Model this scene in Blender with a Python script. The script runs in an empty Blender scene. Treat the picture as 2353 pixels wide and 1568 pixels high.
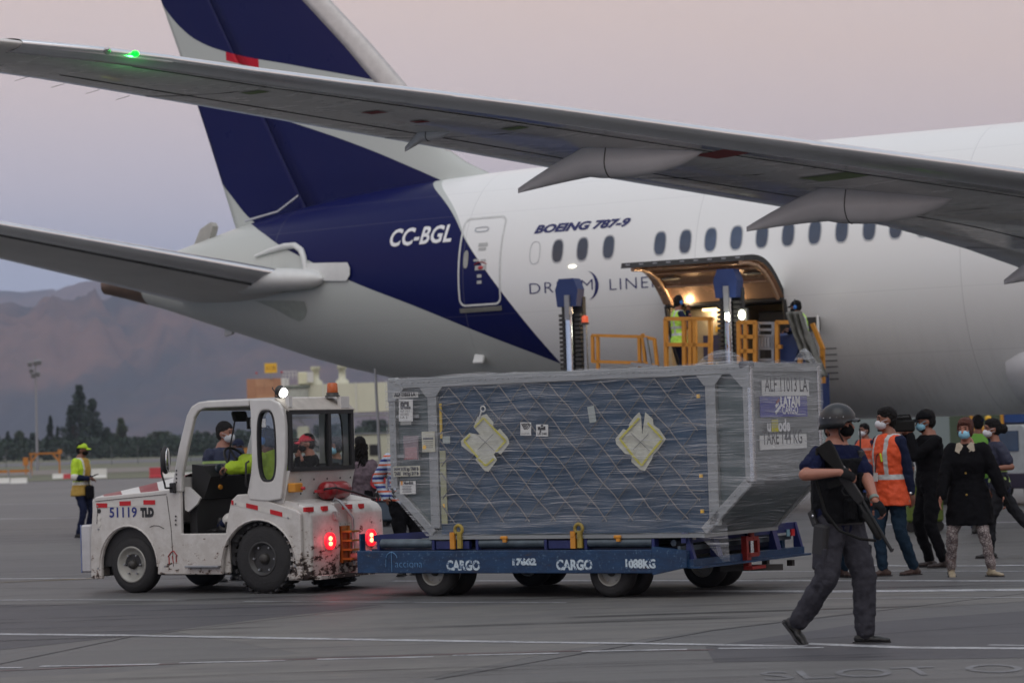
import bpy, bmesh, math, random, os
from mathutils import Vector, Matrix, noise
random.seed(7)
SC = bpy.context.scene
R = math.radians
PI = math.pi
# ---------------------------------------------------------------- camera
FPX, PW, PH, HC = 6045.0, 2352.0, 1568.0, 1.6
_roll = R(-1.79)
_pitch = math.atan(222 * math.cos(R(1.79)) / FPX)
_f = Vector((0, math.cos(_pitch), math.sin(_pitch)))
_r0 = Vector((1, 0, 0)); _u0 = _r0.cross(_f)
CR = _r0 * math.cos(_roll) + _u0 * math.sin(_roll)
CU = -_r0 * math.sin(_roll) + _u0 * math.cos(_roll)
CF = _f
CAM = Vector((0, 0, HC))
cd = bpy.data.cameras.new('camera'); cam = bpy.data.objects.new('camera', cd)
SC.collection.objects.link(cam); SC.camera = cam
m = Matrix((CR, CU, -CF)).transposed().to_4x4(); m.translation = CAM
cam.matrix_world = m
cd.sensor_width = 36.0; cd.lens = 36.0 * FPX / PW
cd.clip_start = 0.5; cd.clip_end = 60000
cd.dof.use_dof = True; cd.dof.focus_distance = 24.0; cd.dof.aperture_fstop = 3.2
SC.render.engine = 'CYCLES'
SC.cycles.use_denoising = True
SC.cycles.max_bounces = 7; SC.cycles.transparent_max_bounces = 16
SC.cycles.volume_bounces = 0
SC.cycles.caustics_reflective = False; SC.cycles.caustics_refractive = False
SC.cycles.sample_clamp_indirect = 4.0
SC.view_settings.view_transform = 'Standard'; SC.view_settings.look = 'None'
SC.view_settings.gamma = 1.0; SC.view_settings.use_curve_mapping = False
SC.view_settings.exposure = 0.0

def s2l(c):
    c = c / 255.0
    return c / 12.92 if c <= 0.04045 else ((c + 0.055) / 1.055) ** 2.4
def rgb(r, g, b): return (s2l(r), s2l(g), s2l(b), 1.0)

# ---------------------------------------------------------------- dusk sky
W = bpy.data.worlds.new('World'); SC.world = W; W.use_nodes = True
nt = W.node_tree; nt.nodes.clear()
tc = nt.nodes.new('ShaderNodeTexCoord'); sx = nt.nodes.new('ShaderNodeSeparateXYZ')
rp = nt.nodes.new('ShaderNodeValToRGB'); bg = nt.nodes.new('ShaderNodeBackground'); wo = nt.nodes.new('ShaderNodeOutputWorld')
nz = nt.nodes.new('ShaderNodeTexNoise'); nz.inputs['Scale'].default_value = 3.0; nz.inputs['Detail'].default_value = 3
ma = nt.nodes.new('ShaderNodeMath'); ma.operation = 'MULTIPLY_ADD'; ma.inputs[1].default_value = 0.05; ma.inputs[2].default_value = -0.025
ad = nt.nodes.new('ShaderNodeMath'); ad.operation = 'ADD'
nt.links.new(tc.outputs['Generated'], sx.inputs[0]); nt.links.new(tc.outputs['Generated'], nz.inputs['Vector'])
nt.links.new(nz.outputs['Fac'], ma.inputs[0]); nt.links.new(sx.outputs['Z'], ad.inputs[0]); nt.links.new(ma.outputs[0], ad.inputs[1])
az = nt.nodes.new('ShaderNodeMath'); az.operation = 'MULTIPLY_ADD'; az.inputs[1].default_value = 0.13; nt.links.new(sx.outputs['X'], az.inputs[0]); nt.links.new(ad.outputs[0], az.inputs[2])
nt.links.new(az.outputs[0], rp.inputs[0]); nt.links.new(rp.outputs[0], bg.inputs[0]); nt.links.new(bg.outputs[0], wo.inputs[0])
SKY = [(0.0, (.46, .54, .74)), (0.045, (.52, .58, .76)), (0.075, (.68, .63, .71)), (0.11, (.76, .64, .63)), (0.16, (.80, .635, .57)),
       (0.3, (.76, .64, .60)), (0.55, (.64, .64, .67)), (1.0, (.54, .60, .71))]
el = rp.color_ramp.elements
while len(el) < len(SKY): el.new(0.5)
for e, (p, c) in zip(el, SKY): e.position = p; e.color = (*c, 1)
bg.inputs[1].default_value = 1.13
# soft light of the afterglow behind the photographer
sl = bpy.data.lights.new('sun', 'SUN'); sl.energy = 0.75; sl.angle = R(45); sl.color = (1.0, 0.97, 0.92)
so = bpy.data.objects.new('sun', sl); SC.collection.objects.link(so)
so.rotation_euler = Vector((0.12, 0.52, -0.92)).to_track_quat('-Z', 'Y').to_euler()

# ---------------------------------------------------------------- projection helpers used to lay out real positions
def ray(px, py):
    d = CR * (px - PW / 2) + CU * (PH / 2 - py) + CF * FPX
    return d / d.y
def hit(px, py, p, n):
    d = ray(px, py); n = Vector(n)
    return CAM + d * ((Vector(p) - CAM).dot(n) / d.dot(n))
def gnd(px, py, z=0.0): return hit(px, py, (0, 0, z), (0, 0, 1))
def atd(px, py, dist): return CAM + ray(px, py) * dist

# ---------------------------------------------------------------- materials
MATS = {}
def mat(name, col, rough=0.5, metal=0.0, var=0.12, scale=6.0, bump=0.0, bscale=40.0, coat=0.0, emit=0.0, alpha=1.0, spec=0.5, stretch=None, sheen=0.0):
    if name in MATS: return MATS[name]
    m = bpy.data.materials.new(name); m.use_nodes = True; MATS[name] = m
    n = m.node_tree.nodes; L = m.node_tree.links; b = n['Principled BSDF']
    if len(col) == 3: col = (*col, 1)
    b.inputs['Roughness'].default_value = rough; b.inputs['Metallic'].default_value = metal
    b.inputs['Specular IOR Level'].default_value = spec
    b.inputs['Coat Weight'].default_value = coat
    if sheen: b.inputs['Sheen Weight'].default_value = sheen
    b.inputs['Alpha'].default_value = alpha
    if emit:
        b.inputs['Emission Color'].default_value = col; b.inputs['Emission Strength'].default_value = emit
    tc = n.new('ShaderNodeTexCoord'); src = tc.outputs['Object']
    if stretch:
        mp = n.new('ShaderNodeMapping'); mp.inputs['Scale'].default_value = stretch; L.new(src, mp.inputs[0]); src = mp.outputs[0]
    nz = n.new('ShaderNodeTexNoise'); nz.inputs['Scale'].default_value = scale; nz.inputs['Detail'].default_value = 6; nz.inputs['Roughness'].default_value = 0.65
    L.new(src, nz.inputs['Vector'])
    mr = n.new('ShaderNodeMapRange'); mr.inputs[1].default_value = 0.3; mr.inputs[2].default_value = 0.7
    mr.inputs[3].default_value = 1 - var; mr.inputs[4].default_value = 1 + var; L.new(nz.outputs['Fac'], mr.inputs[0])
    mx = n.new('ShaderNodeVectorMath'); mx.operation = 'MULTIPLY'; mx.inputs[0].default_value = col[:3]; L.new(mr.outputs[0], mx.inputs[1])
    L.new(mx.outputs[0], b.inputs['Base Color'])
    mr2 = n.new('ShaderNodeMapRange'); mr2.inputs[3].default_value = max(0, rough - 0.08); mr2.inputs[4].default_value = min(1, rough + 0.1)
    L.new(nz.outputs['Fac'], mr2.inputs[0]); L.new(mr2.outputs[0], b.inputs['Roughness'])
    if bump:
        nb = n.new('ShaderNodeTexNoise'); nb.inputs['Scale'].default_value = bscale; nb.inputs['Detail'].default_value = 5; L.new(src, nb.inputs['Vector'])
        bp = n.new('ShaderNodeBump'); bp.inputs['Strength'].default_value = bump; bp.inputs['Distance'].default_value = 0.02
        L.new(nb.outputs['Fac'], bp.inputs['Height']); L.new(bp.outputs[0], b.inputs['Normal'])
    return m
class NT:
    """small helper for writing node maths"""
    def __init__(s, m): s.t = m.node_tree; s.n = s.t.nodes; s.l = s.t.links
    def new(s, t, **k):
        x = s.n.new('ShaderNode' + t)
        for a, v in k.items(): setattr(x, a, v)
        return x
    def _in(s, sock, v):
        if hasattr(v, 'is_output') or isinstance(v, bpy.types.NodeSocket): s.l.new(v, sock)
        else: sock.default_value = v
    def m(s, op, a, b=0.0, c=0.0):
        x = s.new('Math', operation=op); s._in(x.inputs[0], a); s._in(x.inputs[1], b)
        if op in ('MULTIPLY_ADD',): s._in(x.inputs[2], c)
        return x.outputs[0]
    def step(s, a, edge, soft=0.0):
        if soft == 0: return s.m('GREATER_THAN', a, edge)
        x = s.new('MapRange', interpolation_type='SMOOTHSTEP'); s._in(x.inputs[0], a)
        x.inputs[1].default_value = edge - soft; x.inputs[2].default_value = edge + soft
        return x.outputs[0]
    def band(s, a, lo, hi): return s.m('MULTIPLY', s.m('GREATER_THAN', a, lo), s.m('LESS_THAN', a, hi))
    def noise(s, vec, sc, det=5, rough=0.6, dim=None):
        x = s.new('TexNoise'); x.inputs['Scale'].default_value = sc; x.inputs['Detail'].default_value = det; x.inputs['Roughness'].default_value = rough
        s.l.new(vec, x.inputs['Vector']); return x.outputs['Fac']
    def mapping(s, vec, scale=(1, 1, 1), loc=(0, 0, 0), rot=(0, 0, 0)):
        x = s.new('Mapping'); x.inputs['Scale'].default_value = scale; x.inputs['Location'].default_value = loc; x.inputs['Rotation'].default_value = rot
        s.l.new(vec, x.inputs[0]); return x.outputs[0]
    def mix(s, f, a, b):
        x = s.new('Mix', data_type='RGBA'); s._in(x.inputs[0], f)
        for sock, v in ((x.inputs[6], a), (x.inputs[7], b)):
            if isinstance(v, tuple): sock.default_value = v if len(v) == 4 else (*v, 1)
            else: s.l.new(v, sock)
        return x.outputs[2]
def newmat(name):
    m = bpy.data.materials.new(name); m.use_nodes = True; MATS[name] = m
    h = NT(m); b = h.n['Principled BSDF']; tc = h.new('TexCoord')
    return m, h, b, tc.outputs['Object']

# ---------------------------------------------------------------- mesh builder
def basis(d, up=(0, 0, 1)):
    d = Vector(d).normalized(); up = Vector(up)
    if abs(d.dot(up.normalized())) > 0.98: up = Vector((1, 0, 0))
    x = up.cross(d).normalized(); y = d.cross(x)
    return x, y, d
class MB:
    def __init__(s): s.v = []; s.f = []; s.s = []; s.T = Matrix.Identity(4)
    def add(s, vs, fs, sm=False):
        o = len(s.v); s.v += [tuple(s.T @ Vector(p)) for p in vs]
        s.f += [tuple(i + o for i in f) for f in fs]; s.s += [sm] * len(fs); return s
    def box(s, c, d, rot=None, bev=0.0):
        hx, hy, hz = d[0] / 2, d[1] / 2, d[2] / 2
        M = (rot.to_matrix() if hasattr(rot, 'to_matrix') else (rot or Matrix.Identity(3)))
        c = Vector(c)
        if bev <= 0 or bev * 2.2 > min(d):
            vs = [c + M @ Vector((x * hx, y * hy, z * hz)) for x in (-1, 1) for y in (-1, 1) for z in (-1, 1)]
            return s.add(vs, [(0, 1, 3, 2), (4, 6, 7, 5), (0, 4, 5, 1), (2, 3, 7, 6), (0, 2, 6, 4), (1, 5, 7, 3)])
        b = bev; vs = []; ix = {}
        for x in (-1, 1):
            for y in (-1, 1):
                for z in (-1, 1):
                    for k, (bx, by, bz) in enumerate(((0, 1, 1), (1, 0, 1), (1, 1, 0))):
                        ix[x, y, z, k] = len(vs)
                        vs.append(c + M @ Vector((x * (hx - b * bx), y * (hy - b * by), z * (hz - b * bz))))
        fs = []
        for q in (-1, 1):
            fs.append([ix[q, -1, -1, 0], ix[q, 1, -1, 0], ix[q, 1, 1, 0], ix[q, -1, 1, 0]][::q])
            fs.append([ix[-1, q, -1, 1], ix[-1, q, 1, 1], ix[1, q, 1, 1], ix[1, q, -1, 1]][::q])
            fs.append([ix[-1, -1, q, 2], ix[1, -1, q, 2], ix[1, 1, q, 2], ix[-1, 1, q, 2]][::q])
            for w in (-1, 1):
                fs.append([ix[q, w, -1, 0], ix[q, w, 1, 0], ix[q, w, 1, 1], ix[q, w, -1, 1]][::-q * w])
                fs.append([ix[q, -1, w, 0], ix[q, 1, w, 0], ix[q, 1, w, 2], ix[q, -1, w, 2]][::q * w])
                fs.append([ix[-1, q, w, 1], ix[1, q, w, 1], ix[1, q, w, 2], ix[-1, q, w, 2]][::-q * w])
                for e in (-1, 1): fs.append([ix[q, w, e, 0], ix[q, w, e, 1], ix[q, w, e, 2]][::q * w * e])
        return s.add(vs, [tuple(f) for f in fs])
    def bar(s, a, b, w, h=None, up=(0, 0, 1), bev=0.0):
        a, b = Vector(a), Vector(b); x, y, d = basis(b - a, up)
        return s.box((a + b) / 2, (w, h or w, (b - a).length), Matrix((x, y, d)).transposed(), bev)
    def rings(s, rs, closed_ends=True, sm=True):
        n = len(rs[0]); vs = [p for r in rs for p in r]; fs = []
        for i in range(len(rs) - 1):
            for j in range(n): fs.append((i * n + j, i * n + (j + 1) % n, (i + 1) * n + (j + 1) % n, (i + 1) * n + j))
        s.add(vs, fs, sm)
        if closed_ends:
            s.add(rs[0], [tuple(range(n))[::-1]], False); s.add(rs[-1], [tuple(range(n))], False)
        return s
    def tube(s, pts, r, n=8, r2=None, sm=True, cap=True, up=(0, 0, 1)):
        pts = [Vector(p) for p in pts]; rs = []; k = len(pts); px = None
        for i, p in enumerate(pts):
            d = (pts[min(i + 1, k - 1)] - pts[max(i - 1, 0)])
            if d.length < 1e-9: d = Vector((0, 0, 1))
            if px is None: x, y, d = basis(d, up)
            else:
                d = d.normalized(); x = (px - d * px.dot(d)).normalized(); y = d.cross(x)
            px = x
            rr = r[i] if isinstance(r, (list, tuple)) else (r if r2 is None else r + (r2 - r) * i / (k - 1))
            rs.append([p + x * (rr * math.cos(2 * PI * j / n)) + y * (rr * math.sin(2 * PI * j / n)) for j in range(n)])
        return s.rings(rs, cap, sm)
    def cyl(s, a, b, r, r2=None, n=20): return s.tube([a, b], r, n, r2)
    def lathe(s, c, axis, prof, n=28, sm=True, cap=True):
        c = Vector(c); x, y, d = basis(axis)
        return s.rings([[c + d * t + x * (r * math.cos(2 * PI * j / n)) + y * (r * math.sin(2 * PI * j / n)) for j in range(n)] for t, r in prof], cap, sm)
    def ell(s, c, rx, ry, rz, M=None, n=14, k=9):
        c = Vector(c); M = M or Matrix.Identity(3)
        rs = []
        for i in range(k):
            a = -PI / 2 + PI * (i + 0.02 if i == 0 else (i - 0.02 if i == k - 1 else i)) / (k - 1)
            rs.append([c + M @ Vector((rx * math.cos(a) * math.cos(2 * PI * j / n), ry * math.cos(a) * math.sin(2 * PI * j / n), rz * math.sin(a))) for j in range(n)])
        return s.rings(rs)
    def cap(s, a, b, ra, rb, n=10):
        a, b = Vector(a), Vector(b); x, y, d = basis(b - a); rs = []
        for i in range(4):
            t = -PI / 2 + (PI / 2) * i / 3 + (0.05 if i == 0 else 0)
            rs.append((a + d * ra * math.sin(t), ra * math.cos(t)))
        for i in range(4):
            t = (PI / 2) * i / 3 - (0.05 if i == 3 else 0)
            rs.append((b + d * rb * math.sin(t), rb * math.cos(t)))
        return s.rings([[p + x * (r * math.cos(2 * PI * j / n)) + y * (r * math.sin(2 * PI * j / n)) for j in range(n)] for p, r in rs])
    def prism(s, poly, o, ux, uy, th):
        """polygon (2D) extruded by vector th from plane o + a*ux + b*uy"""
        o, ux, uy, th = Vector(o), Vector(ux), Vector(uy), Vector(th); n = len(poly)
        A = [o + ux * a + uy * b for a, b in poly]; B = [p + th for p in A]
        fl = ux.cross(uy).dot(th) > 0
        area = sum(poly[i][0] * poly[(i + 1) % n][1] - poly[(i + 1) % n][0] * poly[i][1] for i in range(n))
        if area < 0: fl = not fl
        fs = [tuple(range(n))[::-1], tuple(range(n, 2 * n))] + [(i, (i + 1) % n, n + (i + 1) % n, n + i) for i in range(n)]
        if not fl: fs = [f[::-1] for f in fs]
        return s.add(A + B, fs)
    def sheet(s, grid, sm=True, flip=False):
        m = len(grid); n = len(grid[0]); vs = [p for r in grid for p in r]
        fs = [(i * n + j, i * n + j + 1, (i + 1) * n + j + 1, (i + 1) * n + j) for i in range(m - 1) for j in range(n - 1)]
        if flip: fs = [f[::-1] for f in fs]
        return s.add(vs, fs, sm)
    def build(s, name, m, parent=None, **props):
        me = bpy.data.meshes.new(name); me.from_pydata([tuple(v) for v in s.v], [], s.f)
        me.polygons.foreach_set('use_smooth', s.s); me.materials.append(m); me.update()
        o = bpy.data.objects.new(name, me); SC.collection.objects.link(o)
        if parent: o.parent = parent
        for k, v in props.items(): o[k] = v
        return o
def thing(name, label, cat, loc=(0, 0, 0), rz=0.0, group=None):
    o = bpy.data.objects.new(name, None); SC.collection.objects.link(o); o.empty_display_size = 0.3
    o.location = loc; o.rotation_euler = (0, 0, rz); o['label'] = label; o['category'] = cat; o['kind'] = 'thing'
    if group: o['group'] = group
    return o
def tag(o, label, cat, group=None):
    o['label'] = label; o['category'] = cat; o['kind'] = 'thing'
    if group: o['group'] = group
    return o
def share(o, name, parent, M=None):
    c = bpy.data.objects.new(name, o.data); SC.collection.objects.link(c)
    if parent: c.parent = parent
    if M is not None: c.matrix_local = M
    return c
def copy_tree(o, parent=None):
    c = o.copy(); SC.collection.objects.link(c); c.parent = parent
    for ch in list(o.children): copy_tree(ch, c)
    return c
def textmesh(txt, size, shear=0.0, offset=0.0, spacing=1.0, ext=0.0, align='LEFT', res=3):
    cu = bpy.data.curves.new('lettering', 'FONT'); cu.body = txt; cu.size = size; cu.shear = shear; cu.offset = offset
    cu.space_character = spacing; cu.extrude = ext; cu.align_x = align; cu.resolution_u = res
    ob = bpy.data.objects.new('lettering', cu); SC.collection.objects.link(ob)
    me = bpy.data.meshes.new_from_object(ob)
    bpy.data.objects.remove(ob)
    return me
def text_on(txt, name, o, ux, uy, size, m, parent, width=None, **k):
    """lettering laid flat on a surface; fitted to a width when given"""
    me = textmesh(txt, size, **k)
    o, ux, uy = Vector(o), Vector(ux).normalized(), Vector(uy).normalized(); nn = ux.cross(uy)
    xs = [v.co.x for v in me.vertices]; sc = 1.0
    if width and xs: sc = width / max(1e-6, max(xs) - min(xs))
    x0 = min(xs) if xs else 0
    for v in me.vertices:
        c = v.co.copy(); v.co = o + ux * ((c.x - x0) * sc) + uy * c.y + nn * c.z
    me.materials.clear(); me.materials.append(m)
    ob = bpy.data.objects.new(name, me); SC.collection.objects.link(ob)
    if parent: ob.parent = parent
    return ob
# ---------------------------------------------------------------- ground
m_ground, h, b, oc = newmat('apron_concrete')
n1 = h.noise(oc, 0.09, 5); n2 = h.noise(oc, 2.2, 8, 0.7); n3 = h.noise(h.mapping(oc, (0.12, 1.6, 1)), 0.9, 6, 0.65); n4 = h.noise(oc, 60, 3)
base = h.mix(h.step(n1, 0.5, 0.16), rgb(74, 74, 76), rgb(88, 88, 87))
base = h.mix(h.m('MULTIPLY', h.step(n2, 0.62, 0.1), 0.35), base, rgb(62, 62, 66))
base = h.mix(h.m('MULTIPLY', h.step(n3, 0.6, 0.1), 0.45), base, rgb(60, 59, 62))
base = h.mix(h.m('MULTIPLY', n4, 0.3), base, rgb(105, 104, 102))
h.l.new(base, b.inputs['Base Color'])
rr = h.new('MapRange'); h.l.new(n3, rr.inputs[0]); rr.inputs[3].default_value = 0.72; rr.inputs[4].default_value = 0.42; h.l.new(rr.outputs[0], b.inputs['Roughness'])
bp = h.new('Bump'); bp.inputs['Strength'].default_value = 0.25; bp.inputs['Distance'].default_value = 0.01; h.l.new(h.noise(oc, 35, 6), bp.inputs['Height']); h.l.new(bp.outputs[0], b.inputs['Normal'])
def patchmat(name, c1, c2, sx=0.4):
    m, h, b, oc = newmat(name)
    n2 = h.noise(oc, 1.8, 8, 0.7); n3 = h.noise(h.mapping(oc, (0.15, 1.5, 1)), 1.3, 7, 0.7)
    base = h.mix(h.step(n2, 0.52, 0.2), c1, c2)
    base = h.mix(h.m('MULTIPLY', h.step(n3, 0.58, 0.12), 0.5), base, rgb(60, 59, 60))
    h.l.new(base, b.inputs['Base Color']); b.inputs['Roughness'].default_value = 0.62
    bp = h.new('Bump'); bp.inputs['Strength'].default_value = 0.25; bp.inputs['Distance'].default_value = 0.01; h.l.new(h.noise(oc, 35, 6), bp.inputs['Height']); h.l.new(bp.outputs[0], b.inputs['Normal'])
    return m
m_light = patchmat('pale_concrete', rgb(105, 103, 99), rgb(92, 91, 90))
m_dark = patchmat('dark_asphalt', rgb(60, 60, 65), rgb(70, 70, 74))
g = MB(); S = 30000
g.sheet([[(x, y, 0) for x in (-S, -600, -100, 100, 600, S)] for y in (-S, -300, 0, 60, 200, 1000, S)], False, flip=True)
g.build('ground', m_ground, kind='structure')
def flat(name, pts, z, m, kind='structure'):
    """pts: photo positions dropped on the ground"""
    P = [gnd(x, y) for x, y in pts]; mb = MB(); mb.add([(p.x, p.y, z) for p in P], [tuple(range(len(P)))])
    a = sum(P[i].x * P[(i + 1) % len(P)].y - P[(i + 1) % len(P)].x * P[i].y for i in range(len(P)))
    if a < 0: mb.f = [f[::-1] for f in mb.f]
    return mb.build(name, m, kind=kind)
flat('concrete_patch', [(300, 1432), (900, 1398), (1500, 1372), (2500, 1344), (2500, 1372), (2000, 1402), (1640, 1445), (1300, 1492), (960, 1560), (820, 1700), (-400, 1700), (-250, 1565), (250, 1545), (690, 1500)], 0.0010, m_light)
flat('asphalt_patch', [(-150, 1388), (880, 1388), (560, 1426), (300, 1460), (-150, 1508)], 0.0018, m_dark)
flat('asphalt_patch', [(1620, 1484), (2000, 1428), (2500, 1392), (2500, 1508), (1640, 1520)], 0.0018, m_dark)
# recessed-looking slab joints: thin tar strips
def strip(pts, w, z, m, name, kind='structure'):
    P = [gnd(x, y) for x, y in pts]; L_ = []; R_ = []
    for i, p in enumerate(P):
        d = (P[min(i + 1, len(P) - 1)] - P[max(0, i - 1)]).normalized(); nrm = Vector((-d.y, d.x, 0))
        L_.append((p.x + nrm.x * w / 2, p.y + nrm.y * w / 2, z)); R_.append((p.x - nrm.x * w / 2, p.y - nrm.y * w / 2, z))
    mb = MB(); mb.sheet([L_, R_], False, flip=True); return mb.build(name, m, kind=kind)
m_tar = mat('joint_tar', rgb(44, 44, 47), 0.7, var=0.25, scale=2)
def paintmat(name, col, wear=0.5):
    m, h, b, oc = newmat(name)
    n = h.noise(oc, 3.0, 9, 0.75); n2 = h.noise(oc, 22, 5, 0.7)
    f = h.m('MULTIPLY', h.step(n, wear, 0.14), h.step(n2, 0.42, 0.16))
    f = h.m('MULTIPLY_ADD', f, 0.75, 0.12)
    h.l.new(h.mix(f, rgb(88, 88, 90), col), b.inputs['Base Color']); b.inputs['Roughness'].default_value = 0.6
    return m
m_line = paintmat('worn_white_paint', rgb(186, 188, 192), 0.44); m_faint = paintmat('faint_white_paint', rgb(128, 130, 134), 0.5)
m_red = paintmat('worn_red_paint', rgb(120, 62, 62), 0.5)
m_yel = paintmat('worn_yellow_paint', rgb(150, 125, 60), 0.5)
Z1 = 0.0040
def lin(pts, w=0.12, m=None, z=Z1): return strip(pts, w, z, m or m_line, 'painted_line')
lin([(-100, 1455), (300, 1459), (800, 1468), (1176, 1474)], 0.16); lin([(1176, 1474), (1500, 1478), (1850, 1484)], 0.13)
lin([(1850, 1478), (2080, 1487), (2500, 1490)], 0.15); lin([(2270, 1481), (2500, 1484)], 0.07)
lin([(-100, 1378), (260, 1377), (430, 1378)], 0.10); lin([(560, 1381), (1000, 1383), (1300, 1384)], 0.06)
lin([(-100, 1329), (240, 1328)], 0.16); lin([(900, 1334), (1500, 1333), (2500, 1334)], 0.16)
lin([(1560, 1357), (1950, 1358), (2500, 1353)], 0.30); lin([(1900, 1374), (2500, 1371)], 0.05)
lin([(2000, 1298), (2120, 1300), (2500, 1297)], 0.18); lin([(1700, 1313), (2060, 1311), (2500, 1312)], 0.08)
for x0, x1, y0, y1 in ((-220, 50, 1535, 1533), (92, 365, 1530, 1525), (412, 656, 1522, 1517), (728, 995, 1514, 1508), (1040, 1283, 1505, 1500), (1336, 1578, 1496, 1491), (1650, 1892, 1489, 1487)):
    lin([(x0, y0), (x1, y1)], 0.085)
lin([(-100, 1544), (500, 1520), (1000, 1503), (1300, 1495), (1640, 1492)], 0.05, m_red, 0.0034)
lin([(-100, 1338), (0, 1337), (240, 1327)], 0.12, m_yel, 0.0046)
lin([(-100, 1192), (140, 1190), (220, 1187)], 0.3); lin([(-100, 1160), (500, 1150)], 0.25)
lin([(2300, 1160), (2500, 1158)], 0.3, m_yel); lin([(1990, 1205), (2500, 1196)], 0.35)
for q in ([(-200, 1350), (700, 1352), (2500, 1346)], [(880, 1392), (560, 1430), (300, 1462), (-100, 1545)], [(2500, 1345), (1640, 1447), (1000, 1560)],
          [(-200, 1290), (2500, 1282)], [(-200, 1230), (2500, 1222)], [(2500, 1420), (1640, 1484)]):
    lin(q, 0.022, m_tar, 0.0028)
# stencilled ground lettering near the lower right edge
a = gnd(1760, 1562); bx = gnd(2160, 1548)
text_on('SLOT O', 'ground_lettering', (a.x, a.y, 0.0040), (1, 0.02, 0), (0, 1, 0), 0.85, m_faint, None, width=1.7)['kind'] = 'structure'
# dark rubber marks and drips on the apron
m_stain, h, b, oc = newmat('rubber_and_oil_stains')
n1 = h.noise(h.mapping(oc, (0.10, 2.2, 1), rot=(0, 0, R(4))), 1.0, 7, 0.7); n2 = h.noise(oc, 0.35, 4, 0.6); n3 = h.noise(oc, 1.6, 8, 0.8)
al = h.m('MULTIPLY', h.step(n1, 0.60, 0.07), h.step(n2, 0.50, 0.10)); al = h.m('MAXIMUM', h.m('MULTIPLY', al, 0.6), h.m('MULTIPLY', h.step(n3, 0.67, 0.03), 0.5))
h.l.new(al, b.inputs['Alpha']); b.inputs['Base Color'].default_value = (0.012, 0.012, 0.013, 1); b.inputs['Roughness'].default_value = 0.5
st = MB(); st.add([(-25, 12, 0.0052), (25, 12, 0.0052), (25, 60, 0.0052), (-25, 60, 0.0052)], [(0, 1, 2, 3)]); st.build('ground_stains', m_stain, kind='structure')
# far verge: dry grass, track and low wall beyond the apron
m_grass = mat('dry_verge', rgb(96, 98, 78), 0.9, var=0.3, scale=0.05, stretch=(0.2, 2, 1))
m_track = mat('sandy_track', rgb(118, 112, 106), 0.9, var=0.15, scale=0.05)
def strip_far(name, d0, d1, m, z, k='structure'):
    mb = MB(); mb.add([(-900, d0, z), (900, d0, z), (900, d1, z), (-900, d1, z)], [(0, 1, 2, 3)]); return mb.build(name, m, kind=k)
strip_far('grass_verge', 150, 900, m_grass, 0.02); strip_far('service_track', 190, 240, m_track, 0.04)
strip_far('service_track', 330, 420, mat('grey_taxiway', rgb(98, 98, 104), 0.8), 0.04)
# ---------------------------------------------------------------- mountains
def ridge(name, d, depth, prof, base, m, seed, rough):
    """prof(x)-> crest height; a deep terrain sheet with ravines"""
    nx, ny = 260, 46; x0, x1 = -0.30 * d, 0.30 * d; G = []
    for j in range(ny):
        t = j / (ny - 1); row = []
        for i in range(nx):
            x = x0 + (x1 - x0) * i / (nx - 1); H = prof(x / d)
            y = d + depth * t
            s = math.sin(min(1.0, t / 0.72) * PI / 2) ** 1.25 * (1.0 if t < 0.72 else 1 - 0.5 * ((t - 0.72) / 0.28))
            q = Vector((x / (d * 0.030) + 1.2 * t * 3, t * 2.6, seed))
            rv = (1 - abs(noise.noise(q)) * 2) * 0.5 + 0.5 * (1 - 2 * abs(noise.noise(q * 2.3)))
            rv2 = noise.fractal(Vector((x / (d * 0.012), t * 7, seed + 3)), 0.9, 2.1, 5)
            fl = math.sin(PI * min(1, t / 0.72)) if t < 0.72 else 0.0; z = H * s * (1.0 + rough * (rv - 0.4) * (0.12 + fl)) + H * 0.045 * rv2 * (0.12 + fl)
            row.append((x, y, z - 3 if j else -30))
        G.append(row)
    mb = MB(); mb.sheet(G, True, flip=True); return mb.build(name, m, kind='structure')
m_mt, h, b, oc = newmat('dry_mountain_slope')
n1 = h.noise(oc, 0.0022, 9, 0.66); n2 = h.noise(h.mapping(oc, (1, 1, 1)), 0.02, 7, 0.7)
c = h.mix(h.step(n1, 0.5, 0.12), rgb(120, 92, 80), rgb(58, 62, 66)); c = h.mix(h.m('MULTIPLY', h.step(n2, 0.55, 0.1), 0.3), c, rgb(70, 74, 66))
h.l.new(c, b.inputs['Base Color']); b.inputs['Roughness'].default_value = 1.0; b.inputs['Specular IOR Level'].default_value = 0.0
def lerp(xs, ys, x):
    if x <= xs[0]: return ys[0]
    for i in range(len(xs) - 1):
        if x <= xs[i + 1]: return ys[i] + (ys[i + 1] - ys[i]) * (x - xs[i]) / (xs[i + 1] - xs[i])
    return ys[-1]
def crest(pts, d):   # photo crest line -> metres at distance d
    W_ = [ray(x, y) for x, y in pts]
    return lambda u: lerp([w.x for w in W_], [w.z * d + HC for w in W_], u)
near_d, far_d = 4200, 8500
ridge('mountains', near_d, 2200, crest([(-300, 720), (0, 690), (60, 696), (130, 700), (190, 690), (250, 672), (400, 640), (700, 600), (1200, 560), (1700, 600), (2352, 640), (2800, 650)], near_d + 1580), 0, m_mt, 4.3, 0.26)
ridge('distant_mountains', far_d, 1800, crest([(-300, 690), (0, 672), (50, 652), (110, 643), (160, 645), (230, 662), (420, 690), (900, 640), (1500, 600), (2352, 600)], far_d + 1300), 0, m_mt, 9.1, 0.10)
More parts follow.
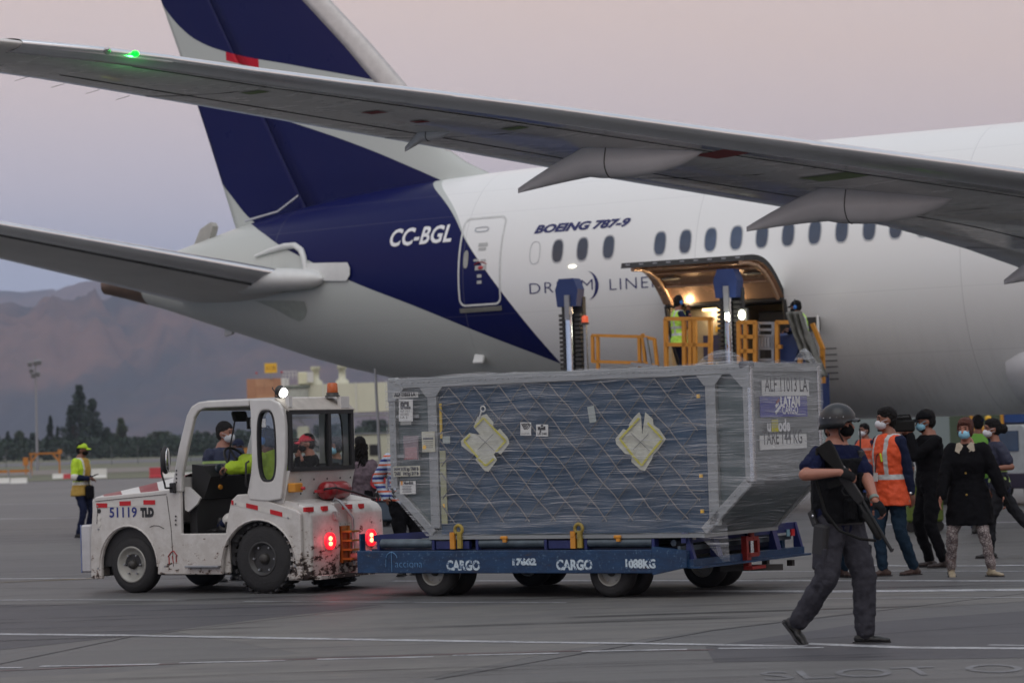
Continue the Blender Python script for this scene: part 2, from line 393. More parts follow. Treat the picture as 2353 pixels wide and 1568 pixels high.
# ---------------------------------------------------------------- haze
mh = bpy.data.materials.new('evening_haze'); mh.use_nodes = True; t = mh.node_tree; t.nodes.clear()
pv = t.nodes.new('ShaderNodeVolumePrincipled'); oo = t.nodes.new('ShaderNodeOutputMaterial'); t.links.new(pv.outputs[0], oo.inputs['Volume'])
pv.inputs['Color'].default_value = (0.62, 0.69, 0.90, 1); pv.inputs['Density'].default_value = 1.2e-4; pv.inputs['Anisotropy'].default_value = 0.0
hz = MB().box((0, 5100, 399), (8000, 11000, 802)); HZ = hz.build('haze', mh, kind='stuff')
# ---------------------------------------------------------------- trees
m_leaf1 = mat('dark_foliage', rgb(42, 58, 46), 0.8, var=0.45, scale=0.35)
m_leaf2 = mat('olive_foliage', rgb(62, 74, 50), 0.8, var=0.4, scale=0.3)
m_trunk = mat('bark', rgb(70, 62, 54), 0.9)
def tree(px, ybase, ytop, wpx, d, kind, label, group, m):
    o = atd(px, 1000, d); o.z = 0; pm = FPX / d
    topz = (atd(px, ytop, d)).z; wd = wpx / pm / 2
    wd *= 1.22; T = thing('poplar_tree' if kind == 'poplar' else 'bushy_tree', label, 'tree', o, 0, group)
    tr = MB(); th = topz * 0.75
    tr.tube([(0, 0, 0), (0.1 * wd, 0, th * 0.4), (-0.05 * wd, 0, th)], [0.03 * topz + 0.08, 0.02 * topz + 0.05, 0.02], 7)
    for k in range(9):
        a = random.random() * 6.28; z0 = th * (0.15 + 0.08 * k); rr_ = wd * 0.7 * (1 - 0.07 * k)
        tr.tube([(0, 0, z0), (rr_ * 0.5 * math.cos(a), rr_ * 0.5 * math.sin(a), z0 + wd * (0.5 if kind == 'poplar' else 0.25)), (rr_ * math.cos(a), rr_ * math.sin(a), z0 + wd * (1.3 if kind == 'poplar' else 0.5))], [0.12, 0.08, 0.03], 5)
    tr.build('trunk', m_trunk, T)
    cr = MB(); rnd = random.Random(int(px * 7 + ytop))
    nl = 46 if kind == 'poplar' else 40
    lobes = []
    for k in range(nl):
        t_ = rnd.random()
        if kind == 'poplar': prof = min(1.0, 1.35 * (1 - t_) ** 0.8 + 0.04)
        else: prof = math.sqrt(max(0.02, 1 - (t_ * 0.98) ** 2.2))
        a = rnd.random() * 6.28; q = rnd.random() ** 0.5 * prof * wd * 0.8
        lobes.append(((q * math.cos(a), q * math.sin(a), topz * (0.06 + 0.9 * t_)), wd * (0.16 + 0.2 * rnd.random()) * (0.6 + 0.4 * prof)))
    if kind == 'poplar': lobes.append(((0, 0, topz * 0.95), wd * 0.12)); lobes.append(((0, 0, topz * 0.88), wd * 0.2))
    ls = max(0.16, 1.1 / pm * 2.352)
    for (c, r) in lobes:
        for i in range(70):
            v = Vector((rnd.gauss(0, 1), rnd.gauss(0, 1), rnd.gauss(0, 1))).normalized() * r * rnd.uniform(0.45, 1.15); v.z *= 1.7 if kind == 'poplar' else 1.0
            p = Vector(c) + v; s_ = ls * rnd.uniform(0.6, 1.5)
            if p.z > topz: p.z = topz - rnd.random() * 0.3
            if p.z < 0: p.z = 0.3
            A = Vector((rnd.gauss(0, 1), rnd.gauss(0, 1), rnd.gauss(0, 1))).normalized() * s_; B_ = A.cross(Vector((rnd.gauss(0, 1), rnd.gauss(0, 1), rnd.gauss(0, 1)))).normalized() * s_ * 0.7
            k0 = len(cr.v); cr.v += [tuple(p - A), tuple(p + B_), tuple(p + A), tuple(p - B_)]; cr.f.append((k0, k0 + 1, k0 + 2, k0 + 3)); cr.s.append(False)
    cr.build('crown', m, T)
GT = 'trees beyond the far side of the airfield'
for a in [
    (184, 1050, 884, 62, 600, 'poplar', 'tall dark conical tree, tallest of the clump behind the hi-vis marshaller', GT, m_leaf1),
    (213, 1050, 915, 60, 590, 'poplar', 'second tallest dark tree leaning on the right of the tallest one', GT, m_leaf1),
    (166, 1050, 930, 55, 590, 'poplar', 'dark full tree on the left flank of the tallest one', GT, m_leaf1),
    (116, 1050, 952, 22, 610, 'poplar', 'slim dark poplar standing alone left of the tall clump', GT, m_leaf1),
    (133, 1050, 978, 14, 620, 'poplar', 'small narrow poplar between the slim poplar and the tall clump', GT, m_leaf1),
    (278, 1050, 960, 40, 620, 'poplar', 'greyish airy poplar to the right of the tall clump', GT, m_leaf2),
    (246, 1050, 982, 44, 610, 'poplar', 'low dark tree between the tall clump and the airy poplar', GT, m_leaf1),
    (18, 1050, 990, 18, 620, 'poplar', 'narrow dark tree at the left edge of the tree line', GT, m_leaf1),
    (44, 1050, 990, 40, 640, 'poplar', 'squarish grey green tree left of the light mast', GT, m_leaf2),
    (76, 1050, 995, 36, 630, 'poplar', 'ragged tree directly behind the light mast', GT, m_leaf1),
    (-10, 1050, 985, 30, 620, 'poplar', 'dark tree cut off by the left edge of the picture', GT, m_leaf1),
    (368, 1052, 991, 95, 560, 'bush', 'rounded olive green bushy tree just in front of the cab roof', GT, m_leaf2),
    (326, 1052, 1010, 80, 570, 'bush', 'low rounded bush left of the olive green one', GT, m_leaf2),
    (440, 1052, 1008, 90, 570, 'bush', 'bushy tree seen through the open cab of the tug', GT, m_leaf2),
    (540, 1050, 1000, 90, 560, 'bush', 'bushy tree behind the driver of the tug', GT, m_leaf1),
    (640, 1050, 985, 110, 560, 'bush', 'wide dark tree behind the rear half of the cab', GT, m_leaf1),
    (760, 1050, 975, 120, 560, 'bush', 'wide dark tree under the left part of the passenger bridge', GT, m_leaf1),
    (860, 1050, 965, 120, 560, 'bush', 'wide dark tree between the tug cab and the wrapped container', GT, m_leaf1)]:
    tree(*a)
hd = MB(); rnd = random.Random(3)
for i in range(26000):
    x = rnd.uniform(-170, 120); y = 545 + rnd.uniform(-9, 9); hh = 4.4 + 1.6 * noise.noise(Vector((x * 0.06, 0, 0))) + 0.9 * noise.noise(Vector((x * 0.3, 5, 0)))
    p = Vector((x, y, rnd.random() ** 0.8 * max(1, hh))); s_ = rnd.uniform(0.2, 0.55)
    A = Vector((rnd.gauss(0, 1), rnd.gauss(0, 1), rnd.gauss(0, 1))).normalized() * s_; B_ = A.cross(Vector((rnd.gauss(0, 1), rnd.gauss(0, 1), rnd.gauss(0, 1)))).normalized() * s_ * 0.7
    hd.add([p - A, p + B_, p + A, p - B_], [(0, 1, 2, 3)])
hd.build('scrub_hedge', m_leaf1, kind='stuff')
# ---------------------------------------------------------------- airfield furniture, left background
m_galv = mat('galvanised_steel', rgb(150, 152, 155), 0.45, 0.6)
m_whitep = mat('white_paint', rgb(214, 214, 208), 0.5, var=0.06)
m_orange = mat('orange_paint', rgb(184, 118, 42), 0.5)
m_redp = mat('red_plastic', rgb(178, 52, 58), 0.5)
m_black = mat('black_rubber', (0.02, 0.02, 0.022), 0.6)
# light mast
p = atd(84, 1000, 236); T = thing('light_mast', 'tall slender floodlight mast with a cluster of lamps left of the tall trees', 'light mast', (p.x, p.y, 0))
hgt = atd(84, 822, 236).z
MB().tube([(0, 0, 0), (0.05, 0, hgt)], 0.14, 8, 0.07).build('pole', m_galv, T)
hd = MB(); hd.bar((-0.45, 0, hgt - 0.5), (0.5, 0, hgt - 0.3), 0.08); MB().bar((-0.2, 0, hgt - 1.6), (0.4, 0, hgt - 1.4), 0.08).build('lower_crossarm', m_galv, T); hd.bar((0.02, 0, hgt - 0.1), (0.02, 0, hgt + 0.35), 0.05); hd.build('crossarm', m_galv, T)
for dx, dz in ((-0.4, -0.1), (0.1, 0.0), (0.45, 0.05), (-0.15, -1.1), (0.3, -1.0), (-0.3, -0.7)):
    MB().box((dx, -0.2, hgt - 0.45 + dz), (0.34, 0.22, 0.44), Matrix.Rotation(R(25), 3, 'X')).build('floodlight', m_galv, T)
# fence along the verge
fx = MB(); fenced = thing('perimeter_fence', 'long low wire mesh fence running across the far verge', 'fence', (0, 300, 0))
m_fence = mat('weathered_fence_steel', rgb(96, 98, 98), 0.6)
for i in range(48): fx = MB().bar((-70 + i * 3.0, 0, 0), (-70 + i * 3.0, 0, 2.2), 0.06); fx.build('fence_post', m_fence, fenced)
wm = MB()
for k in range(5): wm.bar((-70, 0, 0.3 + k * 0.45), (72, 0, 0.3 + k * 0.45), 0.018)
wm.build('fence_wire', m_fence, fenced)
# water-filled barriers
mbar = MB()
mbar.prism([(-0.35, 0), (0.35, 0), (0.35, 0.15), (0.2, 0.3), (0.13, 0.95), (-0.13, 0.95), (-0.2, 0.3), (-0.35, 0.15)], (-0.95, 0, 0), (0, 1, 0), (0, 0, 1), (1.9, 0, 0))
bars = [(228, 'w'), (362, 'r'), (392, 'lw'), (432, 'lw'), (494, 'w'), (522, 'w'), (549, 'r'), (138, 'lw'), (163, 'lr'), (190, 'lw'), (4, 'lw'), (44, 'lw')]
protos = {}
lab = {362: 'red plastic barrier block right of the hi-vis marshaller', 549: 'red plastic barrier block just left of the tug mirror', 138: 'low white kerb block behind the left shoulder side of the cone', 163: 'low red kerb block touching the small red cone', 190: 'low white kerb block between the cone and the marshaller',
       494: 'first of two tall white barrier blocks left of the tug mirror', 522: 'tall white barrier block touching the red one by the tug mirror', 392: 'low white block right next to the red one beside the marshaller',
       432: 'low white block standing alone midway between the two red blocks', 228: 'tall white barrier block just right of the marshaller',
       4: 'low white kerb block at the left picture edge', 44: 'low white kerb block beside the orange frame at far left'}
for x, k in bars:
    yb = 1097 if x > 300 else (1099 if x > 120 else 1110); q = gnd(x, yb)
    lb = lab.get(x, 'low white and red barrier block in the row behind the marshaller')
    T = thing('barrier_block', lb, 'barrier', q, 0.05, 'barrier blocks along the edge of the apron')
    sc = 0.46; hz_ = .32 if k[0] == 'l' else .62; k = k[-1]
    key = (k, hz_)
    if key not in protos:
        o = mbar.build('body', m_redp if k == 'r' else m_whitep, T); o.scale = (sc, .8, hz_)
        protos[key] = o
    else: share(protos[key], 'body', T).scale = (sc, .8, hz_)
q = gnd(182, 1106); T = thing('traffic_cone', 'small red traffic cone behind the marshaller', 'traffic cone', q)
MB().lathe((0, 0, 0), (0, 0, 1), [(0.04, 0.17), (0.75, 0.03)], 12).build('cone_body', m_redp, T); MB().box((0, 0, 0.02), (0.42, 0.42, 0.04)).build('base', m_redp, T)
# orange portal frames (ground power pits)
def frame(x0, x1, yt, yb, label):
    q0, q1 = gnd(x0, yb), gnd(x1, yb); hh = (yb - yt) / (FPX / q0.y); T = thing('portal_frame', label, 'metal frame', q0, 0, 'orange portal frames on the verge')
    w = (q1 - q0).x
    for xx in (0, w):
        MB().bar((xx, 0, 0), (xx, 0, hh), 0.10).build('post', m_orange, T)
    MB().bar((-0.1, 0, hh), (w + 0.1, 0, hh), 0.12).build('top_beam', m_orange, T)
    MB().bar((w, 0, hh - 0.6), (w - 0.5, 0, hh), 0.12).bar((0, 0, hh - 0.6), (0.5, 0, hh), 0.12).build('brace', m_orange, T)
    MB().box((w + 0.05, 0, hh + 0.1), (0.28, 0.2, 0.3)).build('motor_box', m_orange, T)
frame(72, 112, 1042, 1092, 'orange portal frame behind the marshaller, at far left')
frame(524, 556, 1040, 1095, 'orange portal frame between the marshaller and the tug')
p = gnd(60, 1090); T = thing('orange_cabinet', 'small orange cabinet on a post beside the left portal frame', 'cabinet', (p.x, p.y, 0)); MB().box((0, 0, 1.0), (0.36, 0.3, 0.6)).build('body', m_orange, T); MB().bar((0, 0, 0), (0, 0, 0.7), 0.1).build('leg', m_orange, T)
p = gnd(20, 1100); T = thing('orange_barrier_rail', 'long low orange rail at the left picture edge', 'barrier', (p.x, p.y, 0))
MB().box((0, 0, 0.5), (3.0, 0.08, 0.16)).build('board', m_orange, T)
for dx in (-1.4, 0, 1.4): MB().bar((dx, 0, 0), (dx, 0, 0.6), 0.1).build('leg', m_galv, T)
# ---------------------------------------------------------------- passenger boarding bridge
D = 205.; pm = FPX / D
m_cream = mat('cream_cladding', rgb(206, 206, 184), 0.6, var=0.05, scale=0.6)
m_panel1 = mat('copper_panel', rgb(188, 142, 108), 0.6, var=0.12, scale=0.5); m_panel2 = mat('copper_panel_dark', rgb(178, 130, 98), 0.6, var=0.12, scale=0.5)
o = atd(570, 1000, D); o.z = 0; T = thing('boarding_bridge', 'cream passenger boarding bridge with a copper panelled cab behind the tug', 'boarding bridge', o)
def X(px): return (px - 570) / pm
def Zb(px, py): return atd(px, py, D).z
zt, zb = Zb(612, 869), Zb(612, 925)
k = 0
for i in range(4):
    for j in range(3):
        w = X(652) / 4; hh = (zt - zb) / 3
        MB().box((w * (i + 0.5), -0.05, zb + hh * (j + 0.5)), (w - 0.012, 0.12, hh - 0.012)).build('cladding_panel', m_panel1 if (i * 2 + j * 3 + i * j) % 3 else m_panel2, T)
MB().box((X(611), 1.6, (zt + zb) / 2), (X(652), 3.0, zt - zb - 0.02)).build('cab', m_panel2, T)
z2, z3 = Zb(760, 881), Zb(760, 948)
MB().box((X(920), 1.8, (z2 + z3) / 2), (X(1250) - X(652), 3.2, z2 - z3)).build('tunnel', m_cream, T)
for px in (690, 745, 820, 900, 980, 1060): MB().box((X(px), 0.17, (z2 + z3) / 2), (0.08, 0.1, z2 - z3 + 0.1)).build('tunnel_rib', m_whitep, T)
MB().lathe((X(684), 0.3, z3), (0, 0, 1), [(0, 0.95), (z2 - z3 - 0.3, 0.95)], 24).build('rotunda', mat('pale_grey_panel', rgb(176, 180, 170), 0.6), T)
MB().lathe((X(684), 0.3, z2 - 0.25), (0, 0, 1), [(0, 1.05), (0.18, 1.05)], 24).build('rotunda_cap', mat('green_grey_trim', rgb(120, 128, 118), 0.6), T)
MB().box((X(655), 0.0, (zt + z3) / 2), (0.35, 0.4, zt - z3)).box((X(664), 0.0, (zt + z3) / 2), (0.18, 0.4, zt - z3 - 0.1)).build('corner_post', m_whitep, T)
for px, yt in ((727, 840), (788, 837)):
    z9 = Zb(px, yt); MB().lathe((X(px), 0.8, z2 - 0.02), (0, 0, 1), [(0, 0.55), (0.25, 0.5), (0.4, 0.28), (z9 - z2 - 0.3, 0.26), (z9 - z2 - 0.3, 0.38), (z9 - z2, 0.38)], 16).build('mast_column', m_cream, T)
MB().box((X(704), 0.6, Zb(704, 868)), (1.1, 1.2, 0.95), None, 0.06).build('air_unit', mat('pale_cream_unit', rgb(220, 218, 186), 0.5), T); MB().box((X(706) + 0.35, -0.06, Zb(704, 866)), (0.5, 0.06, 0.8)).build('air_unit_cover', m_whitep, T)
rl = MB()
for px in (652, 660, 668, 676, 684): rl.bar((X(px), 0, zt - 0.1), (X(px), 0, Zb(px, 853)), 0.05)
for py in (853, 861): rl.bar((X(652), 0, Zb(660, py)), (X(686), 0, Zb(660, py)), 0.05)
rl.build('guard_rail', m_whitep, T)
for px in (593, 651):
    MB().bar((X(px), 0, zt), (X(px), 0, zt + 0.4), 0.05).build('lamp_stem', m_galv, T); MB().ell((X(px), 0, zt + 0.45), 0.09, 0.09, 0.1).build('obstruction_lamp', m_redp, T)
sg = thing('gate_sign', 'square yellow gate sign on a short post above the copper cab', 'sign', (o.x + X(627), o.y - 0.3, 0))
zc = Zb(627, 845); m_ysign = mat('yellow_sign_face', rgb(236, 186, 50), 0.4, var=0.05)
MB().box((0, 0, zc), (0.95, 0.1, 0.75)).build('board', m_ysign, sg); MB().bar((0, 0.1, zt - 0.05), (0, 0.1, zc), 0.14).build('post', m_galv, sg)
text_on('A13B', 'lettering', (-0.38, -0.06, zc - 0.16), (1, 0, 0), (0, 0, 1), 0.45, mat('brown_letter', rgb(160, 100, 30), 0.5), sg, width=0.76)
# underside truss and drive column of the bridge, seen through the tug cab
tr = MB()
for i in range(7):
    a, b_ = (X(655 + i * 14), 0.5, z3 - 0.1 - i * 0.62), (X(655 + (i + 1) * 14), 0.5, z3 - 0.1 - (i + 1) * 0.62)
    tr.bar(a, b_, 0.12); tr.bar((a[0] + 0.9, a[1], a[2]), (b_[0] + 0.9, b_[1], b_[2]), 0.12); tr.bar(a, (b_[0] + 0.9, 0.5, b_[2]), 0.07)
tr.build('service_stair', m_galv, T)
MB().box((X(696), 0.5, Zb(696, 995)), (0.9, 0.9, 1.1), None, 0.1).build('drive_housing', m_cream, T)
MB().bar((X(745), 1.5, 0), (X(745), 1.5, z3), 0.5).bar((X(900), 1.5, 0), (X(900), 1.5, z3), 0.5).build('support_column', m_cream, T)
MB().box((X(940), 1.8, z3 - 0.25), (X(1250) - X(680), 3.0, 0.14)).build('underframe', m_galv, T)
wl = thing('low_white_building', 'low pale block on the ground under the boarding bridge, right of the tug cab', 'building', (atd(850, 1010, 215).x, 215, 0))
MB().box((0.5, 2, 1.2), (5.5, 3, 2.2), None, 0.05).build('wall', m_cream, wl); MB().box((0.5, 2, 2.36), (5.7, 3.2, 0.12)).build('roof', m_galv, wl)
for dx in (-1.4, 0.3): MB().box((dx, 0.47, 1.0), (0.8, 0.08, 0.9)).build('window', m_black, wl)
p = atd(874, 1000, 60); T = thing('lamp_pole', 'thin grey pole standing between the tug and the container', 'pole', (p.x, p.y, 0)); MB().tube([(0, 0, 0), (-0.08, 0, atd(868, 846, 60).z)], 0.04, 8, 0.03).build('pole', m_galv, T); MB().lathe((0, 0, 0), (0, 0, 1), [(0, .14), (.03, .14)], 12).build('base_plate', m_galv, T)
# ---------------------------------------------------------------- right background: terminal wall and parked vehicles
m_wall = mat('pale_terminal_wall', rgb(120, 132, 132), 0.7, var=0.05, scale=0.2)
T = thing('terminal_building', 'long pale grey building seen under the belly of the aircraft', 'building', (30, 130, 0))
MB().box((-4, 3, 2.6), (42, 6, 5.2)).build('wall', m_wall, T)
MB().box((-4, 2.9, 5.3), (42.4, 6.2, 0.25)).build('roof_edge', m_galv, T)
MB().box((-4, -0.03, 3.1), (42, 0.1, 0.12)).build('wall_joint', m_galv, T)
for i in range(14): MB().box((-23 + i * 3, -0.06, 1.9), (0.09, 0.1, 3.6)).build('wall_joint', m_galv, T)
for i, dx in enumerate((4, 9)): MB().box((dx, -0.04, 1.2), (1.6, 0.12, 2.4)).build('door', mat('dark_door', rgb(60, 66, 70), 0.6), T)
for i in range(7): MB().box((-21 + i * 5.4, -0.04, 4.0), (2.2, 0.12, 0.9)).build('window', mat('dark_window', rgb(40, 50, 56), 0.2), T)
# ================================================================= AIRLINER
TH = R(30); AO = Vector((0.24, 59.9, 0)); AF = Vector((math.cos(TH), -math.sin(TH), 0)); AS = Vector((-math.sin(TH), -math.cos(TH), 0))
AIR = thing('airliner', 'white airliner with indigo tail parked behind the cargo train, rear hold door open', 'airplane', AO, -TH)
def aloc(q): l = q - AO; return Vector((l.dot(AF), l.dot(AS), q.z))     # along, starboard, up
def L3(t, y, z): return Vector((t, -y, z))                               # to the parent's own axes
def smooth(xs, ys, x):
    if x <= xs[0]: return ys[0]
    if x >= xs[-1]: return ys[-1]
    n = len(xs)
    for i in range(n - 1):
        if x <= xs[i + 1]:
            h = xs[i + 1] - xs[i]; u = (x - xs[i]) / h; d = (ys[i + 1] - ys[i]) / h
            def slope(k):
                if k == 0: return (ys[1] - ys[0]) / (xs[1] - xs[0])
                if k == n - 1: return (ys[-1] - ys[-2]) / (xs[-1] - xs[-2])
                a = (ys[k] - ys[k - 1]) / (xs[k] - xs[k - 1]); b = (ys[k + 1] - ys[k]) / (xs[k + 1] - xs[k])
                return 0 if a * b <= 0 else 2 * a * b / (a + b)
            m0, m1 = slope(i), slope(i + 1)
            return ys[i] * (2 * u ** 3 - 3 * u * u + 1) + h * m0 * (u ** 3 - 2 * u * u + u) + ys[i + 1] * (3 * u * u - 2 * u ** 3) + h * m1 * (u ** 3 - u * u)
TT = [-11.8, -11, -9.67, -8.5, -7.43, -5.89, -4, -2.14, 0.5, 4, 7, 43, 47, 49.5, 50.6, 51]
TZ = [5.98, 6.16, 6.46, 6.73, 6.97, 7.23, 7.46, 7.6, 7.7, 7.74, 7.74, 7.74, 7.2, 6.2, 5.3, 4.6]
BT = [-11.8, -10.4, -8.24, -7.05, -5.29, -3.85, -2, 0, 2, 4, 7, 9, 43, 47, 49.5, 50.6, 51]
BZ = [5.48, 5.12, 4.45, 4.09, 3.54, 3.18, 2.76, 2.4, 2.1, 1.9, 1.79, 1.77, 1.77, 2.2, 2.9, 3.6, 4.2]
def ftop(t): return smooth(TT, TZ, t)
def fbot(t): return smooth(BT, BZ, t)
def fhw(t):
    h = (ftop(t) - fbot(t)) / 2
    return h * (0.97 - 0.12 * max(0, min(1, (-2 - t) / 7)))
def fsurf(t, z):
    a, b = ftop(t), fbot(t); c = (a + b) / 2; h = (a - b) / 2; k = 1 - ((z - c) / h) ** 2
    return fhw(t) * math.sqrt(max(0, k))
def fhit(px, py):
    y = 2.6
    for _ in range(12):
        p = aloc(hit(px, py, AO + AS * y, AS)); y = 0.5 * y + 0.5 * fsurf(p.x, p.z)
    return p.x, p.z
def on(t, z, off=0.0):
    y = fsurf(t, z); y2 = fsurf(t, z + 0.02); n = Vector((0, -(0.02), (y2 - y) * 1.0)); n = Vector((0, -0.02, -(y2 - y))).normalized()
    return L3(t, y, z) + n * off
def curve_node(h, x, pts, lo, hi, vlo, vhi):
    """piecewise curve value(x) through pts, returned in real units"""
    mr = h.new('MapRange'); h.l.new(x, mr.inputs[0]); mr.inputs[1].default_value = lo; mr.inputs[2].default_value = hi
    fc = h.new('FloatCurve'); h.l.new(mr.outputs[0], fc.inputs['Value']); c = fc.mapping.curves[0]
    P = sorted(((a - lo) / (hi - lo), (b - vlo) / (vhi - vlo)) for a, b in pts)
    while len(c.points) < len(P): c.points.new(0.5, 0.5)
    for q, (a, b) in zip(c.points, P): q.location = (a, b); q.handle_type = 'AUTO_CLAMPED'
    fc.mapping.use_clip = False; fc.mapping.update()
    return h.m('MULTIPLY_ADD', fc.outputs[0], vhi - vlo, vlo)
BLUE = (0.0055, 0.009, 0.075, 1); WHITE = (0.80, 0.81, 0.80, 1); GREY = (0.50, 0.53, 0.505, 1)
m_fus, h, b, oc = newmat('fuselage_livery')
sp = h.new('SeparateXYZ'); h.l.new(oc, sp.inputs[0]); ox, oy, oz = sp.outputs
rb = [fhit(*p) for p in ((1001, 414), (1030, 475), (1075, 562), (1150, 668), (1230, 768), (1290, 836), (1330, 880))]
lb = [fhit(*p) for p in ((572, 512), (600, 533), (640, 562), (720, 604), (800, 643), (950, 702), (1100, 763), (1290, 836), (1400, 880))]
tR = curve_node(h, oz, [(z, t) for t, z in rb] + [(0.5, rb[-1][0] + 3)], 0, 10, -15, 15)
tR2 = curve_node(h, oz, [(rb[0][1], rb[0][0] + 0.28), (rb[1][1], rb[1][0] + 0.13), (rb[2][1], rb[2][0] + 0.02)] + [(z, t) for t, z in rb[3:]], 0, 10, -15, 15)
zL = curve_node(h, ox, [(t, z) for t, z in lb] + [(-9, 7.2)], -15, 15, 0, 10)
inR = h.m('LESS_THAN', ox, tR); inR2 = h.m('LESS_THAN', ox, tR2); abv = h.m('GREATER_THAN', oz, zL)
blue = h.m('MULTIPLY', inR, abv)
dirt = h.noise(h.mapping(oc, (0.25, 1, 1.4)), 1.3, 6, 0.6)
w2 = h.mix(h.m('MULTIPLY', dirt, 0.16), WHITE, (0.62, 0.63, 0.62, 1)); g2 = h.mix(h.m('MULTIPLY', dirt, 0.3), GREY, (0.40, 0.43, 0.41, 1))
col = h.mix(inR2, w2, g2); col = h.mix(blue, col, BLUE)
sv = h.m('FRACT', h.m('MULTIPLY', ox, 1 / 5.8)); seam = h.m('MULTIPLY', h.m('LESS_THAN', sv, 0.0025), h.m('GREATER_THAN', ox, -12))
zline = None
for zz in (3.05, 4.30, 6.55, 7.1):
    q_ = h.band(oz, zz, zz + 0.012); zline = q_ if zline is None else h.m('MAXIMUM', zline, q_)
col = h.mix(h.m('MULTIPLY', h.m('MAXIMUM', seam, h.m('MULTIPLY', zline, 0.5)), 0.35), col, (0.25, 0.25, 0.26, 1))
strk = h.noise(h.mapping(oc, (5.0, 1, 0.25)), 1.6, 6, 0.7); lowb = h.new('MapRange'); h.l.new(oz, lowb.inputs[0]); lowb.inputs[1].default_value = 4.2; lowb.inputs[2].default_value = 2.2; lowb.inputs[3].default_value = 0.0; lowb.inputs[4].default_value = 0.10
col = h.mix(h.m('MULTIPLY', h.step(strk, 0.56, 0.12), lowb.outputs[0]), col, (0.20, 0.19, 0.17, 1))
h.l.new(col, b.inputs['Base Color']); h.l.new(h.m('MULTIPLY_ADD', blue, -0.30, 0.42), b.inputs['Specular IOR Level']); b.inputs['Coat Weight'].default_value = 0.0; b.inputs['Coat Roughness'].default_value = 0.1
h.l.new(h.m('MULTIPLY_ADD', dirt, 0.12, 0.24), b.inputs['Roughness'])
CT0, CT1, CZ0, CZ1 = 5.10, 7.80, 2.62, 4.25
ts = [-11.8, -11.5, -11.2] + [-10.9 + 0.3 * i for i in range(36)]
ts = [t for t in ts if t < 0] + [0.4 * i for i in range(12)] + [CT0 + (CT1 - CT0) * i / 9 for i in range(10)] + [8.2 + 0.8 * i for i in range(44)] + [43.5, 44.5, 45.5, 46.5, 47.5, 48.3, 49, 49.6, 50.1, 50.5, 50.8, 51]
NS = 96
a0, a1 = math.asin((CZ0 - 4.77) / 2.97), math.asin((CZ1 - 4.77) / 2.97)
angs = [a0 + (a1 - a0) * i / 10 for i in range(10)] + [a1 + (2 * PI - (a1 - a0)) * i / 90 for i in range(90)]
def fring(t): 
    a, bb = ftop(t), fbot(t); c = (a + bb) / 2; hh = (a - bb) / 2; w = fhw(t)
    return [L3(t, w * math.cos(x), c + hh * math.sin(x)) for x in angs]
fm = MB(); rs = [fring(t) for t in ts]; n = len(angs)
vs = [p for r in rs for p in r]; fs = []
for i in range(len(ts) - 1):
    for j in range(n):
        if j < 10 and CT0 - 0.01 < ts[i] and ts[i + 1] < CT1 + 0.01: continue
        fs.append((i * n + j, i * n + (j + 1) % n, (i + 1) * n + (j + 1) % n, (i + 1) * n + j))
fm.add(vs, fs, True); fm.add(rs[-1], [tuple(range(n))])
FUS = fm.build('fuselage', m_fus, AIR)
m_apu = mat('heat_stained_metal', rgb(112, 94, 82), 0.4, 0.7, var=0.3, scale=2)
ap = MB(); ap.rings([[L3(t, (p.y * -1) * k, (p.z - c) * k + c) for p in fring(max(t, -11.8))] for t, k, c in ((-10.55, 1.004, (ftop(-10.55) + fbot(-10.55)) / 2), (-11.2, 1.006, (ftop(-11.2) + fbot(-11.2)) / 2), (-11.8, 1.02, 5.73), (-12.0, 0.85, 5.73))], False)
ap.build('exhaust_cone', m_apu, AIR); MB().lathe(L3(-11.95, 0, 5.73), (1, 0, 0), [(0, 0.16), (0.3, 0.15)], 18).build('exhaust_pipe', m_black, AIR)
m_metal = mat('brushed_aluminium', rgb(190, 192, 196), 0.28, 0.9, var=0.08, scale=2, stretch=(1, 0.2, 1))
m_dkgap = mat('dark_seal', (0.03, 0.03, 0.03), 0.7)
# --- fin and rudder
m_fin, h, b, oc = newmat('fin_livery')
sp = h.new('SeparateXYZ'); h.l.new(oc, sp.inputs[0]); ox, oy, oz = sp.outputs
def f0(px, py): p = aloc(hit(px, py, AO, AS)); return p.x, p.z
zU = curve_node(h, ox, [f0(*p) for p in ((340, -90), (368, 0), (388, 32), (429, 75), (460, 96), (527, 121), (700, 155), (868, 186), (930, 200))], -15, 15, 0, 20)
zLo = curve_node(h, ox, [f0(*p) for p in ((440, 205), (470, 222), (560, 246), (711, 292), (850, 340), (975, 392), (1018, 411))], -15, 15, 0, 20)
zB = curve_node(h, ox, [f0(*p) for p in ((480, 340), (506, 413), (533, 451), (584, 508), (640, 540))], -15, 15, 0, 20)
zRd = h.m('ADD', zU, -0.32)
le0, le1 = f0(711, 0), f0(873, 185); k = (le1[0] - le0[0]) / (le1[1] - le0[1])
tl = h.m('MULTIPLY_ADD', oz, k, le0[0] - k * le0[1])
inside = h.m('LESS_THAN', ox, tl)
up = h.m('GREATER_THAN', oz, zU); mid = h.m('MULTIPLY', h.m('LESS_THAN', oz, zLo), h.m('GREATER_THAN', oz, zB))
redb = h.m('MULTIPLY', h.band(h.m('SUBTRACT', oz, zU), -0.21, 0.0), h.band(ox, f0(527, 130)[0], f0(606, 140)[0]))
low = h.m('LESS_THAN', oz, 9.3)
blue = h.m('MULTIPLY', h.m('MAXIMUM', up, mid), h.m('MAXIMUM', inside, low))
dirt = h.noise(oc, 0.9, 7, 0.65)
fc_ = h.mix(h.m('MULTIPLY', redb, inside), GREY, rgb(190, 30, 50)); fc_ = h.mix(blue, fc_, h.mix(h.m('MULTIPLY', dirt, 0.5), BLUE, (0.016, 0.014, 0.07, 1)))
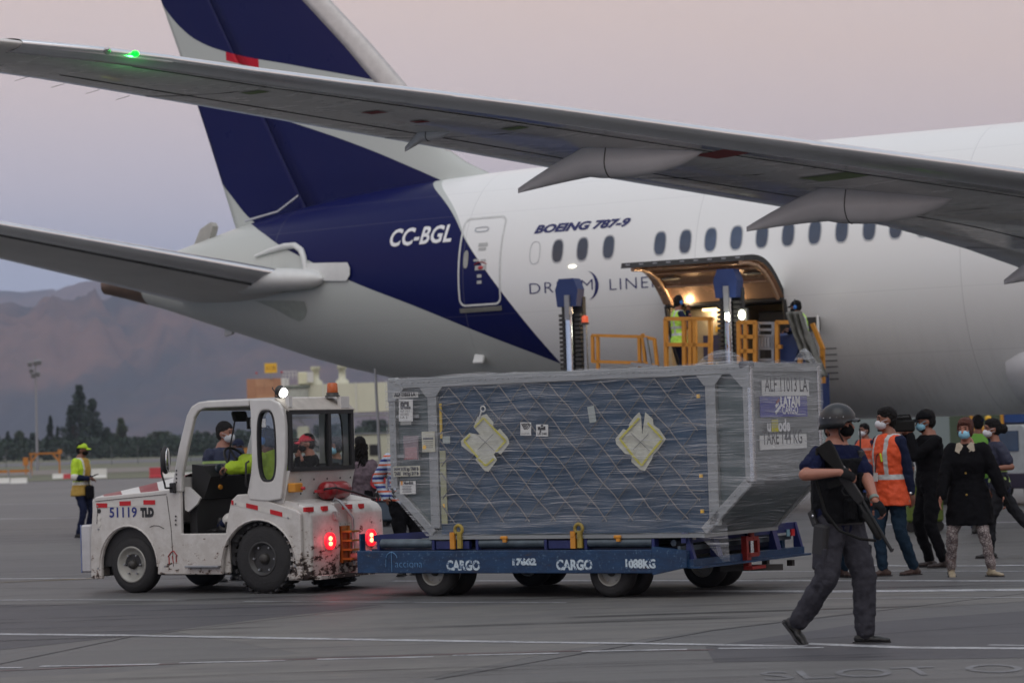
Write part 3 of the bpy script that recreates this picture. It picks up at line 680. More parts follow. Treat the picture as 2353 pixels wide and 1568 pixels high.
h.l.new(fc_, b.inputs['Base Color']); h.l.new(h.m('MULTIPLY_ADD', dirt, 0.25, 0.18), b.inputs['Roughness']); b.inputs['Specular IOR Level'].default_value = 0.14
LEz = [7.45, 7.7, 8.0, 8.28, 8.7, 9.94, 12.16, 16.6, 17.0]; LEt = [-0.3, -0.75, -1.35, -1.75, -2.1, -2.93, -4.99, -9.1, -9.8]
TEz = [6.7, 6.95, 9.97, 12.72, 17.0]; TEt = [-7.86, -7.94, -8.97, -10.02, -11.6]
def hinge(z):
    p, q = f0(497, 14), f0(718, 479); return p[0] + (q[0] - p[0]) * (z - p[1]) / (q[1] - p[1])
def foil(x): return 5 * 0.10 * (0.2969 * math.sqrt(x) - 0.126 * x - 0.3516 * x * x + 0.2843 * x ** 3 - 0.1036 * x ** 4)
zs = [6.6, 6.9, 7.2, 7.45, 7.7, 8.0, 8.28, 8.7, 9.3, 9.94, 11, 12.16, 13.5, 15, 16.2, 16.6, 16.85, 17.0]
def finpart(name, xa, xb, fa, fb, m):
    mb = MB(); rs = []
    for z in zs:
        le, te = smooth(LEz, LEt, z), smooth(TEz, TEt, z); c = le - te
        if z > 16.5: c2 = 1 - (z - 16.5) * 0.7
        else: c2 = 1
        A = xa(z, le, te); B_ = xb(z, le, te); N = 16; up_ = []; dn = []
        for i in range(N + 1):
            u = i / N; u = 1 - math.cos(u * PI / 2) if fa else u
            t = A + (B_ - A) * u; x = max(0, min(1, (le - t) / c)); th = max(0.012, foil(x) * min(c, 7.0) * c2) if x > 0 else 0.0
            up_.append(L3(t, th, z)); dn.append(L3(t, -th, z))
        rs.append(up_ + dn[::-1])
    return mb.rings(rs[::1]).build(name, m, AIR)
finpart('fin', lambda z, le, te: le, lambda z, le, te: hinge(z) + 0.0, True, False, m_fin)
finpart('rudder', lambda z, le, te: hinge(z) - 0.045, lambda z, le, te: te, False, False, m_fin)
mb = MB()
rs = []
for z in zs[6:-2]:
    le = smooth(LEz, LEt, z); te = smooth(TEz, TEt, z); c = le - te; dd = 0.62 if z > 9.2 else 0.62 * max(0.02, (z - 8.2))
    rs.append([L3(le + 0.012, 0, z)] + [L3(le - dd * u, foil(dd * u / c) * min(c, 7.0) + 0.006, z) for u in (0.02, 0.08, 0.2, 0.45, 0.7, 1)] + [L3(le - dd * u, -foil(dd * u / c) * min(c, 7.0) - 0.006, z) for u in (1, 0.7, 0.45, 0.2, 0.08, 0.02)])
mb.rings(rs, False).build('fin_leading_edge', mat('pale_leading_edge', rgb(186, 182, 180), 0.45, 0.3), AIR)
mb = MB(); P = [f0(586, 510), f0(664, 489), f0(709, 452)]
mb.tube([L3(P[0][0], 0.4, P[0][1]), L3(P[1][0], 0.46, P[1][1]), L3(P[2][0], 0.42, P[2][1])], 0.035, 6).build('fin_root_strip', m_metal, AIR)
# --- tail plane
KS = 0.20
def stabp(px, py, dz=0):
    n = AF.cross(AS + Vector((0, 0, KS))); return aloc(hit(px, py, AO + AS * 1.06 + Vector((0, 0, 5.33 + dz)), n))
SLE = sorted([(p.y, p.x) for p in (stabp(0, 514), stabp(350, 572), stabp(690, 636))]); STE = sorted([(p.y, p.x) for p in (stabp(0, 592, -.05), stabp(240, 648, -.05), stabp(330, 668, -0.05))])
def lin2(P, y):
    (a, b_), (c, d) = P[0], P[-1]; return b_ + (d - b_) * (y - a) / (c - a)
def airfoil_part(name, ys, le, te, zf, xa, xb, m, thick=1.0, cap=True, drop=0.02, N=12, closed=True, off=0.0):
    mb = MB(); rs = []
    for y in ys:
        a, b_ = le(y), te(y); c = a - b_; up_ = []; dn = []
        for i in range(N + 1):
            u = i / N; 
            if xa == 0: u = u * u
            x = xa + (xb - xa) * u; th = foil(x) * c * thick + off; cam = -drop * c * x
            up_.append(L3(a - x * c + (off if x == 0 else 0), y, zf(y) + th * 0.75 + cam)); dn.append(L3(a - x * c + (off if x == 0 else 0), y, zf(y) - th * 1.05 + cam))
        rs.append(up_ + dn[::-1] if closed else up_[::-1] + dn[1:] if False else up_ + dn[::-1])
    return mb.rings(rs, cap).build(name, m, AIR)
def zst(y): return 5.33 + KS * (y - 1.06)
m_wing = mat('grey_wing_skin', rgb(214, 212, 208), 0.26, var=0.12, scale=0.8, stretch=(0.5, 2, 1), coat=0.5)
m_stab = mat('grey_tail_skin', rgb(204, 202, 198), 0.42, var=0.1, scale=0.8)
m_lestrip = mat('polished_leading_edge', rgb(226, 227, 229), 0.22, 0.9, var=0.06, scale=1.5)
ysr = [0.6, 1.2, 2.0, 3, 4, 5, 6, 7, 8, 9, 9.7, 9.9]
sle = lambda y: lin2(SLE, y); ste = lambda y: min(lin2(STE, y), lin2(SLE, y) - 0.8)
airfoil_part('tailplane', ysr, sle, ste, zst, 0, 1, m_stab, 1.28)
mb = MB(); rs = []
y0s = stabp(690, 640).y
for y in (y0s, y0s + 0.5, y0s + 1, 3, 4, 5, 6, 7, 8, 9, 9.7):
    c = sle(y) - ste(y); dd = 0.13
    rs.append([L3(sle(y) - dd * u * u * c, y, zst(y) + foil(dd * u * u) * c * 1.28 * 0.75 + 0.016) for u in (1, .8, .6, .4, .2)] + [L3(sle(y) + 0.02, y, zst(y))] + [L3(sle(y) - dd * u * u * c, y, zst(y) - foil(dd * u * u) * c * 1.28 * 1.05 - 0.016) for u in (.2, .4, .6, .8, 1)])
mb.rings(rs, False).build('tailplane_leading_edge', m_lestrip, AIR)
MB().tube([r[-1] for r in rs], .012, 5).build('leading_edge_joint', m_dkgap, AIR); MB().tube(rs[0], .012, 5).build('leading_edge_joint', m_dkgap, AIR)
o_ = FUS
# port tailplane: mirror of the starboard one, mostly hidden
pt = MB(); rs = []
for y in ysr:
    a, b_ = sle(y), ste(y); c = a - b_
    rs.append([L3(a - x * c, -y, zst(y) + foil(x) * c * 0.75) for x in (0, .02, .1, .3, .6, 1)] + [L3(a - x * c, -y, zst(y) - foil(x) * c) for x in (1, .6, .3, .1, .02)])
pt.rings(rs).build('tailplane', m_stab, AIR)
m_rootw = mat('pale_fairing_paint', rgb(214, 216, 214), 0.35, var=0.05)
# tailplane root fairing: blunt nosed body at the fuselage side
rf = MB(); e0 = stabp(806, 652); rs = []
for t_, w_, h_ in ((e0.x, .03, .03), (e0.x - .12, .12, .15), (e0.x - .35, .18, .22), (e0.x - .8, .24, .26), (e0.x - 1.4, .3, .28), (e0.x - 2.4, .34, .28), (e0.x - 4, .3, .22)):
    yy = fsurf(t_, 5.4) + 0.02; f_ = min(1, max(0, (e0.x - t_) / 1.4)); c_ = L3(t_, yy + 0.05 + 0.25 * f_, 5.38 + 0.05 * f_)
    rs.append([c_ + Vector((0, -w_ * 1.6 * math.cos(q) , h_ * math.sin(q))) for q in [2 * PI * i / 14 for i in range(14)]])
rf.rings(rs[::-1]).build('tailplane_root_fairing', m_rootw, AIR)
def patch(outline, off, name, m, parent=AIR, sub=14):
    """thin plate following the fuselage side; outline in (t, z)"""
    zs_ = [z for t, z in outline]; z0, z1 = min(zs_), max(zs_); G = []
    n_ = len(outline)
    for i in range(sub + 1):
        z = z0 + (z1 - z0) * (0.002 + 0.996 * i / sub); xs_ = []
        for k_ in range(n_):
            (a, b_), (c, d) = outline[k_], outline[(k_ + 1) % n_]
            if (b_ - z) * (d - z) < 0: xs_.append(a + (c - a) * (z - b_) / (d - b_))
        if len(xs_) < 2: continue
        lo, hi = min(xs_), max(xs_); G.append([on(lo + (hi - lo) * j / 4, z, off) for j in range(5)])
    mb = MB(); mb.sheet(G, True); return mb.build(name, m, parent)
patch([fhit(*p) for p in ((703, 606), (800, 603), (806, 615), (806, 632), (798, 645), (703, 645))], 0.05, 'seal_plate', m_rootw)
P = [fhit(*p) for p in ((588, 590), (620, 578), (655, 568), (680, 566), (694, 576), (700, 592), (704, 612), (704, 640))]
mb = MB(); mb.tube([on(t, z, 0.05) for t, z in P], [0.03, 0.06, 0.075, 0.075, 0.075, 0.07, 0.06, 0.04], 8).build('tailplane_fence', m_rootw, AIR)
patch([fhit(*p) for p in ((585, 690), (700, 690), (705, 712), (700, 728), (688, 738), (665, 728), (630, 708))], 0.012, 'trim_plate', mat('grey_plate', rgb(150, 157, 150), 0.4), AIR)
# blade antennas and tail intake
mb = MB(); P = [f0(*p) for p in ((451, 566), (466, 528), (490, 511), (495, 520), (488, 548), (482, 556))]
mb.prism([(t, z) for t, z in P], (0, 0.12, 0), (1, 0, 0), (0, 0, 1), (0, -0.24, 0)).build('air_intake_door', mat('pale_bare_metal', rgb(170, 168, 160), 0.4, 0.3), AIR)
mb = MB(); tz = fhit(527, 758); P = f0(527, 766); mb.prism([(P[0] - .12, P[1] - .06), (P[0] + .1, P[1] - .02), (P[0] + .16, P[1] + .2), (P[0] - .1, P[1] + .2)], (0, 0.05, 0), (1, 0, 0), (0, 0, 1), (0, -0.1, 0)).build('blade_antenna', m_rootw, AIR)
# --- wing
def wp(px, py, dz=0.0):
    n = AF.cross(AS + Vector((0, 0, 0.133))); return aloc(hit(px, py, AO + AS * 17.3 + Vector((0, 0, 5.0 + dz)), n))
WLE = sorted([(p.y, p.x) for p in (wp(-120, 78), wp(0, 93), wp(303, 121), wp(700, 178), wp(1190, 238), wp(1700, 309), wp(2352, 396))])
WTE = sorted([(p.y, p.x) for p in (wp(0, 170, -.06), wp(443, 243, -.06), wp(720, 292, -.07), wp(965, 335, -.08), wp(1230, 385, -.1), wp(1480, 427, -.1), wp(1790, 480, -.12), wp(2050, 527, -.12), wp(2352, 622, -.15))])
WLE = [(2.0, WLE[0][1] + (WLE[0][0] - 2.0) * 0.74)] + WLE; WTE = [(2.0, WTE[0][1] + 0.4)] + WTE
wle = lambda y: lerp([a for a, _ in WLE], [b_ for _, b_ in WLE], y) if y <= WLE[-1][0] else WLE[-1][1] - (y - WLE[-1][0]) * 1.3
wte = lambda y: min(wle(y) - 0.25, smooth([a for a, _ in WTE], [b_ for _, b_ in WTE], y) if y <= WTE[-1][0] else WTE[-1][1] - (y - WTE[-1][0]) * 0.95)
def zw(y): return 5.0 + (y - 17.3) * 0.133
ysw = [2.2, 4, 6, 8, 10, 11.5, 13, 14, 15, 16, 17, 18, 19, 20, 21, 22, 23, 24, 25, 26, 26.8, 27.5, 28.1, 28.6, 29.1, 29.6]
airfoil_part('wing', ysw, wle, wte, zw, 0, 1, m_wing, 0.92, N=14)
y_a = ysw[:23]
mb = MB(); rs = []
for y in y_a:
    c = wle(y) - wte(y); dd = 0.135
    rs.append([L3(wle(y) - dd * u * u * c, y, zw(y) + foil(dd * u * u) * c * 0.92 * 0.75 + 0.016) for u in (1, .8, .6, .4, .2)] + [L3(wle(y) + 0.02, y, zw(y))] + [L3(wle(y) - dd * u * u * c, y, zw(y) - foil(dd * u * u) * c * 0.92 * 1.05 - 0.016) for u in (.2, .4, .6, .8, 1)])
segs = [(0, 9), (9, 13), (13, 17), (17, 20), (20, 22)]
for a, b_ in segs:
    q = MB(); q.rings(rs[a:b_ + 1], False).build('leading_edge_slat', m_lestrip, AIR)
def under(x, y, off=0.0):
    c = wle(y) - wte(y); return L3(wle(y) - x * c, y, zw(y) - foil(x) * c * 0.92 * 1.05 - 0.02 * c * x - off)
ln = MB()
for x0, ya, yb in ((0.70, 12, 27), (0.16, 12, 27)):
    ln.tube([under(x0, ya + (yb - ya) * i / 20, 0.0) for i in range(21)], 0.008, 4)
for y in (13.2, 16.4, 19.4, 22.6, 25.6): ln.tube([under(x, y, 0.0) for x in (0.16, 0.4, 0.7, 0.98)], 0.007, 4)
ln.build('wing_panel_gap', m_dkgap, AIR)
m_redmark = mat('red_stencil', rgb(140, 40, 36), 0.5); m_grn = mat('fuel_panel_green', rgb(120, 140, 90), 0.5)
def umark(px, py, w, hh, m, name):
    # nearest underside point for a photo position
    best = None
    for y in [12 + 0.15 * i for i in range(110)]:
        for x in [0.1 + 0.05 * i for i in range(18)]:
            p = under(x, y); q = AO + AF * p.x + AS * (-p.y) + Vector((0, 0, p.z)) - CAM; zz = q.dot(CF); sx_, sy_ = PW / 2 + FPX * q.dot(CR) / zz, PH / 2 - FPX * q.dot(CU) / zz
            d_ = (sx_ - px) ** 2 + (sy_ - py) ** 2
            if best is None or d_ < best[0]: best = (d_, x, y)
    _, x, y = best; c = wle(y) - wte(y)
    G = [[under(x + (i - 2) * hh / 4 / c, y + (j - 2) * w / 4, 0.008) for j in range(5)] for i in range(5)]
    MB().sheet(G, True, flip=False).build(name, m, AIR)
for a in ((864, 262, .12, .25, m_redmark, 'panel_mark'), (967, 273, .1, .2, m_redmark, 'panel_mark'), (1672, 350, .3, .6, m_redmark, 'panel_mark'), (590, 210, .12, .3, m_grn, 'fuel_panel'), (1912, 402, .3, .7, m_grn, 'fuel_panel'), (1180, 300, .12, .3, m_grn, 'fuel_panel')): umark(*a)
def canoe(tail, nose, wdt, dep, name='flap_fairing'):
    a, b_ = tail, nose; N = 18; rs = []; L_ = b_.x - a.x
    for i in range(N + 1):
        u = i / N; t = a.x + L_ * u; y = a.y + (b_.y - a.y) * u
        prof = max(0.015, min(1.0, (u / 0.42)) ** 0.9 if u < 0.42 else max(0.0, 1 - ((u - 0.42) / 0.58) ** 2.2) ** 0.8)
        c = wle(y) - wte(y); x = max(0.0, min(1, (wle(y) - t) / c)); zl = zw(y) - foil(x) * c * 0.82 - 0.02 * c * x
        zc_ = zl * min(1, u * 2.2) + (1 - min(1, u * 2.2)) * a.z if u < 0.45 else zl
        zc_ = min(zl + 0.02, a.z + (zl - a.z) * min(1, u / 0.4)); dn = dep * prof
        rs.append([L3(t, y + wdt / 2 * prof * math.cos(q), zc_ - dn * (0.5 - 0.5 * math.sin(q)) + (0.06 if math.sin(q) > 0.5 else 0)) for q in [2 * PI * k_ / 16 for k_ in range(16)]])
    o = MB().rings(rs).build(name, m_rootg, AIR)
    j = int(N * 0.5); MB().tube([p for p in rs[j]] + [rs[j][0]], 0.008, 5).build('fairing_joint', m_dkgap, o)
m_rootg = mat('light_grey_fairing', rgb(200, 201, 204), 0.38, var=0.08, scale=1.2)
canoe(wp(1190, 443, -.78), wp(1620, 378, -.34), 0.40, 0.40); canoe(wp(1715, 531, -.86), wp(2195, 488, -.42), 0.50, 0.48)
canoe(wp(930, 349, -.36), wp(1040, 322, -.26), 0.16, 0.12); canoe(wp(2306, 652, -1.0), wp(2720, 600, -.6), 0.55, 0.62)
# static wicks, navigation light
for px, py in ((52, 180), (134, 196), (214, 210), (283, 224)):
    p = wp(px, py, -.06); MB().tube([L3(p.x + 0.1, p.y, p.z + .01), L3(p.x - 0.12, p.y, p.z - 0.02)], 0.003, 4).build('static_wick', m_black, AIR)
m_green = mat('green_lamp', (0.0, 1.0, 0.015), 0.3, emit=5.0); m_glass = mat('clear_lamp_cover', (0.5, 0.5, 0.5), 0.1, 0.5)
p = wp(303, 122); gl = MB(); gl.ell(L3(p.x + 0.03, p.y - .02, zw(p.y) - 0.01), 0.05, 0.11, 0.035, Matrix.Rotation(R(38), 3, 'Z')).build('navigation_light', m_green, AIR)
p2 = wp(242, 116); MB().ell(L3(p2.x + 0.03, p2.y, zw(p2.y) - 0.01), 0.05, 0.15, 0.04, Matrix.Rotation(R(38), 3, 'Z')).build('strobe_lens', m_glass, AIR)
pl = bpy.data.lights.new('navigation_glow', 'POINT'); pl.energy = 3.0; pl.color = (0.05, 1, 0.15); pl.shadow_soft_size = 0.04
po = bpy.data.objects.new('navigation_glow', pl); SC.collection.objects.link(po); po.parent = AIR; po.location = L3(p.x + 0.06, p.y + 0.05, zw(p.y) - 0.22)
# wing root fairing (belly bulge) at the right
bb_ = MB(); rs = []
for i in range(20):
    u = i / 19; t = 12.2 + 17 * u; s_ = math.sin(PI * u) ** 0.45 if 0 < u < 1 else 0.0
    rs.append([L3(t, (2.2 + 0.95 * s_) * math.cos(q), 2.75 + (0.95 + 0.35 * s_) * math.sin(q)) for q in [2 * PI * k_ / 32 for k_ in range(32)]])
bb_.rings(rs).build('wing_body_fairing', m_rootg, AIR)
# --- passenger windows
m_pane = mat('dark_window_glass', rgb(46, 62, 84), 0.12, var=0.25, scale=1.4, coat=0.5)
h = NT(m_pane); oi = h.new('ObjectInfo'); bb_ = h.n['Principled BSDF']; lk = bb_.inputs['Base Color'].links[0].from_socket
rm_ = h.new('MapRange'); h.l.new(oi.outputs['Random'], rm_.inputs[0]); rm_.inputs[3].default_value = 0.45; rm_.inputs[4].default_value = 1.7
vm_ = h.new('VectorMath'); vm_.operation = 'MULTIPLY'; h.l.new(lk, vm_.inputs[0]); h.l.new(rm_.outputs[0], vm_.inputs[1]); h.l.new(vm_.outputs[0], bb_.inputs['Base Color'])
m_rim = mat('window_rim', rgb(168, 172, 176), 0.35, 0.5)
def oval(t, z, a, b_, n_=24, p_=2.7):
    return [(t + a * math.copysign(abs(math.cos(q)) ** (2 / p_), math.cos(q)), z + b_ * math.copysign(abs(math.sin(q)) ** (2 / p_), math.sin(q))) for q in [2 * PI * i / n_ for i in range(n_)]]
def ringpatch(o1, o2, off, name, m, parent=AIR):
    A = [on(t, z, off) for t, z in o1]; B_ = [on(t, z, off * 0.6) for t, z in o2]; n_ = len(A)
    mb = MB(); mb.add(A + B_, [(i, (i + 1) % n_, n_ + (i + 1) % n_, n_ + i) for i in range(n_)], True)
    return mb.build(name, m, parent)
wts = [fhit(x, y) for x, y in ((1281, 574), (1338, 570), (1398, 566), (1516, 559), (1574, 556), (1632, 552), (1691, 549), (1750, 545.5), (1810, 542), (1871, 539), (1933, 536), (1996, 533), (2057, 530), (2119, 526))]
zwn = 5.575
for i, (t, z) in enumerate(wts):
    rim = ringpatch(oval(t, zwn, 0.150, 0.268), oval(t, zwn, 0.125, 0.235), 0.006, 'window', m_rim)
    mb = MB(); ov = oval(t, zwn, 0.127, 0.238); c_ = on(t, zwn, 0.004); A = [on(a, b_, 0.004) for a, b_ in ov]
    mb.add([c_] + A, [(0, 1 + (k_ + 1) % 24, 1 + k_) for k_ in range(24)], True); mb.f = [f[::-1] for f in mb.f]; mb.build('pane', m_pane, rim)
t, z = fhit(1229, 577); ringpatch(oval(t, zwn, .135, .25), oval(t, zwn, .12, .235), 0.006, 'window_plug_outline', m_rim)
# --- rear passenger door
def rrect(t0, t1, z0, z1, r, n_=6):
    o = []
    for cx, cz, a in ((t1 - r, z1 - r, 0), (t0 + r, z1 - r, 90), (t0 + r, z0 + r, 180), (t1 - r, z0 + r, 270)):
        for i in range(n_ + 1): q = R(a + 90 * i / n_); o.append((cx + r * math.cos(q), cz + r * math.sin(q)))
    out = []
    for i in range(len(o)):   # extra points down the long sides so the ring follows the skin
        a, b_ = o[i], o[(i + 1) % len(o)]; d = math.dist(a, b_); k_ = max(1, int(d / 0.12)); out += [(a[0] + (b_[0] - a[0]) * j / k_, a[1] + (b_[1] - a[1]) * j / k_) for j in range(k_)]
    return out
DT0, DT1, DZ0, DZ1 = fhit(1056, 700)[0], fhit(1153, 700)[0], fhit(1100, 702)[1], fhit(1110, 499)[1]
door = MB(); 
DOOR = ringpatch(rrect(DT0, DT1, DZ0, DZ1, 0.16), rrect(DT0 + .04, DT1 - .04, DZ0 + .04, DZ1 - .04, 0.13), 0.012, 'passenger_door', mat('door_outline', rgb(206, 208, 206), 0.4))
dw = fhit(1070, 596)
mb = MB(); A = [on(a, b_, 0.006) for a, b_ in oval(dw[0], dw[1], .065, .2)]; mb.add([on(*dw, 0.006)] + A, [(0, 1 + k_, 1 + (k_ + 1) % 24) for k_ in range(24)], True); mb.build('door_window', mat('grey_glass', rgb(150, 152, 148), 0.2), DOOR)
dh = fhit(1107, 527); ringpatch(oval(dh[0], dh[1], .19, .06), oval(dh[0], dh[1], .16, .035), 0.01, 'vent_outline', m_rim, DOOR)
for px, py, w, hh, nm, mm in ((1110, 562, .24, .08, 'placard', mat('pale_placard', rgb(176, 178, 176), 0.5)), (1108, 572, .2, .06, 'placard', None), (1094, 598, .14, .05, 'placard', None), (1110, 598, .14, .05, 'placard', None), (1104, 615, .30, .10, 'handle_recess', None), (1101, 634, .12, .07, 'placard', None), (1101, 648, .12, .07, 'placard', None)):
    c_ = fhit(px, py); pp = patch([(c_[0] - w / 2, c_[1] - hh / 2), (c_[0] + w / 2, c_[1] - hh / 2), (c_[0] + w / 2, c_[1] + hh / 2), (c_[0] - w / 2, c_[1] + hh / 2)], 0.008, nm, mm or MATS['pale_placard'], DOOR, 3)
c_ = fhit(1104, 615); MB().ell(on(c_[0], c_[1], .012), .07, .02, .04).build('door_handle', m_redp, DOOR)
c_ = fhit(1104, 602); MB().tube([on(c_[0] - .16 + .04 * i, c_[1] - .05 + .05 * math.sin(PI * i / 8), .012) for i in range(9)], 0.012, 4).build('arrow_mark', m_redmark, DOOR)
c_ = fhit(1103, 708); patch([(DT0 + .0, c_[1] - .07), (DT1 - .0, c_[1] - .07), (DT1, c_[1] + .03), (DT0, c_[1] + .03)], 0.03, 'door_sill', mat('grey_scuff_plate', rgb(130, 130, 122), 0.5, 0.5), DOOR, 3)
# --- lettering on the side
m_wl = mat('white_lettering', rgb(225, 226, 228), 0.35); m_bl = mat('indigo_lettering', (0.012, 0.016, 0.11), 0.35)
def skin_text(txt, x0, x1, ybase, ytop, m, shear=0.0, offset=0.0, spacing=1.0):
    (t0, z0), (t1, z1) = fhit(x0, ybase), fhit(x1, ybase); zt_ = fhit(x0, ytop)[1]
    me = textmesh(txt, 1.0, shear=shear, offset=offset, spacing=spacing)
    bmm = bmesh.new(); bmm.from_mesh(me); bmesh.ops.triangulate(bmm, faces=bmm.faces); bmesh.ops.subdivide_edges(bmm, edges=[e for e in bmm.edges if e.calc_length() > 0.25], cuts=2); bmm.to_mesh(me); bmm.free()
    xs_ = [v.co.x for v in me.vertices]; ys_ = [v.co.y for v in me.vertices]; a, b_ = min(xs_), max(xs_); c, d = min(ys_), max(ys_)
    for v in me.vertices:
        v.co = on(t0 + (t1 - t0) * (v.co.x - a) / (b_ - a), z0 + (zt_ - z0) * (v.co.y - c) / (d - c), 0.007)
    me.materials.clear(); me.materials.append(m)
    o = bpy.data.objects.new('lettering', me); SC.collection.objects.link(o); o.parent = AIR; return o
skin_text('CC-BGL', 893, 1034, 568, 528, m_wl, 0.12, 0.028, 1.05)
skin_text('BOEING 787-9', 1226, 1444, 538, 518, m_bl, 0.32, 0.05, 1.0)
skin_text('DREAM', 1217, 1363, 675, 651, m_bl, 0, -0.012, 1.15); skin_text('LINER', 1401, 1519, 666, 641, m_bl, 0, -0.012, 1.15)
cc = fhit(1352, 656); mb = MB(); N = 24; rr1 = abs(fhit(1352, 622)[1] - fhit(1352, 689)[1]) / 2; cz_ = (fhit(1352, 622)[1] + fhit(1352, 689)[1]) / 2; G = []
for i in range(N + 1):
    q = -PI / 2 * 1.02 + PI * 1.02 * i / N; x1_, z1_ = rr1 * math.cos(q), rr1 * math.sin(q); w = 0.085 * math.cos(q) ** 1.2 if math.cos(q) > 0 else 0
    G.append([on(cc[0] - 0.06 + x1_ - w * (1 - j / 2), cz_ + z1_, 0.007) for j in range(3)])
mb.sheet(G).build('crescent_emblem', m_bl, AIR)
c_ = fhit(1315, 612); MB().ell(on(*c_, .01), .10, .02, .035).build('wing_light', mat('lit_lens', (1, .95, .75), .3, emit=2.2), AIR)
for px, py, w, hh in ((1103, 820, .26, .28),):
    c_ = fhit(px, py); MB().box(on(*c_, .04), (w, .10, hh), Matrix.Rotation(R(-30), 3, 'X'), .02).build('outflow_hatch', m_rootw, AIR)
# --- rear hold: opening frame, hold and open door leaf
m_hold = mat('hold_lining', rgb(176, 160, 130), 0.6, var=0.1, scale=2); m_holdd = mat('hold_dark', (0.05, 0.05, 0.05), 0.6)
m_copper = mat('door_inner_lining', rgb(206, 170, 140), 0.25, 0.3, var=0.15, scale=1.2)
hd = MB(); yi = 1.0
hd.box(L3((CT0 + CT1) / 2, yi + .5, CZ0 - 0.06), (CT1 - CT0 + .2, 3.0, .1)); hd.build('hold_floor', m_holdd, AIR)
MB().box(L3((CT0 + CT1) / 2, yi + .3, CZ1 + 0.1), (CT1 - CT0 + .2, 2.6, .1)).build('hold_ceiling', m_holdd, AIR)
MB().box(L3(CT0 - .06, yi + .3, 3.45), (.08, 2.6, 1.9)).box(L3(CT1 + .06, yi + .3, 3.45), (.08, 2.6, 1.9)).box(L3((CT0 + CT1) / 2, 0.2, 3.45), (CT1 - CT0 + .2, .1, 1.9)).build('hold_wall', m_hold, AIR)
fr = MB()
for z_ in (CZ0, CZ1): fr.tube([on(CT0 + (CT1 - CT0) * i / 6, z_, .02) for i in range(7)], .05, 6)
for t_ in (CT0, CT1): fr.tube([on(t_, CZ0 + (CZ1 - CZ0) * i / 8, .02) for i in range(9)], .05, 6)
fr.build('hold_door_frame', m_dkgap, AIR)
DL = []; NA, NT_ = 12, 10
hz0, hy0, hz1, hy1 = 4.30, 2.84, 4.98, 4.72
def leaf(u, t, off):
    y = hy0 + (hy1 - hy0) * u; z = hz0 + (hz1 - hz0) * u; nb = Vector((0, hz1 - hz0, -(hy1 - hy0))).normalized()   # in (t,y,z)
    bul = 0.30 * math.sin(PI * u) + off
    return L3(t, y - nb.y * bul * 1.0, z - nb.z * bul)
lt0, lt1 = CT0 - .05, CT1 - 0.0
top_ = [[leaf(i / NA, lt0 + (lt1 - lt0) * j / NT_, 0.10) for j in range(NT_ + 1)] for i in range(NA + 1)]
bot_ = [[leaf(i / NA, lt0 + (lt1 - lt0) * j / NT_, -0.02) for j in range(NT_ + 1)] for i in range(NA + 1)]
dl = MB(); dl.sheet(top_, True); LEAF = dl.build('hold_door', mat('hold_door_skin', rgb(214, 216, 214), 0.35), AIR)
MB().sheet(bot_, True, flip=True).build('inner_lining', m_copper, LEAF)
ed = MB()
for row_t, row_b in ((top_[-1], bot_[-1]), (top_[0], bot_[0])): ed.sheet([row_t, row_b], False)
for j in (0, NT_): ed.sheet([[r[j] for r in top_], [r[j] for r in bot_]], False)
ed.build('door_edge', m_dkgap, LEAF)
lat = MB()
for i in range(9): lat.box(leaf(0.985, lt0 + .15 + i * (lt1 - lt0 - .3) / 8, 0.03), (.10, .06, .07))
lat.build('latch_row', m_galv, LEAF)
rib = MB()
for u in (.25, .5, .75): rib.tube([leaf(u, lt0 + .1 + (lt1 - lt0 - .2) * i / 6, -.05) for i in range(7)], .035, 6)
rib.build('door_rib', m_copper, LEAF)
for j, tt in enumerate((lt0 + .22, lt1 - .12)):
    MB().tube([leaf(u, tt, -.06) for u in (0.02, .2, .4, .6, .8, .95)], .05, 6).build('edge_trim', m_copper, LEAF)
for tt in (lt0 + .5, lt1 - .4): MB().ell(leaf(.38, tt, -.05), .22, .16, .03, n=16).build('access_hole', mat('pale_liner', rgb(180, 176, 160), .5), LEAF)
m_lamp = mat('warm_lamp', (1.0, 0.72, 0.36), 0.4, emit=4.5)
for px, py in ((1590, 688), (1692, 686)):
    p = aloc(hit(px, py, AO + AS * 2.75, AS)); MB().ell(L3(p.x, p.y, p.z), .10, .08, .05).build('hold_lamp', m_lamp, AIR)
    pl = bpy.data.lights.new('hold_lamp_light', 'POINT'); pl.energy = 30; pl.color = (1, .72, .42); pl.shadow_soft_size = .12
    po = bpy.data.objects.new('hold_lamp_light', pl); SC.collection.objects.link(po); po.parent = AIR; po.location = L3(p.x, p.y + .15, p.z - .04)
pl = bpy.data.lights.new('hold_inside_light', 'POINT'); pl.energy = 22; pl.color = (1, .82, .6); pl.shadow_soft_size = .15
po = bpy.data.objects.new('hold_inside_light', pl); SC.collection.objects.link(po); po.parent = AIR; po.location = L3(5.9, 2.2, 4.05); MB().box(L3(5.9, 2.2, 4.16), (.5, .12, .05), None, .01).build('ceiling_lamp', m_lamp, AIR)
# small open service panel forward of the hold door
p = aloc(hit(1884, 745, AO + AS * 2.9, AS)); MB().box(L3(p.x, p.y + .12, p.z), (.05, .3, .34), Matrix.Rotation(R(25), 3, 'Z'), .01).build('service_panel_door', m_rootw, AIR)
MB().box(L3(p.x - .2, 2.83, p.z + .02), (.3, .08, .28)).build('service_panel_recess', m_dkgap, AIR)
for i in range(6):
    c_ = fhit(1905 + i * 1, 800 + i * 14); patch([(c_[0] - .12, c_[1] - .015), (c_[0] + .16, c_[1] - .015), (c_[0] + .16, c_[1] + .015), (c_[0] - .12, c_[1] + .015)], .006, 'placard', mat('faint_placard', rgb(140, 142, 142), .5), AIR, 2)
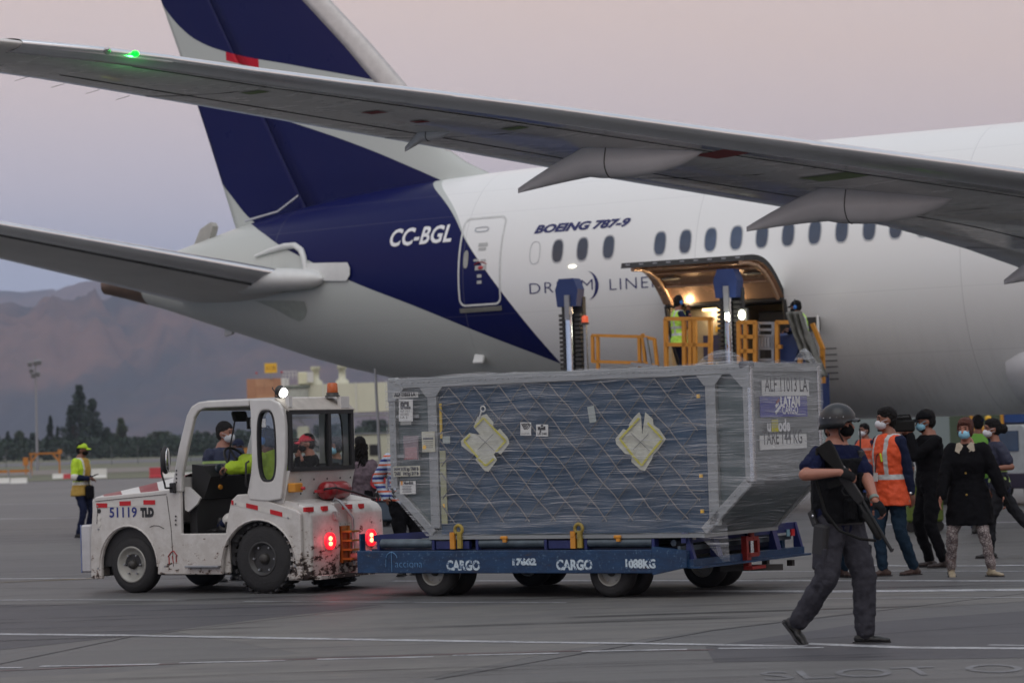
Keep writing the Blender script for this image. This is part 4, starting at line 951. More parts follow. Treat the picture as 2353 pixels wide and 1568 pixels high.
# wheels of the main gear, far right, mostly outside the frame
for tt, yy in ((21.5, 4.6), (23.0, 4.6), (21.5, 5.3), (23.0, 5.3)):
    w_ = MB(); w_.lathe(L3(tt, yy, .68), (0, 1, 0), [(-.22, .35), (-.22, .62), (-.16, .68), (.16, .68), (.22, .62), (.22, .35)], 28).build('gear_wheel', m_black, AIR)
MB().bar(L3(22.25, 4.95, .7), L3(22.25, 4.2, 3.6), .28).bar(L3(21.5, 4.95, .68), L3(23, 4.95, .68), .2).build('main_gear_leg', m_galv, AIR)
# containers standing inside the hold
T = thing('hold_container', 'pale cargo container inside the hold, behind the hi-vis loader', 'cargo container', AO + AF * 5.75 + AS * 1.45 + Vector((0, 0, CZ0)), -TH)
MB().box((0, 0, .8), (1.15, 1.5, 1.55), None, .03).build('body', m_hold, T)
MB().box((0.1, -.77, .75), (.42, .03, .5)).build('label', mat('dark_blue_label', rgb(52, 50, 80), .5), T); MB().box((0.25, -.77, 1.12), (.14, .03, .12)).build('label', m_ysign, T)
text_on('KG', 'lettering', (-0.05, -.79, .32), (1, 0, 0), (0, 0, 1), .22, m_black, T, width=.34)
T = thing('hold_container', 'dark cargo container deep in the forward half of the open hold', 'cargo container', AO + AF * 7.1 + AS * 0.9 + Vector((0, 0, CZ0)), -TH)
MB().box((0, 0, .75), (1.1, 1.1, 1.45), None, .03).build('body', m_holdd, T); MB().box((0, -.56, .75), (.8, .02, 1.0)).build('shutter', m_black, T)
# ================================================================= CARGO LOADER
m_lblue = mat('loader_blue', rgb(30, 52, 104), 0.5, var=0.12, scale=3); m_dark = mat('oily_dark_steel', (0.035, 0.033, 0.03), 0.5); m_chrome = mat('hydraulic_chrome', rgb(210, 212, 214), 0.12, 1.0)
m_rail = mat('amber_rail_paint', rgb(198, 134, 44), 0.45, var=0.1)
LD = thing('cargo_loader', 'blue and amber high cargo loader standing at the open hold', 'cargo loader', AO + AF * 5.6 + AS * 5.0, -TH)
LO = aloc(LD.location)
def ll(t, y, z): return Vector((t - LO.x, -(y - LO.y), z))
def lpix(px, py, y): p = aloc(hit(px, py, AO + AS * y, AS)); return p.x, p.z
for i, (px, yt) in enumerate(((1308, 637), (1672, 615))):
    yy = 5.0 if i == 0 else 4.6
    t_, zt_ = lpix(px, yt, yy); k_ = 0.0
    cx = ll(t_, yy, 0)
    hh = .52
    MB().prism([(-.22, -.30), (.22, -.30), (.26, 0.05), (.17, .27), (-.17, .27), (-.26, .05)], cx + Vector((0, -.16, zt_ - .30)), (1, 0, 0), (0, 0, 1), (0, .3, 0)).build('mast_head', m_lblue, LD)
    MB().box(cx + Vector((.03, -.18, zt_ - .62)), (.11, .06, .5)).build('guide_block', m_galv, LD)
    MB().cyl(cx + Vector((.0, -.06, .9)), cx + Vector((.0, -.06, zt_ - .5)), .085, None, 16).build('hydraulic_ram', m_chrome, LD)
    for sx_ in (-.2, .2):
        ch = MB(); 
        for q in range(int((zt_ - 1.6) / .09)): ch.box(cx + Vector((sx_ * .9, 0, 1.0 + q * .09)), (.13, .12, .06))
        ch.build('lift_chain', m_dark, LD)
    MB().box(cx + Vector((0, .14, (zt_) / 2 - .1)), (.5, .12, zt_ - .6)).build('mast_channel', m_dark, LD)
    MB().box(cx + Vector((0, -.05, 1.25)), (.3, .3, 1.0)).build('ram_base', m_lblue, LD)
# platforms and chassis
t0_, _ = lpix(1300, 850, 5.2); PZ = 2.42
MB().box(ll(6.0, 5.9, PZ - .08), (4.6, 4.6, .16)).build('main_platform', m_dark, LD)
MB().box(ll(5.9, 4.0, PZ + .12), (3.4, 1.4, .14)).build('bridge_platform', m_galv, LD)
for k_ in range(9): MB().cyl(ll(4.0, 4.2 + k_ * .45, PZ + .04), ll(8.0, 4.2 + k_ * .45, PZ + .04), .05, None, 10).build('roller', m_galv, LD)
MB().box(ll(5.8, 8.0, .75), (3.6, 8.2, .5), None, .04).box(ll(3.9, 8, .7), (.4, 7.0, .4)).box(ll(7.7, 8, .7), (.4, 7.0, .4)).build('chassis', m_lblue, LD)
for s_ in (-1, 1):
    MB().bar(ll(5.8 + s_ * 1.2, 5.0, 1.0), ll(5.8 + s_ * 1.2, 9.0, PZ - .2), .16).bar(ll(5.8 + s_ * 1.2, 9.0, 1.0), ll(5.8 + s_ * 1.2, 5.0, PZ - .2), .16).build('scissor_arm', m_lblue, LD)
for tx in (3.9, 7.7):
    for yy in (5.4, 10.6):
        w_ = MB(); w_.lathe(ll(tx, yy, .4), (1, 0, 0), [(-.14, .18), (-.14, .36), (-.09, .4), (.09, .4), (.14, .36), (.14, .18)], 22).build('wheel', m_black, LD)
MB().box(ll(8.3, 5.2, 1.5), (.9, 1.4, 1.7), None, .05).build('engine_cover', m_lblue, LD)
def rail(name, pts, y, m=m_rail, w=.06):
    mb = MB()
    for a, b_ in pts:
        (t1_, z1_), (t2_, z2_) = lpix(*a, y), lpix(*b_, y); mb.bar(ll(t1_, y, z1_), ll(t2_, y, z2_), w)
    return mb.build(name, m, LD)
rail('guard_rail', [((1360, 770), (1475, 773)), ((1362, 830), (1475, 833)), ((1361, 770), (1362, 832)), ((1373, 771), (1374, 860)), ((1468, 773), (1470, 860)), ((1476, 766), (1482, 833)), ((1477, 773), (1503, 779)), ((1503, 777), (1510, 842)), ((1483, 833), (1508, 842))], 5.6)
rail('rail_strut', [((1483, 775), (1494, 838)), ((1450, 835), (1512, 842))], 5.65, m_galv)
rail('guard_rail', [((1527, 732), (1640, 732)), ((1529, 732), (1531, 860)), ((1571, 735), (1573, 860)), ((1586, 733), (1586, 860)), ((1596, 734), (1597, 860)), ((1632, 732), (1632, 860)), ((1530, 791), (1634, 792))], 5.5, w=.075)
rail('guard_rail', [((1697, 740), (1737, 740)), ((1697, 738), (1699, 850)), ((1713, 741), (1713, 850)), ((1735, 740), (1735, 850)), ((1700, 773), (1736, 773)), ((1700, 806), (1736, 806))], 5.5, w=.075)
rail('grey_gate', [((1740, 742), (1778, 742)), ((1742, 742), (1742, 845)), ((1776, 742), (1776, 845)), ((1742, 757), (1776, 757)), ((1744, 771), (1774, 771)), ((1745, 771), (1745, 800)), ((1752, 771), (1752, 800)), ((1759, 771), (1759, 800)), ((1766, 771), (1766, 800)), ((1774, 771), (1774, 800)), ((1744, 800), (1774, 800)), ((1742, 826), (1776, 826))], 5.3, m_galv, .05)
rail('guard_rail', [((1783, 740), (1822, 740)), ((1785, 738), (1786, 850)), ((1866, 743), (1891, 803)), ((1889, 800), (1891, 880)), ((1876, 822), (1893, 822)), ((1838, 822), (1838, 860)), ((1784, 796), (1796, 796))], 5.4, w=.075)
p1, z1_ = lpix(1814, 800, 5.2); MB().box(ll(p1, 5.0, z1_ - .2), (.62, .5, 1.0), None, .05).build('control_console', m_lblue, LD)
p1, z1_ = lpix(1886, 900, 5.0); MB().box(ll(p1, 5.0, z1_ - .1), (.14, .5, .9)).build('side_cover', m_lblue, LD)
p1, z1_ = lpix(1344, 745, 5.4); pc = ll(p1, 5.4, z1_)
MB().bar(ll(p1, 5.4, PZ), pc, .06).build('beacon_post', m_galv, LD); MB().lathe(pc, (0, 0, 1), [(0, .08), (.04, .08)], 14).build('beacon_base', m_dark, LD)
MB().lathe(pc + Vector((0, 0, .04)), (0, 0, 1), [(0, .07), (.12, .065), (.14, .03)], 14).build('beacon_lens', mat('red_orange_lens', (.75, .10, .03), .25, emit=.35), LD)
p1, z1_ = lpix(1704, 723, 5.0); fl = MB().ell(ll(p1, 5.0, z1_), .075, .05, .10).build('flood_lamp', mat('cool_flood_lamp', (1, 1, .78), .3, emit=5), LD)
MB().box(ll(p1, 4.92, z1_), (.2, .1, .26), None, .02).build('lamp_housing', m_dark, LD); MB().bar(ll(p1, 4.9, PZ), ll(p1, 4.9, z1_), .05).build('lamp_post', m_dark, LD)
pl = bpy.data.lights.new('flood_lamp_light', 'POINT'); pl.energy = 12; pl.color = (1, 1, .85); pl.shadow_soft_size = .08
po = bpy.data.objects.new('flood_lamp_light', pl); SC.collection.objects.link(po); po.parent = LD; po.location = ll(p1, 5.15, z1_)
p1, z1_ = lpix(1664, 727, 4.9); MB().box(ll(p1 + .05, 4.9, z1_), (.06, .04, .14)).build('marker_lamp', mat('cool_flood_lamp', (1, 1, .7)), LD)
# ================================================================= BAGGAGE TUG
TA = gnd(300, 1362); TR = R(149); TX = Vector((math.cos(TR), math.sin(TR), 0)); TY = Vector((-math.sin(TR), math.cos(TR), 0))
TUG = thing('tow_tractor', 'scuffed white baggage tow tractor with an open cab, pulling the blue dolly', 'tow tractor', TA, TR)
def ts_(px, py, y=0.0):
    q = hit(px, py, TA + TY * y, TY) - TA; return q.dot(TX), q.z
def tr_(px, py, x=-2.36):
    q = hit(px, py, TA + TX * x, TX) - TA; return q.dot(TY), q.z
m_tug, h, b, oc = newmat('chipped_white_paint')
n1 = h.noise(oc, 5.0, 9, 0.75); n2 = h.noise(oc, 16, 7, 0.7); n3 = h.noise(h.mapping(oc, (3, 3, 5.5)), 2.6, 8, 0.75); sp = h.new('SeparateXYZ'); h.l.new(oc, sp.inputs[0])
lowz = h.new('MapRange'); h.l.new(sp.outputs[2], lowz.inputs[0]); lowz.inputs[1].default_value = 1.15; lowz.inputs[2].default_value = 0.15; lowz.inputs[3].default_value = -0.11; lowz.inputs[4].default_value = 0.135
rearx = h.new('MapRange'); h.l.new(sp.outputs[0], rearx.inputs[0]); rearx.inputs[1].default_value = -1.9; rearx.inputs[2].default_value = -2.4; rearx.inputs[3].default_value = 0; rearx.inputs[4].default_value = 0.05
nn_ = h.m('ADD', h.m('ADD', n3, lowz.outputs[0]), rearx.outputs[0])
chip = h.step(nn_, 0.672, 0.008); rustr = h.step(nn_, 0.655, 0.02)
grime = h.step(h.m('ADD', n1, lowz.outputs[0]), 0.52, 0.16)
c = h.mix(h.m('MULTIPLY', grime, 0.5), rgb(208, 206, 202), rgb(160, 154, 146)); c = h.mix(h.m('MULTIPLY', n2, 0.14), c, rgb(120, 112, 104))
c = h.mix(h.m('MULTIPLY', rustr, 0.6), c, rgb(140, 96, 66)); c = h.mix(chip, c, rgb(44, 34, 30))
h.l.new(c, b.inputs['Base Color']); h.l.new(h.m('MULTIPLY_ADD', grime, 0.25, 0.32), b.inputs['Roughness'])
bp = h.new('Bump'); bp.inputs['Strength'].default_value = 0.4; bp.inputs['Distance'].default_value = 0.004; h.l.new(h.m('SUBTRACT', n2, chip), bp.inputs['Height']); h.l.new(bp.outputs[0], b.inputs['Normal'])
m_cab = mat('cab_white_paint', rgb(204, 203, 200), 0.35, var=0.10, scale=3, coat=0.3)
m_wood = mat('dark_interior_plastic', (0.02, 0.02, 0.021), 0.6); m_tyre = mat('tyre_rubber', (0.018, 0.018, 0.019), 0.75, var=0.3, scale=12, bump=0.3)
m_glass = bpy.data.materials.new('tinted_glass'); m_glass.use_nodes = True; h = NT(m_glass); h.n.clear()
tb = h.new('BsdfTransparent'); tb.inputs[0].default_value = (0.84, 0.88, 0.88, 1); gb = h.new('BsdfGlossy'); gb.inputs['Roughness'].default_value = 0.03; mx = h.new('MixShader'); fr = h.new('Fresnel'); fr.inputs[0].default_value = 1.5; oo = h.new('OutputMaterial')
h.l.new(fr.outputs[0], mx.inputs[0]); h.l.new(tb.outputs[0], mx.inputs[1]); h.l.new(gb.outputs[0], mx.inputs[2]); h.l.new(mx.outputs[0], oo.inputs[0])
WD = -1.50; CW = -1.31
def arc(cx, cz, rx, rz, a0, a1, n=14): return [(cx + rx * math.cos(R(a0 + (a1 - a0) * i / n)), cz + rz * math.sin(R(a0 + (a1 - a0) * i / n))) for i in range(n + 1)]
side = [(.57, .16), (.56, .6), (.51, 1.05), (.48, 1.08), (-.59, 1.15), (-.74, 1.15), (-.74, .66), (-1.35, .66), (-1.39, .86), (-1.44, 1.02), (-1.52, 1.08), (-1.64, 1.085), (-2.30, .90), (-2.36, .86), (-2.36, .16)] \
    + [(-2.29, .17)] + arc(-1.79, .27, .50, .52, 180, 0)[::1] + [(-1.28, .21), (-.39, .21)] + arc(.01, .30, .405, .44, 180, 0) + [(.41, .16)]
def sidepanel(y0, y1, name):
    return MB().prism(side, (0, y0, 0), (1, 0, 0), (0, 0, 1), (0, y1 - y0, 0)).build(name, m_tug, TUG)
for y0, y1 in ((0, -.05), (WD, WD + .05)):
    o = sidepanel(y0, y1, 'side_panel'); md = o.modifiers.new('bevel', 'BEVEL'); md.width = .012; md.segments = 2; md.limit_method = 'ANGLE'
# step panel and sticker
MB().box((-1.05, -.09, .42), (.60, .06, .42), None, .02).build('step_panel', m_tug, TUG)
c0 = ts_(486, 1249, -.055); MB().box((c0[0], -.052, c0[1]), (.15, .006, .1)).build('yellow_decal', mat('faded_yellow_decal', rgb(196, 176, 84), .5), TUG); MB().box((c0[0] - .02, -.047, c0[1]), (.07, .006, .06)).build('decal_symbol', m_rail, TUG)
# inner wheel arches and underbody
MB().box((-.9, WD / 2, .30), (2.9, 1.0, .22)).build('chassis', m_wood, TUG)
MB().box((.01, -.34, .52), (.84, .55, .44)).box((-1.79, -.40, .55), (1.02, .62, .46)).box((.01, WD + .34, .52), (.84, .55, .44)).box((-1.79, WD + .4, .55), (1.02, .62, .46)).build('wheel_housing', m_wood, TUG)
# nose and bumper
MB().box((.53, WD / 2, .62), (.06, -WD - .06, .88), None, .02).build('front_panel', m_tug, TUG)
bm_ = MB().box((.65, WD / 2, .50), (.15, -WD - .04, .54), None, .02).build('front_bumper', mat('bumper_pale_paint', rgb(186, 186, 188), .5, var=.12, scale=4), TUG)
MB().box((.728, WD / 2, .50), (.012, -WD - .06, .54)).build('bumper_rubber', mat('worn_blue_edge', rgb(110, 122, 160), .6, var=.3), TUG)
# bonnet with raised centre and red and white chevrons
m_hood, h, b, oc = newmat('red_white_bonnet')
sp = h.new('SeparateXYZ'); h.l.new(oc, sp.inputs[0]); s_ = h.m('ADD', h.m('MULTIPLY', sp.outputs[0], 1.9), h.m('MULTIPLY', h.m('ABSOLUTE', h.m('ADD', sp.outputs[1], .75)), 1.8))
st = h.m('GREATER_THAN', h.m('FRACT', s_), 0.5); n1 = h.noise(oc, 6, 8, .7)
c = h.mix(st, rgb(206, 205, 203), rgb(126, 26, 36)); c = h.mix(h.m('MULTIPLY', h.step(n1, .6, .06), .35), c, rgb(150, 140, 134)); h.l.new(c, b.inputs['Base Color']); b.inputs['Roughness'].default_value = .4
G = []
for i in range(15):
    x = .50 - 1.16 * i / 14; row = []
    for j in range(17):
        v = j / 16; y = -.03 + (WD + .06) * v; e = min(v, 1 - v) / .16; e = min(1, e); e = e * e * (3 - 2 * e)
        u = i / 14; z = 1.08 + .07 * u + e * (.035 + .135 * u ** 1.1); row.append((x, y, z))
    G.append(row)
MB().sheet(G, True).build('bonnet', m_hood, TUG)
for k in range(5):
    x = -.40 - .04 * k; MB().bar((x, -.33, 1.245 + .009 * k), (x - .02, -.72, 1.275 + .009 * k), .014, .02).build('bonnet_louvre', mat('louvre_red', rgb(90, 20, 30), .5), TUG)
# cab side frames
def px2(l, y=0): return [ts_(a, b_, y) for a, b_ in l]
def resample(center, outer, n=40):
    out = []
    for i in range(n):
        a = 2 * PI * i / n; d = (math.cos(a), math.sin(a)); best = 0
        for k in range(len(outer)):
            (x1, y1), (x2, y2) = outer[k], outer[(k + 1) % len(outer)]; ex, ey = x2 - x1, y2 - y1; den = d[0] * ey - d[1] * ex
            if abs(den) < 1e-9: continue
            t = ((x1 - center[0]) * ey - (y1 - center[1]) * ex) / den; s_ = ((x1 - center[0]) * d[1] - (y1 - center[1]) * d[0]) / den
            if t > 0 and -1e-6 <= s_ <= 1 + 1e-6: best = max(best, t)
        out.append((center[0] + d[0] * best, center[1] + d[1] * best))
    return out
def holed(mb, outer, inner, y0, y1):
    n = len(outer); V = [(a, y0, b_) for a, b_ in outer] + [(a, y0, b_) for a, b_ in inner] + [(a, y1, b_) for a, b_ in outer] + [(a, y1, b_) for a, b_ in inner]
    F_ = []
    for i in range(n):
        j = (i + 1) % n; F_ += [(i, j, n + j, n + i), (2 * n + j, 2 * n + i, 3 * n + i, 3 * n + j), (j, i, 2 * n + i, 2 * n + j), (n + i, n + j, 3 * n + j, 3 * n + i)]
    mb.add(V, F_); return mb
apil = [(-.62, 1.12), (-.64, 1.22), (-.735, 1.60), (-.86, 1.96), (-.93, 2.06), (-1.03, 2.105), (-1.15, 2.115), (-1.72, 2.115), (-1.72, 2.035), (-1.12, 2.035), (-1.02, 2.0), (-.965, 1.93), (-.86, 1.60), (-.775, 1.30), (-.76, 1.12)]
bout = [(-1.72, 2.115), (-2.02, 2.105), (-2.12, 2.06), (-2.175, 1.98), (-2.20, 1.86), (-2.19, 1.45), (-2.12, 1.02), (-1.95, 1.0), (-1.68, 1.02), (-1.66, 1.12), (-1.74, 1.35), (-1.74, 2.03)]
oc_ = (-1.945, 1.60); inn = [(oc_[0] + .125 * math.copysign(abs(math.cos(2 * PI * i / 40)) ** .55, math.cos(2 * PI * i / 40)), oc_[1] + .385 * math.copysign(abs(math.sin(2 * PI * i / 40)) ** .72, math.sin(2 * PI * i / 40))) for i in range(40)]
inr = [(oc_[0] + (a - oc_[0]) * .88, oc_[1] + (b_ - oc_[1]) * .955) for a, b_ in inn]
def angof(p): return math.atan2(p[1] - oc_[1], p[0] - oc_[0])
def resample_at(outer, pts):
    out = []
    for p in pts:
        a = angof(p); d = (math.cos(a), math.sin(a)); best = 0
        for k in range(len(outer)):
            (x1, y1), (x2, y2) = outer[k], outer[(k + 1) % len(outer)]; ex, ey = x2 - x1, y2 - y1; den = d[0] * ey - d[1] * ex
            if abs(den) < 1e-9: continue
            t = ((x1 - oc_[0]) * ey - (y1 - oc_[1]) * ex) / den; s_ = ((x1 - oc_[0]) * d[1] - (y1 - oc_[1]) * d[0]) / den
            if t > 0 and -1e-6 <= s_ <= 1 + 1e-6: best = max(best, t)
        out.append((oc_[0] + d[0] * best, oc_[1] + d[1] * best))
    return out
outb = resample_at(bout, inn)
for y0, y1 in ((.012, -.05), (CW - .012, CW + .05)):
    q = MB().prism(apil, (0, y0, 0), (1, 0, 0), (0, 0, 1), (0, y1 - y0, 0)); o = q.build('windscreen_pillar', m_cab, TUG); md = o.modifiers.new('bevel', 'BEVEL'); md.width = .018; md.segments = 3; md.limit_method = 'ANGLE'
    q = holed(MB(), outb, inn, y0, y1); o = q.build('rear_pillar', m_cab, TUG); md = o.modifiers.new('bevel', 'BEVEL'); md.width = .015; md.segments = 2; md.limit_method = 'ANGLE'
    q = holed(MB(), inn, inr, y0 + (.004 if y0 > 0 else -.004), y1 * 1 + (-.0 if y0 > 0 else .0)); o2 = q.build('oval_window_seal', m_black, o)
    MB().add([(a, (y0 + y1) / 2, b_) for a, b_ in inr], [tuple(range(40))]).build('oval_window_glass', m_glass, o)
# roof
rf = MB(); rf.prism([(-.95, 2.075), (-1.1, 2.12), (-2.0, 2.125), (-2.06, 2.10), (-2.06, 2.05), (-1.05, 2.04)], (0, -.07, 0), (1, 0, 0), (0, 0, 1), (0, CW + .14, 0)); rf.build('roof', m_cab, TUG)
MB().prism([(-2.05, 2.115), (-2.22, 1.985), (-2.22, 1.965), (-2.04, 2.08)], (0, -.03, 0), (1, 0, 0), (0, 0, 1), (0, CW + .05, 0)).build('roof_rear_slope', mat('dusty_roof', rgb(170, 164, 156), .6, var=.2, scale=5), TUG)
MB().box((-2.18, -.10, 2.07), (.05, .06, .12)).build('roof_bracket', m_cab, TUG); MB().box((-2.19, -1.12, 2.06), (.05, .16, .13)).build('roof_bracket', m_cab, TUG)
# rear window and wall
rw = MB(); y0, y1, z0, z1 = -.05, CW + .05, 1.335, 1.975
for a, b_ in (((y0, z0), (y1, z0)), ((y0, z1 - .02), (y1, z1 - .02)), ((y0 - .02, z0), (y0 - .02, z1)), ((y1 + .02, z0), (y1 + .02, z1)), ((-.80, z0), (-.80, z1))):
    rw.bar((-2.20, a[0], a[1]), (-2.20, b_[0], b_[1]), .05, .045)
rw.build('rear_window_frame', m_black, TUG)
MB().add([(-2.195, y0, z0), (-2.195, y1, z0), (-2.195, y1, z1), (-2.195, y0, z1)], [(0, 1, 2, 3)]).build('rear_window_glass', m_glass, TUG)
MB().prism([(-2.16, 1.325), (-2.21, 1.325), (-2.12, .98), (-2.07, .98)], (0, -.04, 0), (1, 0, 0), (0, 0, 1), (0, CW + .07, 0)).build('cab_rear_wall', m_tug, TUG)
sc_ = MB()
for py_ in (-.25, -.5, -.75, -1.0, -1.2): sc_.ell((-2.20, py_, 1.22), .006, .012, .012, n=8, k=5).ell((-2.16, py_ - .05, 1.07), .006, .012, .012, n=8, k=5)
sc_.build('bolt_heads', m_dark, TUG, kind='stuff')
# windscreen
MB().add([(-.70, -.06, 1.28), (-.70, CW + .06, 1.28), (-.96, CW + .06, 2.03), (-.96, -.06, 2.03)], [(0, 1, 2, 3)]).build('windscreen', m_glass, TUG)
MB().bar((-.68, -.04, 1.22), (-.68, CW + .04, 1.22), .06, .12).bar((-.97, -.04, 2.04), (-.97, CW + .04, 2.04), .06, .06).build('windscreen_rail', m_cab, TUG)
MB().tube([(-.72, -.9, 1.34), (-.80, -.85, 1.6), (-.93, -.80, 1.95)], .01, 6).build('wiper', m_black, TUG)
# interior
MB().box((-1.40, WD / 2, .60), (1.3, -WD - .12, .08)).build('cab_floor', m_wood, TUG)
MB().prism([(-.74, 1.02), (-.74, 1.42), (-.90, 1.40), (-1.0, 1.28), (-.90, 1.04)], (0, -.22, 0), (1, 0, 0), (0, 0, 1), (0, -.95, 0)).build('dashboard', m_wood, TUG)
MB().ell((-.96, -.45, 1.36), .03, .1, .06).build('instrument_cluster', mat('instrument_glass', rgb(60, 70, 80), .15), TUG); MB().lathe((-1.0, -.38, 1.16), (-1, .1, 0), [(0, .03), (.02, .025)], 14).build('dash_knob', m_rail, TUG)
MB().prism([(-.75, 1.18), (-.82, 1.17), (-.97, 1.05), (-.92, .98), (-.80, .90), (-.75, .92)], (0, -.06, 0), (1, 0, 0), (0, 0, 1), (0, -.03, 0)).build('knee_guard', m_cab, TUG)
MB().box((-.80, -.75, .84), (.10, 1.2, .40)).build('bulkhead', m_wood, TUG)
sw = MB(); cS = Vector((-1.22, -.42, 1.44)); ax = Vector((-.80, 0.0, .55)).normalized(); x_, y_, _ = basis(ax)
sw.tube([cS + x_ * .185 * math.cos(2 * PI * i / 28) + y_ * .185 * math.sin(2 * PI * i / 28) for i in range(29)], .014, 8)
for a in (90, 210, 330): sw.tube([cS, cS + x_ * .18 * math.cos(R(a)) + y_ * .18 * math.sin(R(a))], .012, 6)
sw.cyl(cS - ax * .02, cS + ax * .02, .04); sw.build('steering_wheel', m_wood, TUG); MB().bar(cS, cS - ax * .34, .06).build('steering_column', m_wood, TUG)
MB().box((-1.72, -.48, .86), (.46, .5, .14), None, .04).build('seat', m_wood, TUG); MB().box((-2.02, -.48, 1.0), (.08, .48, .30), None, .03).build('seat_back', m_wood, TUG)
MB().box((-1.60, -1.05, .84), (.46, .45, .14), None, .04).build('seat', m_wood, TUG); MB().box((-2.02, -1.02, 1.14), (.1, .46, .5), None, .04).build('seat_back', m_wood, TUG)
mi = MB().box((-1.26, -.74, 1.86), (.03, .24, .13), Matrix.Rotation(R(-20), 3, 'Z'), .02).build('inside_mirror', m_black, TUG); MB().box((-1.278, -.745, 1.86), (.004, .21, .10), Matrix.Rotation(R(-20), 3, 'Z')).build('mirror_glass', m_chrome, mi); MB().tube([(-1.24, -.74, 1.92), (-1.2, -.7, 2.04)], .008, 6).build('mirror_stem', m_black, TUG)
MB().box((-1.12, -.62, 1.94), (.05, .26, .12), Matrix.Rotation(R(15), 3, 'Y'), .02).build('sun_visor', m_black, TUG)
# outside mirror
MP = ts_(380, 1056, .22); mm_ = MB(); mm_.ell((MP[0], .22, MP[1]), .055, .10, .155, Matrix.Rotation(R(24), 3, 'Z'), 16, 11); mr_ = mm_.build('outside_mirror', m_black, TUG)
MB().ell((MP[0] - .045, .235, MP[1]), .02, .085, .135, Matrix.Rotation(R(24), 3, 'Z'), 16, 9).build('mirror_glass', m_chrome, mr_)
MB().tube([(-.66, .04, 1.17), (-.66, .16, 1.17), (MP[0] + .02, .22, MP[1] - .26), (MP[0] + .05, .23, MP[1] - .15), (MP[0] + .05, .23, MP[1] + .13)], .011, 7).build('mirror_arm', m_black, TUG); MB().box((-.665, .035, 1.17), (.07, .05, .11), None, .01).build('mirror_mount', m_black, TUG)
MB().tube([(-.74, -1.40, 1.45), (-.76, -1.50, 1.7), (-.82, -1.50, 1.78), (-.84, -1.38, 1.5)], .014, 6).build('far_mirror_arm', m_black, TUG)
# rear body
def rb_(y0, y1, zt_, name='rear_body_block'):
    G = [(-2.08, .98), (-2.30, .965), (-2.40, .93), (-2.455, .86), (-2.47, .5), (-2.44, .16), (-2.36, .14), (-2.08, .14)]
    o = MB().prism(G, (0, y0, 0), (1, 0, 0), (0, 0, 1), (0, y1 - y0, 0)).build(name, m_tug, TUG); md = o.modifiers.new('bevel', 'BEVEL'); md.width = .03; md.segments = 3; md.limit_method = 'ANGLE'; return o
rb_(-.052, -.60, .9); rb_(-.86, WD + .052, .9)
MB().box((-2.30, -.73, .56), (.16, .27, .80), None, .01).build('hitch_recess', m_tug, TUG)
MB().prism([(-1.6, .98), (-1.64, 1.07), (-2.06, 1.02), (-2.3, .97), (-2.3, .9), (-1.6, .9)], (0, -.05, 0), (1, 0, 0), (0, 0, 1), (0, WD + .1, 0)).build('rear_deck', m_tug, TUG)
MB().box((-2.5, WD / 2, .17), (.08, 1.3, .04)).build('rear_lip', m_tug, TUG)
hb = MB()
for z in (.34, .44, .54, .64): hb.box((-2.50, -.73, z), (.14, .15, .02))
hb.box((-2.43, -.80, .50), (.03, .02, .40)).box((-2.43, -.66, .50), (.03, .02, .40)).box((-2.42, -.73, .5), (.02, .16, .40)); hb.build('tow_hitch', mat('grimy_amber_steel', rgb(150, 96, 34), .55, var=.35, scale=16), TUG, kind='thing')
MB().cyl((-2.54, -.73, .28), (-2.54, -.73, .78), .016).tube([(-2.54, -.73, .78), (-2.50, -.70, .86), (-2.42, -.67, .97), (-2.36, -.66, 1.0), (-2.32, -.66, .94)], .016, 8).build('hitch_pin', m_galv, TUG)
m_tail = mat('lit_tail_lamp', (1.0, 0.012, 0.03), 0.3, emit=2.2); m_tailc = mat('lit_tail_core', (1.0, 0.55, 0.20), 0.3, emit=3.0)
for yy in (-.37, -1.16):
    t_ = MB().lathe((-2.485, yy, .55), (-1, 0, 0), [(-.03, .095), (.012, .095), (.012, .078)], 24, cap=False).build('tail_lamp_ring', mat('red_glow_ring', (1, .02, .04), .3, emit=.8), TUG)
    MB().lathe((-2.48, yy, .55), (-1, 0, 0), [(-.02, .07), (.006, .068)], 24).build('tail_lamp', m_tail, TUG)
    q = MB()
    for dz in (-.028, .028): q.ell((-2.49, yy, .55 + dz), .008, .034, .024)
    q.build('lamp_element', m_tailc, TUG)
    pl = bpy.data.lights.new('tail_lamp_light', 'POINT'); pl.energy = 1.5; pl.color = (1, .03, .06); pl.shadow_soft_size = .07
    po = bpy.data.objects.new('tail_lamp_light', pl); SC.collection.objects.link(po); po.parent = TUG; po.location = (-2.56, yy, .55)
# extinguisher on the deck
ex = MB(); ex.lathe((-2.26, -.58, 1.09), (.10, -1, .0), [(0, .03), (.02, .085), (.05, .098), (.46, .098), (.50, .085), (.53, .04)], 24); ex.build('fire_extinguisher', mat('extinguisher_red', rgb(150, 24, 30), .3, coat=.4), TUG)
MB().lathe((-2.255, -.70, 1.09), (.10, -1, 0), [(0, .1), (.012, .1)], 24, cap=False).lathe((-2.225, -1.0, 1.09), (.10, -1, 0), [(0, .1), (.012, .1)], 24, cap=False).build('extinguisher_strap', m_dark, TUG)
MB().tube([(-2.27, -.57, 1.09), (-2.34, -.50, 1.11), (-2.42, -.6, 1.12), (-2.46, -.9, 1.06), (-2.5, -1.25, .97)], .013, 7).build('extinguisher_hose', m_black, TUG); MB().box((-2.30, -.46, 1.09), (.03, .16, .03)).build('extinguisher_lever', m_redp, TUG)
e_ = tr_(655, 1122, -2.2); MB().box((-2.22, -.12, 1.14), (.10, .15, .10), None, .01).build('stop_switch_box', m_rail, TUG); MB().cyl((-2.27, -.16, 1.13), (-2.31, -.17, 1.13), .018).build('stop_button', m_redp, TUG)
